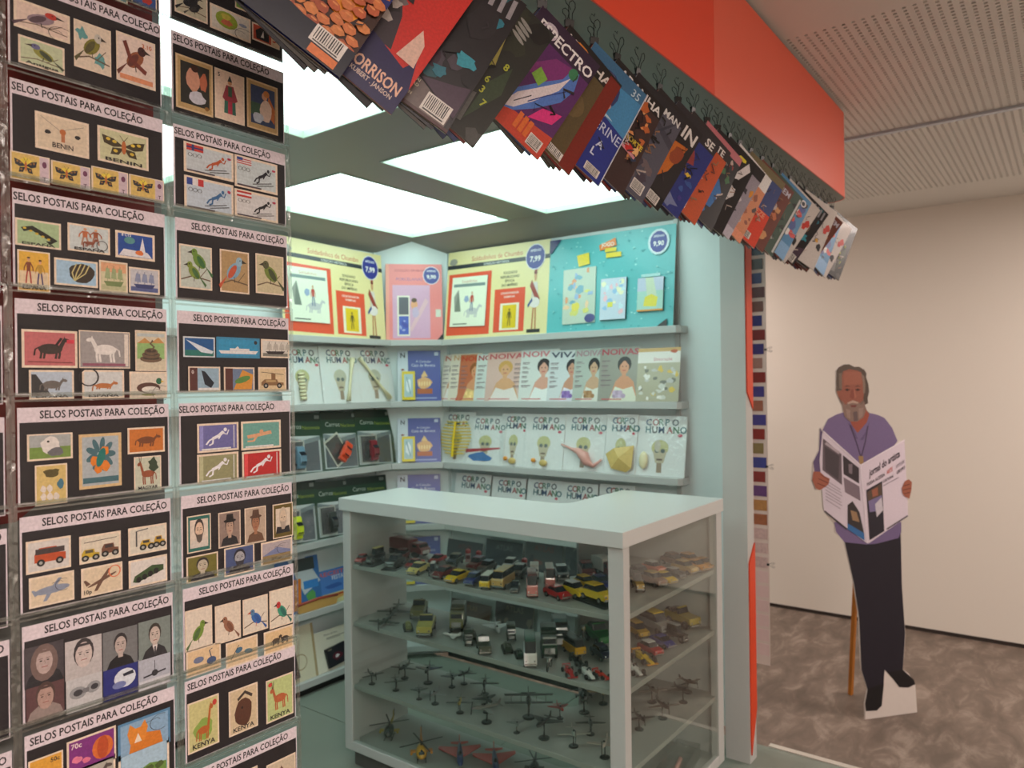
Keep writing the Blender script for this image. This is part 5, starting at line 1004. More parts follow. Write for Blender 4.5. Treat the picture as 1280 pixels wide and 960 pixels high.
# lower levels seen through the showcase
def f_plain(c1, c2, seed):
    def f(k): k.full(c1); burst(k, seed, [c2, tuple(int(v*.7) for v in c1)], 9, .1, .9, .1, .7, .2); k.text('ATLAS', .5, .82, .1, c2, 'c')
    return f
for i, (a_, b_, c1, c2) in enumerate(((556, 600, (66, 70, 74), (110, 60, 56)), (604, 650, (50, 56, 62), (96, 100, 104)), (654, 700, (78, 78, 80), (120, 70, 60)), (704, 752, (56, 62, 66), (120, 124, 124)), (760, 812, (80, 78, 76), (120, 116, 112)))):
    rack('E', a_, b_, 676, 4, f_plain(c1, c2, i+200), 'dark_magazine', 'dark magazine on the fifth shelf seen through the showcase, %s from the corner' % ORD[i], 'magazine', 'dark magazines seen through the showcase')
for i, (a_, b_, c1, c2) in enumerate(((560, 610, (80, 60, 50), (130, 104, 80)), (616, 664, (60, 56, 60), (110, 100, 90)), (670, 716, (150, 156, 156), (90, 96, 100)), (720, 770, (90, 92, 90), (40, 44, 44)))):
    rack('E', a_, b_, 752, 5, f_plain(c1, c2, i+300), 'dark_magazine', 'dull magazine on the lowest shelf seen through the showcase, %s from the corner' % ORD[i], 'magazine', 'dull magazines on the lowest shelf')
# green car blister packs on the left wall
def f_green(k):
    k.full((30, 66, 46)); k.rect(0, .86, 1, 1, (22, 44, 34)); k.text('Carros', .3, .74, .08, (190, 205, 195), 'c', False); k.text('Nacionais', .72, .73, .06, (150, 170, 60), 'c', False, wmax=.42); k.rect(.82, .9, .94, .96, (120, 130, 125))
    k.rect(.04, .03, .92, .62, (196, 206, 206)); k.rect(.08, .05, .88, .55, (60, 72, 84)); k.poly([(.04, .62), (.5, .55), (.92, .62), (.92, .55), (.5, .48), (.04, .55)], (120, 136, 140)); k.ell(.42, .53, .05, .03, (200, 60, 50))
# ================================================================== TOY BUILDERS (unit length, front towards +x, standing on z=0)
def paint(c): return pbr('toy_paint_%d_%d_%d' % tuple(c), c, .28, var=.03, coat=.4)
M_WIN = pbr('toy_window', (26, 32, 40), .15); M_CHR = pbr('toy_chrome', (200, 200, 200), .25, .9); M_WHL = pbr('toy_hub', (150, 150, 148), .35, .7)
_toy = {}
def tm(key, build, mat, smooth=False):
    k = (key, mat.name)
    if k not in _toy: _toy[k] = build().mesh(key, mat, smooth)
    return _toy[k]
def wheel_mb(r, w): return lambda: MB().lathe([(r*.45, -w), (r*.5, -w*.9), (r, -w*.8), (r, w*.8), (r*.5, w*.9), (r*.45, w)], 12, 'y')
PROF = {
 'sedan': ([(-.5, .1), (-.5, .22), (-.47, .27), (-.2, .29), (.22, .29), (.46, .25), (.5, .2), (.5, .1)], [(-.36, .28), (-.26, .41), (.08, .42), (.24, .28)], .2, .085, (-.31, .31)),
 'sports': ([(-.5, .09), (-.5, .22), (-.44, .27), (-.1, .26), (.25, .23), (.5, .15), (.5, .08)], [(-.3, .25), (-.2, .34), (.04, .35), (.24, .23)], .21, .085, (-.31, .31)),
 'beetle': ([(-.5, .12), (-.48, .24), (-.36, .34), (-.1, .33), (.2, .31), (.4, .28), (.5, .18), (.5, .1)], [(-.36, .32), (-.22, .46), (-.02, .49), (.14, .44), (.22, .31)], .2, .095, (-.3, .31)),
 'van': ([(-.5, .1), (-.5, .36), (.46, .36), (.5, .3), (.5, .1)], [(-.49, .35), (-.46, .55), (.38, .56), (.47, .35)], .2, .085, (-.29, .3)),
 'bus': ([(-.5, .08), (-.5, .42), (.48, .42), (.5, .36), (.5, .08)], [(-.49, .41), (-.47, .72), (.45, .72), (.49, .41)], .17, .07, (-.3, .32)),
 'jeep': ([(-.5, .16), (-.5, .36), (.05, .36), (.1, .34), (.48, .32), (.5, .16)], [(-.02, .34), (-.05, .52), (-.01, .52), (.06, .34)], .22, .12, (-.3, .31)),
 'vintage': ([(-.42, .14), (-.45, .3), (-.1, .3), (.1, .3), (.42, .28), (.44, .14)], [(-.36, .29), (-.36, .52), (.08, .53), (.12, .29)], .13, .12, (-.3, .32)),
 'suv': ([(-.5, .13), (-.5, .3), (.2, .31), (.46, .27), (.5, .13)], [(-.48, .3), (-.44, .48), (.1, .49), (.24, .3)], .2, .1, (-.3, .31)),
}
def car_parts(t, kind, c, roof=None, top=None):
    p, g, hw, wr, ax = PROF[kind]
    pm_ = paint(c)
    link('body', tm(kind+'_body', lambda: MB().loft(p, hw), pm_, False), t)
    link('window', tm(kind+'_window', lambda: MB().loft(g, hw*.86, .9), M_WIN), t)
    gx = [q[0] for q in g]; zt_ = max(q[1] for q in g); xt = [q[0] for q in g if q[1] > zt_-.03]
    link('roof', tm(kind+'_roof', lambda: MB().box(min(xt)-.01, -hw*.8, zt_-.015, max(xt)+.01, hw*.8, zt_+.012), paint(roof or c)), t)
    wm = tm('wheel_%.3f' % wr, wheel_mb(wr, .035), M_RUB, True); hm = tm('hub_%.3f' % wr, lambda: MB().lathe([(wr*.5, -.037), (wr*.5, .037)], 8, 'y'), M_WHL)
    for x in ax:
        for s in (-1, 1):
            w_ = link('wheel', wm, t, (x, s*(hw-.02), wr)); link('hub', hm, w_)
    link('bumper', tm(kind+'_bumper', lambda: MB().box(p[-1][0]-.01, -hw*.9, .1, p[-1][0]+.015, hw*.9, .145), M_CHR), t)
    for s in (-1, 1): link('headlight', tm('headlight', lambda: MB().ball((0, 0, 0), .012, .03, .03, 8, 5), M_CHR), t, (p[-1][0]-.005, s*hw*.66, .2))
    if top: link('roof_sign', tm('roof_sign', lambda: MB().box(-.04, -.08, 0, .04, .08, .05), paint(top)), t, (-.1, 0, zt_+.01))
    if kind == 'jeep':
        link('spare_wheel', wm, t, (-.53, 0, .3), (0, 0, R(90)))
        link('seat', tm('jeep_seat', lambda: MB().box(-.3, -.15, .36, -.2, .15, .46).box(-.4, -.15, .36, -.35, .15, .44), M_BLK), t)
def truck_parts(t, c, c2, tank=False):
    link('cab', tm('truck_cab', lambda: MB().loft([(.2, .14), (.2, .5), (.4, .5), (.46, .34), (.5, .3), (.5, .14)], .17), paint(c)), t)
    link('window', tm('truck_window', lambda: MB().box(.39, -.14, .34, .452, .14, .46).box(.26, -.173, .35, .38, .173, .45), M_WIN), t)
    link('cargo', tm('truck_cargo', (lambda: MB().lathe([(.03, -.5), (.17, -.47), (.17, .12), (.03, .15)], 12, 'x', (0, 0, .36))) if tank else (lambda: MB().loft([(-.5, .2), (-.5, .56), (-.3, .6), (.02, .6), (.16, .56), (.16, .2)], .18)), paint(c2)), t)
    link('chassis', tm('truck_chassis', lambda: MB().box(-.5, -.1, .12, .46, .1, .18), M_BLK), t)
    wm = tm('wheel_0.100', wheel_mb(.1, .04), M_RUB, True)
    for x in (-.36, -.14, .33):
        for s in (-1, 1): link('wheel', wm, t, (x, s*.15, .1))
    link('grille', tm('truck_grille', lambda: MB().box(.495, -.12, .15, .51, .12, .28), M_CHR), t)
def firetruck_parts(t, c):
    truck_parts(t, c, c)
    lad = lambda: MB().tube([(-.55, -.06, .66), (.45, -.06, .72)], .012).tube([(-.55, .06, .66), (.45, .06, .72)], .012)
    o = link('ladder', tm('fire_ladder', lad, M_CHR), t)
    for i in range(9): link('rung', tm('fire_rung', lambda: MB().tube([(0, -.06, 0), (0, .06, 0)], .008), M_CHR), o, (-.48+.1*i, 0, .662+.006*i))
def tank_parts(t, c):
    link('hull', tm('tank_hull', lambda: MB().loft([(-.42, .1), (-.46, .22), (-.3, .3), (.3, .3), (.48, .2), (.42, .08)], .15), paint(c)), t)
    for s in (-1, 1): link('track', tm('tank_track', lambda: MB().loft([(-.42, .02), (-.5, .12), (-.42, .2), (.4, .2), (.5, .13), (.4, .02)], .05), M_RUB), t, (0, s*.18, 0))
    link('turret', tm('tank_turret', lambda: MB().loft([(-.2, .3), (-.16, .42), (.1, .42), (.18, .3)], .12), paint(c)), t)
    link('gun', tm('tank_gun', lambda: MB().tube([(.12, 0, .36), (.6, 0, .38)], .02), paint(c)), t)
def racer_parts(t, c, c2):
    link('body', tm('racer_body', lambda: MB().loft([(-.4, .06), (-.42, .2), (-.1, .22), (.05, .16), (.5, .09), (.5, .05)], .07).box(-.25, -.14, .06, .05, .14, .15), paint(c)), t)
    link('rear_wing', tm('racer_wing', lambda: MB().box(-.52, -.16, .24, -.42, .16, .26).box(-.5, -.16, .14, -.44, -.15, .26).box(-.5, .15, .14, -.44, .16, .26), paint(c2)), t)
    link('front_wing', tm('racer_front', lambda: MB().box(.43, -.2, .04, .53, .2, .06), paint(c2)), t)
    link('cockpit', tm('racer_cockpit', lambda: MB().ball((-.05, 0, .22), .06, .04, .04, 8, 5), M_BLK), t)
    wm = tm('racer_wheel', wheel_mb(.09, .05), M_RUB, True)
    for x in (-.32, .3):
        for s in (-1, 1): link('wheel', wm, t, (x, s*.2, .09))
def moto_parts(t, c):
    wm = tm('moto_wheel', lambda: MB().lathe([(.14, -.02), (.2, -.02), (.2, .02), (.14, .02)], 14, 'y'), M_RUB, True)
    for x in (-.3, .32): link('wheel', wm, t, (x, 0, .2))
    link('tank', tm('moto_tank', lambda: MB().ball((.05, 0, .42), .16, .07, .08).box(-.3, -.04, .36, -.02, .04, .42), paint(c)), t)
    link('frame', tm('moto_frame', lambda: MB().tube([(-.3, 0, .2), (0, 0, .2), (.15, 0, .4), (.22, 0, .55)], .03).tube([(.32, .03, .2), (.22, .03, .55)], .02).tube([(.22, -.16, .58), (.22, .16, .58)], .016).box(-.1, -.07, .15, .1, .07, .32), M_CHR), t)
M_STD = pbr('toy_stand_black', (18, 18, 18), .3)
def stand(t, h=.45):
    link('stand', tm('plane_stand', lambda: MB().lathe([(.17, 0), (.17, .03), (.14, .045)], 12).tube([(0, 0, .04), (-.02, 0, .25), (0, 0, .47)], [.03, .018, .03], 6), M_STD), t)
def plane_parts(t, c, wing=None, kind='prop', st=True):
    z = .5 if st else .14
    if st: stand(t)
    q = link('fuselage', tm('fuselage_'+kind, lambda: MB().tube([(-.5, 0, .04), (-.3, 0, .02), (0, 0, 0), (.3, 0, 0), (.45, 0, 0), (.52, 0, -.01)], [.02, .045, .075, .075, .055, .012 if kind == 'jet' else .03], 8), paint(c), True), t, (0, 0, z), (0, R(-8 if st else 0), 0))
    wc = paint(wing or c)
    if kind == 'jet': link('wing', tm('wing_jet', lambda: MB().prism([(.15, .05), (-.3, .48), (-.4, .48), (-.32, 0), (-.4, -.48), (-.3, -.48), (.15, -.05)], -.015, .005), wc), q)
    elif kind == 'bi':
        for dz in (-.06, .14): link('wing', tm('wing_bi', lambda: MB().prism([(.22, -.62), (.22, .62), (.06, .64), (.06, -.64)], -.008, .008), wc), q, (0, 0, dz))
        for s in (-.45, -.2, .2, .45): link('strut', tm('strut', lambda: MB().tube([(.12, 0, -.06), (.12, 0, .14)], .008, 4), wc), q, (0, s, 0))
    else: link('wing', tm('wing_prop', lambda: MB().prism([(.22, -.08), (.2, -.55), (.1, -.58), (0, -.08), (0, .08), (.1, .58), (.2, .55), (.22, .08)], -.03, -.008), wc), q)
    link('tailplane', tm('tailplane', lambda: MB().prism([(-.38, -.02), (-.44, -.2), (-.5, -.2), (-.5, .2), (-.44, .2), (-.38, .02)], .03, .042), wc), q)
    link('fin', tm('fin', lambda: MB().add([(-.36, -.008, .04), (-.5, -.008, .04), (-.52, -.008, .2), (-.46, -.008, .2), (-.36, .008, .04), (-.5, .008, .04), (-.52, .008, .2), (-.46, .008, .2)], [(0, 1, 2, 3), (7, 6, 5, 4), (0, 4, 5, 1), (1, 5, 6, 2), (2, 6, 7, 3), (3, 7, 4, 0)]), wc), q)
    link('canopy', tm('canopy', lambda: MB().ball((.12, 0, .07), .1, .04, .04, 8, 5), M_WIN, True), q)
    if kind != 'jet': link('propeller', tm('propeller', lambda: MB().box(.53, -.015, -.2, .54, .015, .2).ball((.53, 0, 0), .03, .02, .02, 6, 4), M_BLK), q)
def heli_parts(t, c, c2, st=False):
    z = .5 if st else .12
    if st: stand(t)
    q = link('cabin', tm('heli_cabin', lambda: MB().tube([(-.22, 0, .14), (-.12, 0, .1), (.05, 0, .08), (.22, 0, .06), (.32, 0, .04)], [.04, .11, .14, .12, .03], 10), paint(c), True), t, (0, 0, z))
    link('cockpit_glass', tm('heli_glass', lambda: MB().ball((.19, 0, .1), .11, .1, .085, 10, 6), M_WIN, True), q)
    link('tail_boom', tm('heli_boom', lambda: MB().tube([(-.15, 0, .15), (-.6, 0, .2)], [.05, .02], 8).box(-.64, -.01, .16, -.56, .01, .36), paint(c2)), q)
    link('skid', tm('heli_skid', lambda: MB().tube([(-.2, .1, -.1), (.25, .1, -.1)], .012).tube([(-.2, -.1, -.1), (.25, -.1, -.1)], .012).tube([(-.1, .1, -.1), (-.08, 0, .02)], .01).tube([(.12, -.1, -.1), (.1, 0, .02)], .01).tube([(-.1, -.1, -.1), (-.08, 0, .02)], .01).tube([(.12, .1, -.1), (.1, 0, .02)], .01), M_BLK), q)
    rot = link('rotor_hub', tm('heli_hub', lambda: MB().tube([(0, 0, .18), (0, 0, .29)], .025), M_BLK), q)
    for i in range(4): link('rotor_blade', tm('heli_blade', lambda: MB().box(.02, -.018, .275, .55, .018, .283), M_BLK), rot, (0, 0, 0), (0, 0, R(90*i+20)))
    link('stub_wing', tm('heli_stub', lambda: MB().box(-.05, -.26, .06, .06, .26, .085).tube([(-.08, .24, .05), (.1, .24, .05)], .03).tube([(-.08, -.24, .05), (.1, -.24, .05)], .03), paint(c2)), q)
    link('tail_rotor', tm('heli_tail', lambda: MB().box(-.62, .015, .2, -.6, .025, .42), M_BLK), q)
def toy(kind, c, name, label, loc, yaw, L, group, c2=None, plinth=False, cat=None):
    t = thing(name, label, cat or 'toy', loc, (0, 0, R(yaw)), group); t.scale = (L, L, L)
    if plinth:
        link('plinth', tm('plinth', lambda: MB().box(-.62, -.3, 0, .62, .3, .05), M_BLK), t)
        t.location.z += 0
        k2 = link('car', None, t, (0, 0, .05)) if False else None
    if kind == 'fire': t.scale = (L, L*.75, L*.55)
    if kind in PROF: car_parts(t, kind, c, roof=c2, top=(c if name == 'toy_taxi' else None))
    elif kind == 'truck': truck_parts(t, c, c2 or c)
    elif kind == 'fire': firetruck_parts(t, c)
    elif kind == 'tank': tank_parts(t, c)
    elif kind == 'racer': racer_parts(t, c, c2 or c)
    elif kind == 'moto': moto_parts(t, c)
    elif kind in ('prop', 'jet', 'bi'): plane_parts(t, c, c2, kind, True)
    elif kind in ('jet0', 'prop0'): plane_parts(t, c, c2, kind[:-1], False)
    elif kind == 'heli': heli_parts(t, c, c2 or c)
    elif kind == 'heliS': heli_parts(t, c, c2 or c, True)
    if plinth:
        for o in t.children:
            if not o.name.startswith('plinth'): o.location.z += .05
    return t
# ------------------------------------------------------------------ blister packs with cars on the left wall
GB = [(352, 405, 515, 2, (96, 130, 150), 'pale blue', 0, 'third shelf nearest the stamps'), (403, 451, 513, 2, (214, 70, 30), 'orange', 35, 'middle of the third shelf'),
      (446, 493, 511, 2, (120, 30, 40), 'dark red', 0, 'third shelf next to the corner'), (350, 398, 601, 3, (200, 215, 30), 'lime yellow', 0, 'fourth shelf nearest the stamps'),
      (396, 440, 599, 3, (46, 52, 50), 'black', 0, 'fourth shelf, half hidden by the counter'), (436, 486, 594, 3, (60, 70, 64), 'dark grey', 0, 'fourth shelf next to the corner, mostly hidden')]
for (a_, b_, t_, lv, c, cn, rt, wh) in GB:
    o, w_, L_ = rack('B', a_, b_, t_, lv, f_green, 'car_blister_pack', 'green pack with %s model car, %s' % (cn, wh), 'toy pack', 'green model car packs on the left wall', edge=(60, 100, 70), rot=2)
    p = link('model_car', None, o, (w_*.33, -.012, L_*.26), (0, R(-90+rt+8), 0)); p.rotation_euler = Matrix(((0, 1, 0), (0, 0, -1), (-1, 0, 0))).transposed().to_euler()
    rm = Matrix.Rotation(R(rt), 3, 'Y') @ Matrix(((0, 1, 0), (0, 0, -1), (1, 0, 0)))
    me = MB().loft(PROF['sedan'][0], .2); me.loft(PROF['sedan'][1], .17)
    bpy.data.objects.remove(p)
    m3 = rm; sc = L_*.36; off = Vector((w_*.34, -.006, L_*.27))
    if rt: off = Vector((w_*.5, -.006, L_*.3)); 
    def tr(mb): return [tuple(m3 @ Vector(v)*sc+off) for v in mb.v]
    MB().add(tr(me), me.f).go('model_car', paint(c), o)
    wn = MB().loft([(x, z+.01) for x, z in PROF['sedan'][1]], .15); wn2 = MB().add(tr(wn), wn.f)
    g = MB().loft([(-.3, .3), (-.24, .435), (-.2, .435), (-.26, .29)], .14); g.loft([(.08, .44), (.12, .44), (.25, .3), (.2, .29)], .14)
    MB().add(tr(g), g.f).go('car_window', M_WIN, o)
    for x in (-.31, .31):
        for s in (-1, 1):
            wv_ = wheel_mb(.085, .03)(); wv_.v = [(v[0]+x, v[1]+s*.19, v[2]+.085) for v in wv_.v]; MB().add(tr(wv_), wv_.f).go('car_wheel', M_RUB, o)
    a = Art(); k = a.canvas(w_*.08, L_*.05, w_*.5, L_*.5)
    if rt:
        q = a.canvas(w_*.3, L_*.04, w_*.42, L_*.5).sub(.1, 0, 1, 1, rt*.9); q.full((205, 206, 190)); q.full((24, 26, 26), .07)
    else: k.poly([(0, 0), (.9, 0), (.9, 1), (0, 1)], (186, 190, 180)); k.rect(.06, .04, .84, .96, (40, 46, 50))
    a.v = [(v[0], v[1]-.0015, v[2]) for v in a.v]; a.go('inlay_card', M_GLOSSY, o)
    MB().box(w_*.05, -.03, L_*.04, w_*.9, -.002, L_*.58).go('blister', M_WRAP, o)
# fifth shelf left: colourful kits
def f_fries(k):
    k.full((60, 110, 170)); k.poly([(.3, 1), (.7, 1), (1, .5), (.6, .3)], (190, 200, 205)); k.rect(.4, .75, .9, .98, (50, 60, 60))
    for i in range(6): k.line([(.05+.08*i, .05), (.02+.1*i, .62)], .07, (216, 160 - 8*i, 30))
    k.blob(.75, .25, .14, (90, 160, 90)); k.blob(.6, .1, .2, (215, 216, 190), ry=.06); k.rect(.6, .4, .95, .55, (60, 130, 200))
def f_dog(k):
    k.full((70, 120, 190)); k.text('RECEITAS', .5, .82, .12, (200, 90, 80), 'c', wmax=.9); k.text('FESTAS', .55, .68, .12, (200, 205, 215), 'c'); k.blob(.4, .5, .28, (50, 90, 160), ry=.08); k.rect(0, 0, 1, .3, (196, 190, 140)); k.ell(.35, .18, .32, .09, (200, 150, 80), 6); k.line([(.08, .2), (.3, .22), (.6, .24)], .05, (160, 60, 40)); k.blob(.85, .22, .16, (60, 90, 50), ry=.06)
rack('B', 348, 402, 698, 4, f_fries, 'snack_magazine', 'cooking magazine with yellow chips on a blue cover, fifth shelf', 'magazine')
rack('B', 400, 447, 709, 4, f_dog, 'snack_magazine', 'blue cooking magazine with a red heading, fifth shelf', 'magazine', depth=.003)
a = Art(); 
hd = thing('sandwich_box', 'long boxed sandwich toy lying at the front of the fifth shelf', 'toy pack', (onY(400, 755, 2.97)[0]-.02, 2.962, SZ[4]+.001))
MB().loft([(-.11, 0), (-.12, .03), (-.08, .045), (.08, .045), (.12, .03), (.11, 0)], .008).go('bun', pbr('bun_tan', (206, 160, 90), .5), hd)
MB().tube([(-.12, -.003, .042), (0, -.005, .05), (.12, -.003, .042)], .007, 8).go('sausage', pbr('sausage_red', (150, 60, 40), .4), hd, smooth=True)
def f_phone(k):
    k.full((226, 222, 204)); k.text('Mundo do Som', .5, .86, .05, (90, 84, 76), 'c', False); k.rect(.4, .78, .8, .8, (150, 144, 130)); k.rect(.4, .75, .7, .765, (150, 144, 130))
def f_phone2(k): k.full((222, 216, 190)); k.ring(.6, .35, .16, .14, .02, (170, 150, 110)); k.rect(.94, 0, 1, 1, (180, 160, 120))
for (a_, b_, nm, wh) in ((345, 396, f_phone2, 'nearest the stamps'), (388, 446, f_phone, 'beside the counter')):
    o, w_, L_ = rack('B', a_, b_, 785, 5, nm, 'music_magazine', 'cream magazine with a dark player stuck on it, lowest shelf %s' % wh, 'magazine', 'cream magazines on the lowest shelf')
    a = Art(); a.slab(w_*.42, L_*.48, .012, (30, 32, 36)); k = a.canvas(0, 0, w_*.42, L_*.48); k.rect(.08, .05, .92, .95, (34, 36, 42)); k.blob(.5, .45, .3, (90, 30, 44), 10, .4, ry=.24); k.blob(.5, .45, .14, (215, 210, 212), 8, .4, ry=.1); k.rect(.12, .85, .3, .93, (110, 104, 90))
    a.go('music_player', M_GLOSSY, o, (w_*(.34 if nm is f_phone else .1), -.014, L_*.06), (0, R(-6), 0))

# ================================================================== THE GLASS SHOWCASE (L-shaped)
CX0, CX1, CY0, CY1 = 1.94, 2.70, 1.06, 2.295
LX, LY = 2.275, 1.475
TZ = 1.167; BZ = TZ-.048; RB = .19; RT = .226
case = thing('glass_showcase', 'L-shaped grey counter showcase with glass sides full of toys', 'display case', (0, 0, PF))
def Cs(name, mb, mat, label=None, bv=.002, par=None):
    mb.v = [(v[0], v[1], v[2]-PF) for v in mb.v]
    o = mb.go(name, mat, par or case, label=label)
    if bv: bevel(o, bv)
    return o
def ell_shape(x0, x1, y0, y1, lx, ly, r=.05):
    arc = [(lx+r-r*sin(R(a)), ly+r-r*cos(R(a))) for a in (0, 22, 45, 68, 90)]
    return [(x0, y0), (x1, y0), (x1, ly)]+arc+[(lx, y1), (x0, y1)]
M_TOP = pbr('showcase_top_laminate', (196, 200, 198), .3, var=.01)
Cs('counter_top', MB().prism(ell_shape(CX0-.012, CX1+.004, CY0-.006, CY1+.01, LX, LY), BZ, TZ), M_TOP)
for (x0, x1, y0, y1) in ((CX0, CX0+.038, CY0, CY0+.052), (CX0, CX0+.038, CY1-.042, CY1), (CX1-.05, CX1, CY0, CY0+.03)):
    Cs('corner_post', MB().box(x0, y0, RB, x1, y1, BZ-.002), M_LAM)
Cs('end_panel', MB().box(CX0+.038, CY1-.02, RB, LX-.01, CY1, BZ), M_LAM, 'grey end panel at the left end')
Cs('end_panel', MB().box(CX1-.02, CY0+.03, RB, CX1, LY-.01, BZ), M_LAM, 'grey end panel at the pillar end')
Cs('base_board', MB().prism(ell_shape(CX0+.004, CX1-.004, CY0+.004, CY1-.004, LX-.01, LY-.01), RB, RT-.012), M_SHELF)
Cs('bottom_rail', MB().box(CX0, CY0+.052, RB, CX0+.02, CY1-.042, RT), M_LAM)
Cs('bottom_rail', MB().box(CX0+.038, CY0, RB, CX1-.05, CY0+.02, RT), M_LAM)
Cs('plinth', MB().prism(ell_shape(CX0+.03, CX1-.02, CY0+.02, CY1-.02, LX-.03, LY-.03), PF, RB), pbr('plinth_dark', (90, 92, 88), .6))
Cs('rear_rail', MB().box(LX-.03, LY+.06, BZ-.05, LX-.012, CY1-.02, BZ), M_LAM)
Cs('rear_rail', MB().box(LX+.06, LY-.03, BZ-.05, CX1-.02, LY-.012, BZ), M_LAM)
Cs('back_panel', MB().box(LX+.05, LY-.024, RB+.03, CX1-.02, LY-.012, BZ-.05), pbr('back_panel_grey', (150, 148, 148), .5), 'grey back board of the short leg')
SH = [.91, .687, .442, RT-.012]
for z in SH[:3]:
    Cs('glass_shelf' if False else 'shelf', MB().prism(ell_shape(CX0+.012, CX1-.021, CY0+.012, CY1-.021, LX-.016, LY-.03, .04), z-.017, z), M_SHELF)
g1 = Cs('front_glass', MB().box(CX0+.003, CY0+.052, RT, CX0+.007, CY1-.042, BZ-.001), M_GLASS, bv=0)
g2 = Cs('side_glass', MB().box(CX0+.038, CY0+.003, RT, CX1-.05, CY0+.007, BZ-.001), M_GLASS, bv=0)

# ------------------------------------------------------------------ toys, front leg and short leg of the showcase
Y_ = (222, 186, 28); OR = (222, 150, 40); RD = (170, 28, 30); DR = (110, 24, 28); BK = (28, 28, 30); BL = (40, 54, 120); TN = (196, 160, 90); OL = (110, 112, 60); DG = (36, 50, 40); GN = (30, 110, 50); WH = (215, 215, 212); GY = (90, 92, 94); SV = (160, 160, 160); PK = (214, 130, 124); BR = (120, 80, 56); CM = (222, 204, 120)
def P(s, ox, oy, x, y): return (ox+x/s, oy+y/s)
T1 = [ # kind, colour, px, py, yaw, length, words, c2, plinth
 ('sedan', RD, 452, 703, 200, .06, 'small bright red', None, 0), ('vintage', BK, 470, 704, 190, .085, 'black vintage', (190, 170, 90), 1), ('sedan', BK, 494, 709, 200, .08, 'black', None, 1),
 ('fire', DR, 510, 693, 268, .17, 'long dark red ladder', None, 0), ('sedan', DR, 503, 700, 210, .08, 'dark maroon', None, 0), ('sports', RD, 518, 709, 185, .07, 'little red', None, 0), ('sports', CM, 523, 716, 190, .085, 'pale yellow open', None, 0),
 ('vintage', BK, 541, 718, 215, .065, 'chrome-nosed black', WH, 0), ('sports', RD, 547, 703, 190, .07, 'scarlet back-row', None, 0), ('sports', DR, 555, 721, 185, .085, 'low crimson', None, 0), ('sedan', DG, 569, 706, 200, .08, 'dark green', None, 0), ('sports', Y_, 572, 726, 182, .085, 'bright yellow', None, 0),
 ('sedan', DR, 597, 711, 190, .085, 'maroon back-row', None, 0), ('sedan', BL, 592, 730, 195, .075, 'navy blue', None, 0), ('van', Y_, 610, 734, 200, .07, 'yellow, white-windowed', WH, 0), ('sedan', GY, 609, 714, 190, .075, 'dull grey', None, 0), ('van', TN, 629, 733, 195, .09, 'tan', None, 0),
 ('beetle', BK, 644, 739, 210, .055, 'tiny black round', None, 0), ('sedan', BK, 649, 721, 200, .085, 'black back-row', None, 0), ('sedan', SV, 638, 712, 200, .08, 'silver back-row', None, 0), ('bus', PK, 665, 743, 217, .085, 'pink and red', DR, 0), ('bus', PK, 687, 733, 217, .08, 'second pink', DR, 0), ('truck', WH, 668, 722, 215, .07, 'small white', WH, 0),
 ('sports', RD, 697, 747, 250, .085, 'shiny red', None, 0), ('sedan', Y_, 718, 745, 250, .09, 'yellow and silver', SV, 0), ('sedan', Y_, 731, 735, 245, .08, 'yellow rear', None, 0), ('sedan', Y_, 746, 753, 252, .1, 'yellow checker', None, 1), ('sedan', BL, 750, 735, 240, .08, 'dark blue rear', None, 0), ('sedan', DR, 722, 719, 220, .1, 'wine red rear', None, 0), ('truck', DR, 745, 721, 240, .1, 'white-loaded red', WH, 0), ('sedan', BK, 706, 722, 220, .09, 'soot black rear', None, 0),
 ('vintage', TN, 797, 737, 220, .085, 'cream vintage', GY, 0), ('sedan', GY, 800, 724, 240, .09, 'shadowy grey', None, 0), ('sedan', BR, 817, 731, 245, .085, 'brown and cream', TN, 0), ('sports', Y_, 829, 728, 250, .08, 'lemon yellow', None, 0), ('sedan', BK, 843, 723, 250, .07, 'black and chrome', SV, 0), ('sedan', (214, 96, 50), 817, 716, 250, .08, 'orange', WH, 0), ('sedan', TN, 856, 716, 250, .085, 'sandy', None, 0), ('sedan', BR, 842, 707, 245, .09, 'brown back-row', None, 0), ('sports', OR, 870, 712, 250, .085, 'amber', None, 0), ('sedan', OR, 861, 703, 250, .09, 'amber back-row', None, 0), ('sports', (226, 160, 50), 882, 709, 255, .08, 'golden yellow', None, 0)]
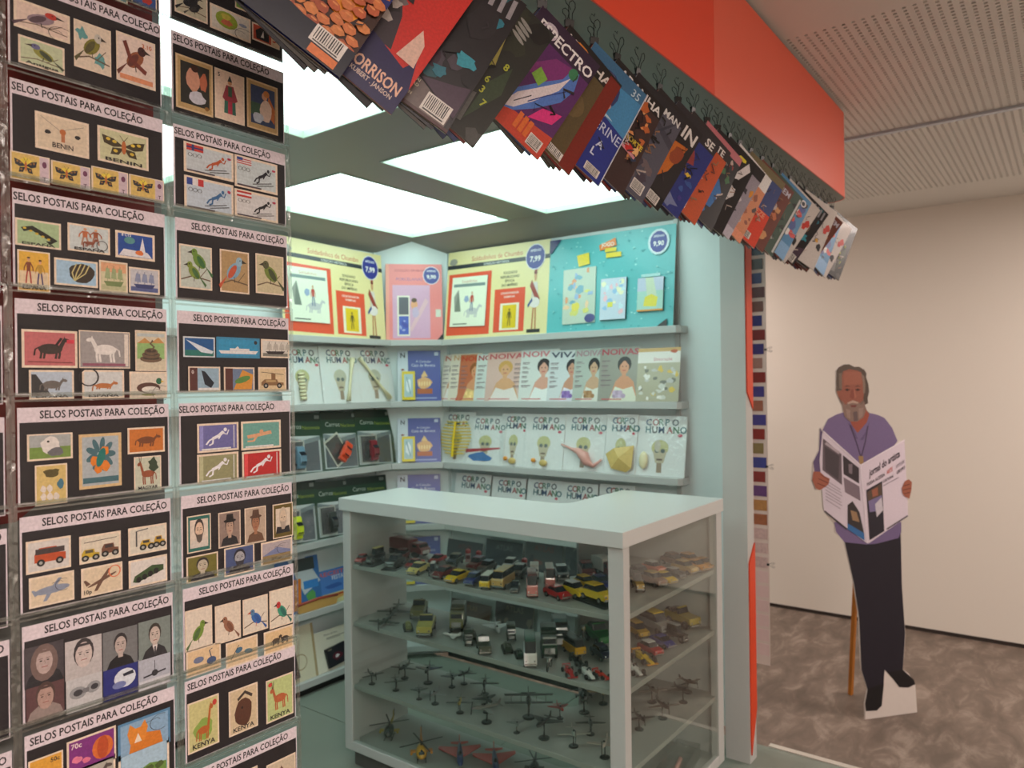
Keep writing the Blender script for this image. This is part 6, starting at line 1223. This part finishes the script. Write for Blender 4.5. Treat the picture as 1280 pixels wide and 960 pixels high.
T2 = [
 ('prop0', DG, 494, 767, 210, .1, 'dark winged', None, 0), ('prop0', DG, 482, 780, 200, .09, 'second dark winged', None, 0), ('jeep', (170, 160, 70), 533, 791, 215, .105, 'large khaki', None, 0), ('jeep', OL, 524, 770, 215, .1, 'shaded khaki', None, 0), ('truck', OL, 573, 784, 215, .12, 'big olive army', (80, 76, 44), 0), ('tank', OL, 510, 787, 230, .06, 'small olive tracked', None, 0),
 ('moto', (200, 160, 50), 600, 770, 205, .08, 'golden two-wheeled', None, 0), ('jet0', WH, 565, 797, 100, .06, 'little white winged', None, 0), ('jet0', (205, 212, 214), 621, 789, 225, .085, 'white jet', None, 0), ('tank', (60, 66, 50), 589, 798, 225, .065, 'green armoured', None, 0), ('truck', DG, 585, 804, 225, .065, 'dark green canvas-backed', None, 0), ('jeep', (56, 62, 48), 602, 815, 225, .08, 'dark half-track', None, 0),
 ('truck', DG, 639, 798, 220, .07, 'dim green', None, 0), ('tank', (56, 62, 50), 634, 814, 225, .06, 'drab green tracked', None, 0), ('tank', DG, 649, 821, 225, .05, 'tiny drab', None, 0), ('bus', WH, 662, 828, 217, .1, 'green and white', (30, 80, 64), 0), ('truck', (24, 60, 40), 686, 816, 217, .12, 'tall dark green', (20, 44, 32), 0), ('truck', BK, 700, 804, 217, .12, 'black', BK, 0),
 ('van', (206, 160, 30), 717, 817, 240, .085, 'mustard yellow', BK, 0), ('jeep', GN, 749, 804, 235, .11, 'bright green', None, 0), ('sedan', (34, 40, 70), 752, 822, 240, .08, 'dark blue', None, 0), ('moto', WH, 684, 838, 200, .06, 'black and white two-wheeled', None, 0), ('racer', RD, 708, 845, 228, .065, 'red open-wheel', None, 0), ('racer', BK, 723, 829, 235, .07, 'black open-wheel', None, 0), ('racer', WH, 735, 845, 235, .07, 'white open-wheel', BK, 0), ('racer', (200, 50, 36), 752, 846, 250, .055, 'scarlet open-wheel', None, 0),
 ('racer', WH, 793, 840, 235, .075, 'white low', BK, 0), ('racer', Y_, 805, 826, 240, .085, 'yellow open-wheel', OR, 0), ('sedan', RD, 813, 817, 245, .08, 'red and white', WH, 0), ('sports', (50, 60, 140), 828, 807, 250, .08, 'royal blue', None, 0), ('vintage', BK, 846, 800, 250, .085, 'black and silver', SV, 0), ('suv', (190, 150, 30), 797, 795, 240, .085, 'ochre', None, 0), ('suv', SV, 820, 789, 245, .12, 'large silver and yellow', Y_, 0), ('jeep', (170, 150, 50), 858, 779, 250, .11, 'muddy yellow', None, 0)]
DGY = (52, 54, 52)
T3 = [('prop', DGY, 465, 855, 250, .07, 'small grey', None, 0), ('prop', DGY, 495, 863, 230, .07, 'thin grey', None, 0), ('prop', DGY, 506, 848, 200, .085, 'rear grey', None, 0), ('jet', DGY, 535, 854, 215, .1, 'wide dark', None, 0), ('jet', DGY, 524, 874, 225, .06, 'small dart-like', None, 0), ('prop', (140, 140, 140), 544, 880, 200, .075, 'pale grey', None, 0), ('jet', DGY, 565, 859, 230, .075, 'dark rear', None, 0), ('jet', DGY, 580, 855, 190, .075, 'black rear', None, 0), ('prop', (190, 160, 60), 575, 891, 215, .075, 'yellow-nosed', DGY, 0),
 ('prop', DGY, 606, 868, 215, .085, 'high rear', None, 0), ('jet', DGY, 609, 890, 240, .085, 'long slim', None, 0), ('prop', (110, 110, 106), 605, 905, 160, .1, 'steeply banked', None, 0), ('bi', DGY, 661, 897, 217, .12, 'large double-winged', None, 0), ('jet', (120, 122, 120), 646, 916, 225, .06, 'small silver', None, 0), ('jet', BK, 680, 923, 190, .1, 'big black', None, 0), ('prop', (150, 150, 140), 717, 933, 220, .085, 'pale fighter', None, 0), ('jet', RD, 700, 898, 230, .07, 'dark red', None, 0), ('heliS', DGY, 730, 891, 215, .1, 'dark rotor', None, 0), ('prop', DGY, 738, 918, 215, .08, 'dusky', None, 0), ('prop', (160, 150, 140), 756, 947, 200, .085, 'long-winged front', None, 0), ('prop', (200, 170, 120), 754, 880, 210, .09, 'tan and white', None, 0),
 ('prop', BK, 799, 912, 230, .08, 'black front', None, 0), ('prop', (70, 62, 56), 828, 898, 230, .09, 'brown-grey', None, 0), ('prop', (100, 92, 84), 815, 878, 230, .09, 'worn grey', None, 0), ('jet', (70, 62, 56), 854, 878, 245, .085, 'rusty grey', None, 0), ('prop', (80, 72, 64), 860, 866, 250, .08, 'far brownish', None, 0)]
T4 = [('heli', (40, 44, 30), 487, 921, 215, .13, 'black and yellow', (170, 150, 40), 0), ('heli', (206, 150, 30), 527, 948, 225, .14, 'big yellow', (200, 130, 30), 0), ('jet0', (36, 50, 110), 575, 950, 222, .15, 'tricolour delta-winged', (196, 60, 54), 0), ('jet0', (36, 50, 110), 619, 959, 222, .15, 'second tricolour delta-winged', (196, 60, 54), 0), ('heli', DGY, 668, 968, 210, .12, 'grey rotor', None, 0), ('heli', BK, 830, 925, 240, .1, 'dark far', (150, 120, 40), 0)]
NM = {'sedan': 'toy_car', 'sports': 'toy_sports_car', 'vintage': 'toy_vintage_car', 'beetle': 'toy_car', 'van': 'toy_van', 'bus': 'toy_bus', 'truck': 'toy_truck', 'fire': 'toy_fire_engine', 'jeep': 'toy_jeep', 'suv': 'toy_car', 'tank': 'toy_tank', 'moto': 'toy_motorcycle', 'racer': 'toy_racing_car', 'prop0': 'toy_plane', 'jet0': 'toy_jet', 'prop': 'toy_plane', 'jet': 'toy_jet', 'bi': 'toy_biplane', 'heli': 'toy_helicopter', 'heliS': 'toy_helicopter'}
placed = []
for lvl, (T, zn) in enumerate(((T1, 'top shelf'), (T2, 'second shelf'), (T3, 'third shelf'), (T4, 'bottom shelf'))):
    order = sorted(range(len(T)), key=lambda i: T[i][2])
    for rank, i in enumerate(order):
        kd, c, px, py, yw, L, words, c2, pl = T[i]
        p = onZ(px, py, SH[lvl]); L *= (1.22 if lvl < 2 else 1.1)
        x, y = p[0], p[1]; hl = L*.42
        x = max(x, CX0+.022+L*.3)
        if x > LX-.02: y = min(max(y, CY0+.03+L*.25), LY-.04-L*.25)
        x = min(x, (LX-.03-L*.2) if y > LY-.02 else CX1-.03-L*.3); y = min(max(y, CY0+.03+L*.3), CY1-.03-L*.3)
        # keep neighbours apart
        for _ in range(16):
            for (qx, qy, ql, qv) in placed:
                if qv != lvl: continue
                d = math.hypot(x-qx, y-qy); mn = (L+ql)*.27
                if 1e-6 < d < mn: x += (x-qx)/d*(mn-d)*.5; y += (y-qy)/d*(mn-d)*.5
        x = max(x, CX0+.022+L*.25); y = min(max(y, CY0+.03+L*.28), CY1-.03-L*.28)
        placed.append((x, y, L, lvl))
        kn = NM[kd].replace('toy_', 'model ').replace('_', ' ')
        if ' plane' in kn or 'jet' in kn or 'biplane' in kn or 'heli' in kn: kn = kn.replace('model ', 'model ')
        ct = {'toy_plane': 'model plane', 'toy_jet': 'model plane', 'toy_biplane': 'model plane', 'toy_helicopter': 'model helicopter'}.get(NM[kd], 'toy car' if 'car' in NM[kd] else 'toy vehicle')
        toy(kd, c, NM[kd], '%s %s, %s from the left on the showcase %s' % (words, kn, ORD[rank], zn), (x, y, SH[lvl]+.0005), yw, L, 'toys on the %s of the showcase' % zn, c2, bool(pl), ct)
# acrylic box lying on the bottom of the short leg, a white balloon-like toy and three little pump stands
t = thing('acrylic_box', 'long clear acrylic box lying on the showcase bottom behind the side glass', 'box', (2.50, 1.15, SH[3]+.001), (0, 0, R(8)))
MB().box(-.12, -.045, 0, .12, .045, .004).box(-.12, -.045, .004, -.116, .045, .05).box(.116, -.045, .004, .12, .045, .05).box(-.116, -.045, .004, .116, -.041, .05).box(-.116, .041, .004, .116, .045, .05).go('box_wall', M_SEAM, t)
MB().tube([(-.06, 0, .012), (.05, .01, .012)], .008, 8).go('wrapped_piece', M_PINK, t, smooth=True)
for i, (px, py) in enumerate(((592, 700), (606, 702), (662, 712))):
    p = onZ(px, py, SH[0]); t = thing('toy_pump', 'tiny red and white pump stand on the top showcase shelf, %s from left' % ORD[i], 'toy', (min(p[0], LX-.04), p[1], SH[0]+.0005), (0, 0, R(217)), 'tiny pump stands on the top shelf')
    MB().box(-.008, -.012, 0, .008, .012, .005).box(-.006, -.01, .005, .006, .01, .03).go('pump_body', paint((190, 150, 150)), t)
    MB().lathe([(.004, .031), (.011, .034), (.011, .045), (.004, .05)], 10).go('pump_globe', paint(RD), t)
    MB().box(.0062, -.008, .012, .0075, .008, .026).go('pump_face', paint(DR), t)
# ================================================================== LIFE-SIZE CARDBOARD CUTOUT (a flat printed board in the photograph too)
G0 = Vector(onZ(1082, 899, 0)); G1 = Vector(onZ(1146, 891, 0))
dv = (G1-G0); dv.z = 0; dv.normalize(); nv = Vector((dv.y, -dv.x, 0))      # nv points to the viewer side
rzc = math.atan2(dv.y, dv.x)
def cp(px, py):
    d = Vector(ray(px, py)); o = Vector((0, 0, EYE)); t = (G0-o).dot(nv)/d.dot(nv); p = o+d*t
    return ((p-G0).dot(dv), p.z)
ZC5 = lambda pts: [cp(990+x/4, 440+y/4) for x, y in pts]
ZC6 = lambda pts: [cp(1000+x/3.556, 640+y/3.556) for x, y in pts]
ZC7 = lambda pts: [cp(1035+x/9.14, 445+y/9.14) for x, y in pts]
ZC8 = lambda pts: [cp(1070+x/12, 540+y/12) for x, y in pts]
head = ZC7([(95, 170), (120, 130), (180, 98), (240, 95), (300, 125), (350, 122), (410, 155), (438, 200), (432, 240), (458, 320), (467, 410), (450, 480), (455, 540), (420, 560), (440, 620), (475, 655)])
sh_r = ZC7([(560, 670), (640, 705)])+ZC5([(470, 340), (500, 380), (527, 445)])
paper_r = ZC5([(560, 445), (575, 640), (593, 640), (596, 680), (583, 733), (578, 820), (545, 850), (545, 900), (540, 925)])
leg_r = ZC6([(448, 60), (452, 330), (468, 540), (462, 640), (456, 700), (480, 715), (505, 750), (512, 770), (520, 890), (290, 922)])
leg_l = ZC6([(288, 850), (300, 790), (272, 700), (262, 470), (240, 320), (195, 120), (155, 90), (155, 60)])
paper_l = ZC5([(210, 855), (165, 800), (155, 780), (150, 690), (118, 690), (98, 640), (104, 595), (105, 550), (135, 490), (140, 380), (158, 378)])
sh_l = ZC7([(0, 720), (90, 670), (175, 640), (165, 570), (140, 520), (110, 450), (92, 400), (95, 300)])
out = head+sh_r+paper_r+leg_r+leg_l+paper_l+ZC5([(180, 345)])[:0]+sh_l
t = thing('cardboard_cutout', 'life-size cardboard cutout of a grey-bearded man in a lilac shirt reading a newspaper', 'cutout', tuple(G0), (0, 0, rzc))
n = len(out); ar = sum(out[i][0]*out[(i+1) % n][1]-out[(i+1) % n][0]*out[i][1] for i in range(n))
if ar < 0: out = out[::-1]
v = [(p[0], 0, p[1]) for p in out]+[(p[0], .008, p[1]) for p in out]
MB().add(v, [tuple(range(n)), tuple(range(n, 2*n))[::-1]]+[(i, n+i, n+(i+1) % n, (i+1) % n) for i in range(n)]).go('foam_board', pbr('white_foam_board', (214, 206, 200), .6), t)
a = Art(); k = a.canvas(0, 0, 1, 1)
LIL = (112, 96, 136); LIL2 = (96, 80, 118); SKN = (142, 82, 64)
k.poly(head+ZC7([(440, 800), (200, 800)])+sh_l[2:], (112, 92, 82))
# trousers and shoes
k.poly(ZC6([(195, 120), (445, 60), (452, 330), (466, 540), (460, 640), (455, 705), (385, 712), (375, 700), (370, 770), (300, 790), (272, 700), (262, 470), (240, 320)]), (26, 22, 36))
k.poly(ZC6([(300, 785), (372, 760), (362, 860), (340, 882), (292, 884), (288, 850)]), (14, 12, 16)); k.poly(ZC6([(385, 712), (455, 700), (505, 745), (510, 765), (480, 780), (440, 778), (415, 745)]), (14, 12, 16))
# shirt
k.poly(ZC7([(0, 720), (90, 670), (185, 640), (300, 820), (440, 700), (470, 650), (560, 670), (640, 705)])+ZC5([(470, 340), (500, 380), (527, 445), (470, 520), (340, 580), (140, 420), (158, 378)]), LIL)
k.poly(ZC5([(140, 380), (135, 490), (105, 550), (112, 600), (150, 640), (150, 400)]), LIL2)
k.poly(ZC5([(210, 850), (545, 850), (545, 900), (530, 930), (420, 958), (370, 962), (260, 950), (220, 900)]), LIL)
k.poly(ZC7([(225, 760), (300, 950), (340, 950), (280, 800)]), LIL2); k.poly(ZC7([(480, 720), (420, 880), (360, 960), (400, 960), (450, 860)]), LIL2)
k.line(ZC5([(290, 365), (320, 450), (342, 520)]), .006, (60, 44, 70)); k.line(ZC5([(378, 370), (365, 450), (346, 520)]), .006, (60, 44, 70))
k.poly(ZC5([(330, 520), (355, 520), (357, 560), (338, 570)]), (150, 120, 80))
# neck, face
k.poly(ZC7([(230, 700), (420, 600), (470, 670), (440, 760), (335, 880), (270, 790)]), (150, 74, 56))
k.poly(ZC7([(150, 170), (250, 140), (380, 170), (415, 330), (400, 500), (340, 560), (200, 560), (150, 520), (110, 450), (95, 400), (140, 400)]), SKN)
k.poly(ZC7([(180, 180), (370, 180), (385, 320), (180, 330)]), (152, 90, 70))
k.poly(ZC7([(95, 170), (120, 130), (180, 98), (240, 95), (300, 125), (350, 122), (410, 155), (438, 200), (400, 200), (330, 165), (240, 150), (170, 175), (150, 250), (155, 390), (95, 395), (90, 300)]), (84, 72, 62))
k.poly(ZC7([(350, 125), (410, 155), (438, 200), (432, 240), (458, 320), (467, 410), (450, 480), (455, 540), (415, 555), (400, 480), (418, 400), (400, 240), (370, 170)]), (78, 64, 54))
k.poly(ZC7([(375, 200), (410, 230), (425, 330), (420, 420), (400, 430), (395, 300)]), (128, 108, 94)); k.poly(ZC7([(120, 200), (155, 190), (158, 380), (125, 370)]), (112, 98, 86))
for (x0, x1, x2) in ((185, 215, 255), (300, 335, 370)):
    k.poly(ZC7([(x0, 385), (x1, 370), (x2, 385), (x1, 402)]), (74, 34, 26)); k.poly(ZC7([(x0-4, 352), (x1, 335), (x2+4, 350), (x1, 350)]), (92, 58, 46)); k.poly(ZC7([(x1-8, 380), (x1+8, 380), (x1+8, 394), (x1-8, 394)]), (24, 14, 14))
k.poly(ZC7([(262, 380), (290, 380), (310, 470), (278, 492), (245, 470)]), (128, 66, 52)); k.poly(ZC7([(290, 380), (300, 380), (320, 470), (300, 485)]), (164, 98, 78))
k.poly(ZC7([(150, 500), (200, 560), (220, 530), (280, 505), (345, 525), (370, 560), (415, 520), (425, 640), (400, 700), (330, 750), (240, 745), (185, 690), (165, 600)]), (128, 104, 94))
k.poly(ZC7([(215, 535), (280, 505), (345, 530), (335, 545), (280, 535), (225, 550)]), (176, 150, 134)); k.poly(ZC7([(250, 560), (325, 560), (310, 585), (262, 585)]), (110, 52, 46))
k.poly(ZC7([(280, 640), (330, 630), (340, 740), (290, 745)]), (98, 80, 80)); k.poly(ZC7([(200, 600), (250, 620), (250, 720), (215, 700)]), (146, 122, 112)); k.poly(ZC7([(345, 600), (400, 590), (395, 680), (350, 720)]), (146, 122, 112))
k.poly(ZC7([(92, 400), (108, 400), (125, 470), (112, 462)]), (150, 100, 78))
a.go('figure_print', M_PRINT, t, (0, -.001, 0))
# the newspaper is printed on the same board
a = Art(); k = a.canvas(0, 0, 1, 1); NP = (206, 196, 208)
k.poly(ZC5([(150, 395), (340, 565), (372, 955), (158, 795), (135, 540)]), NP); k.poly(ZC5([(340, 565), (560, 440), (578, 820), (382, 955), (372, 955)]), (214, 202, 214))
k.poly(ZC5([(152, 430), (245, 510), (248, 665), (150, 590)]), (96, 84, 92)); k.poly(ZC5([(160, 470), (235, 520), (230, 640), (165, 590)]), (70, 62, 68)); k.line(ZC5([(165, 455), (235, 505)]), .012, (170, 158, 166))
k.poly(ZC5([(252, 515), (333, 580), (333, 658), (255, 610)]), (52, 44, 50)); k.poly(ZC5([(280, 560), (300, 560), (298, 610), (282, 605)]), (120, 108, 116)); k.poly(ZC5([(255, 625), (335, 672), (340, 745), (262, 700)]), (120, 106, 116))
k.poly(ZC5([(275, 765), (300, 745), (335, 800), (358, 905), (275, 855)]), (52, 46, 48)); k.poly(ZC5([(290, 790), (320, 800), (335, 850), (300, 840)]), (150, 120, 90)); k.poly(ZC5([(275, 855), (358, 905), (360, 942), (275, 885)]), (50, 104, 160))
k.line(ZC5([(160, 795), (272, 885)]), .008, (60, 54, 60)); 
for i in range(7): k.line(ZC5([(165, 640+16*i), (240+4*(i % 3), 688+16*i)]), .004, (160, 150, 162))
def skew_text(s, p0, p1, up, c, bold=True):   # text running along an edge of the drawn page
    v_, f_, w_ = text_shape(s, bold)
    e = ((p1[0]-p0[0])/w_, (p1[1]-p0[1])/w_); g = (up[0]-p0[0], up[1]-p0[1])
    k.raw([(p0[0]+q[0]*e[0]+q[1]/.72*g[0], p0[1]+q[0]*e[1]+q[1]/.72*g[1]) for q in v_], f_, c)
A3 = lambda x, y: ZC8([(x, y)])[0]
skew_text('jornal do artista', A3(190, 670), A3(650, 365), A3(190, 560), (54, 44, 58))
skew_text('TODA ACESSA', A3(150, 820), A3(425, 655), A3(148, 770), (44, 36, 48)); skew_text('ARTE', A3(450, 640), A3(540, 580), A3(447, 575), (200, 100, 90))
skew_text('ATITUDE', A3(590, 555), A3(715, 460), A3(588, 500), (84, 74, 90), False); skew_text('CULTURAL', A3(395, 765), A3(555, 670), A3(393, 725), (54, 46, 60)); skew_text('GRUPO', A3(600, 635), A3(725, 550), A3(598, 585), (60, 50, 66))
k.line([A3(400, 805), A3(630, 680)], .003, (110, 100, 116))
k.poly(ZC5([(368, 690), (447, 645), (458, 895), (385, 940)]), (36, 32, 44)); k.poly(ZC5([(372, 700), (443, 655), (446, 720), (376, 745)]), (86, 70, 58)); k.poly(ZC5([(395, 690), (425, 675), (427, 715), (400, 725)]), (150, 90, 70)); k.poly(ZC5([(378, 745), (445, 715), (450, 790), (385, 800)]), (120, 110, 150)); k.poly(ZC5([(412, 760), (445, 725), (452, 790), (420, 825)]), (196, 190, 200))
k.line(ZC5([(470, 885), (575, 818)]), .007, (84, 76, 86)); k.line(ZC5([(340, 565), (374, 955)]), .004, (230, 222, 230)); k.line(ZC5([(152, 395), (340, 565), (560, 440)]), .006, (228, 220, 228))
a.go('newspaper_print', M_PRINT, t, (0, -.003, 0))
for (sx, pts, nail) in ((0, [(98, 640), (104, 597), (135, 598), (160, 620), (185, 632), (182, 648), (178, 662), (160, 676), (135, 690), (115, 680)], [((140, 612), (182, 640)), ((128, 632), (178, 655)), ((122, 655), (165, 672))]), (1, [(545, 680), (560, 645), (580, 635), (596, 650), (593, 690), (583, 733), (560, 722), (548, 705)], [((550, 670), (585, 660)), ((550, 690), (590, 680)), ((556, 708), (588, 700))])):
    a = Art(); k = a.canvas(0, 0, 1, 1); k.poly(ZC5(pts), (158, 92, 72))
    for p0, p1 in nail: k.line(ZC5([p0, p1]), .004, (104, 50, 38))
    a.go('hand_print', M_PRINT, t, (0, -.005, 0))
# wooden leg that props the board from behind
b0 = Vector(onZ(1063, 868, 0)); h0 = 1.0
f = (b0-G0); lx, ly = f.dot(dv), -f.dot(nv)
if ly < .12: ly = .3; 
top = cp(1071, 640)
MB().tube([(lx, max(ly, .1), .002), (top[0]+.02, .012, top[1])], .013, 4).go('stand_leg', pbr('varnished_pine', (196, 124, 44), .45, var=.15, scale=12), t)
MB().box(top[0]-.02, .008, top[1]-.06, top[0]+.06, .022, top[1]+.04).go('hinge_block', pbr('varnished_pine', (196, 124, 44), .45), t)
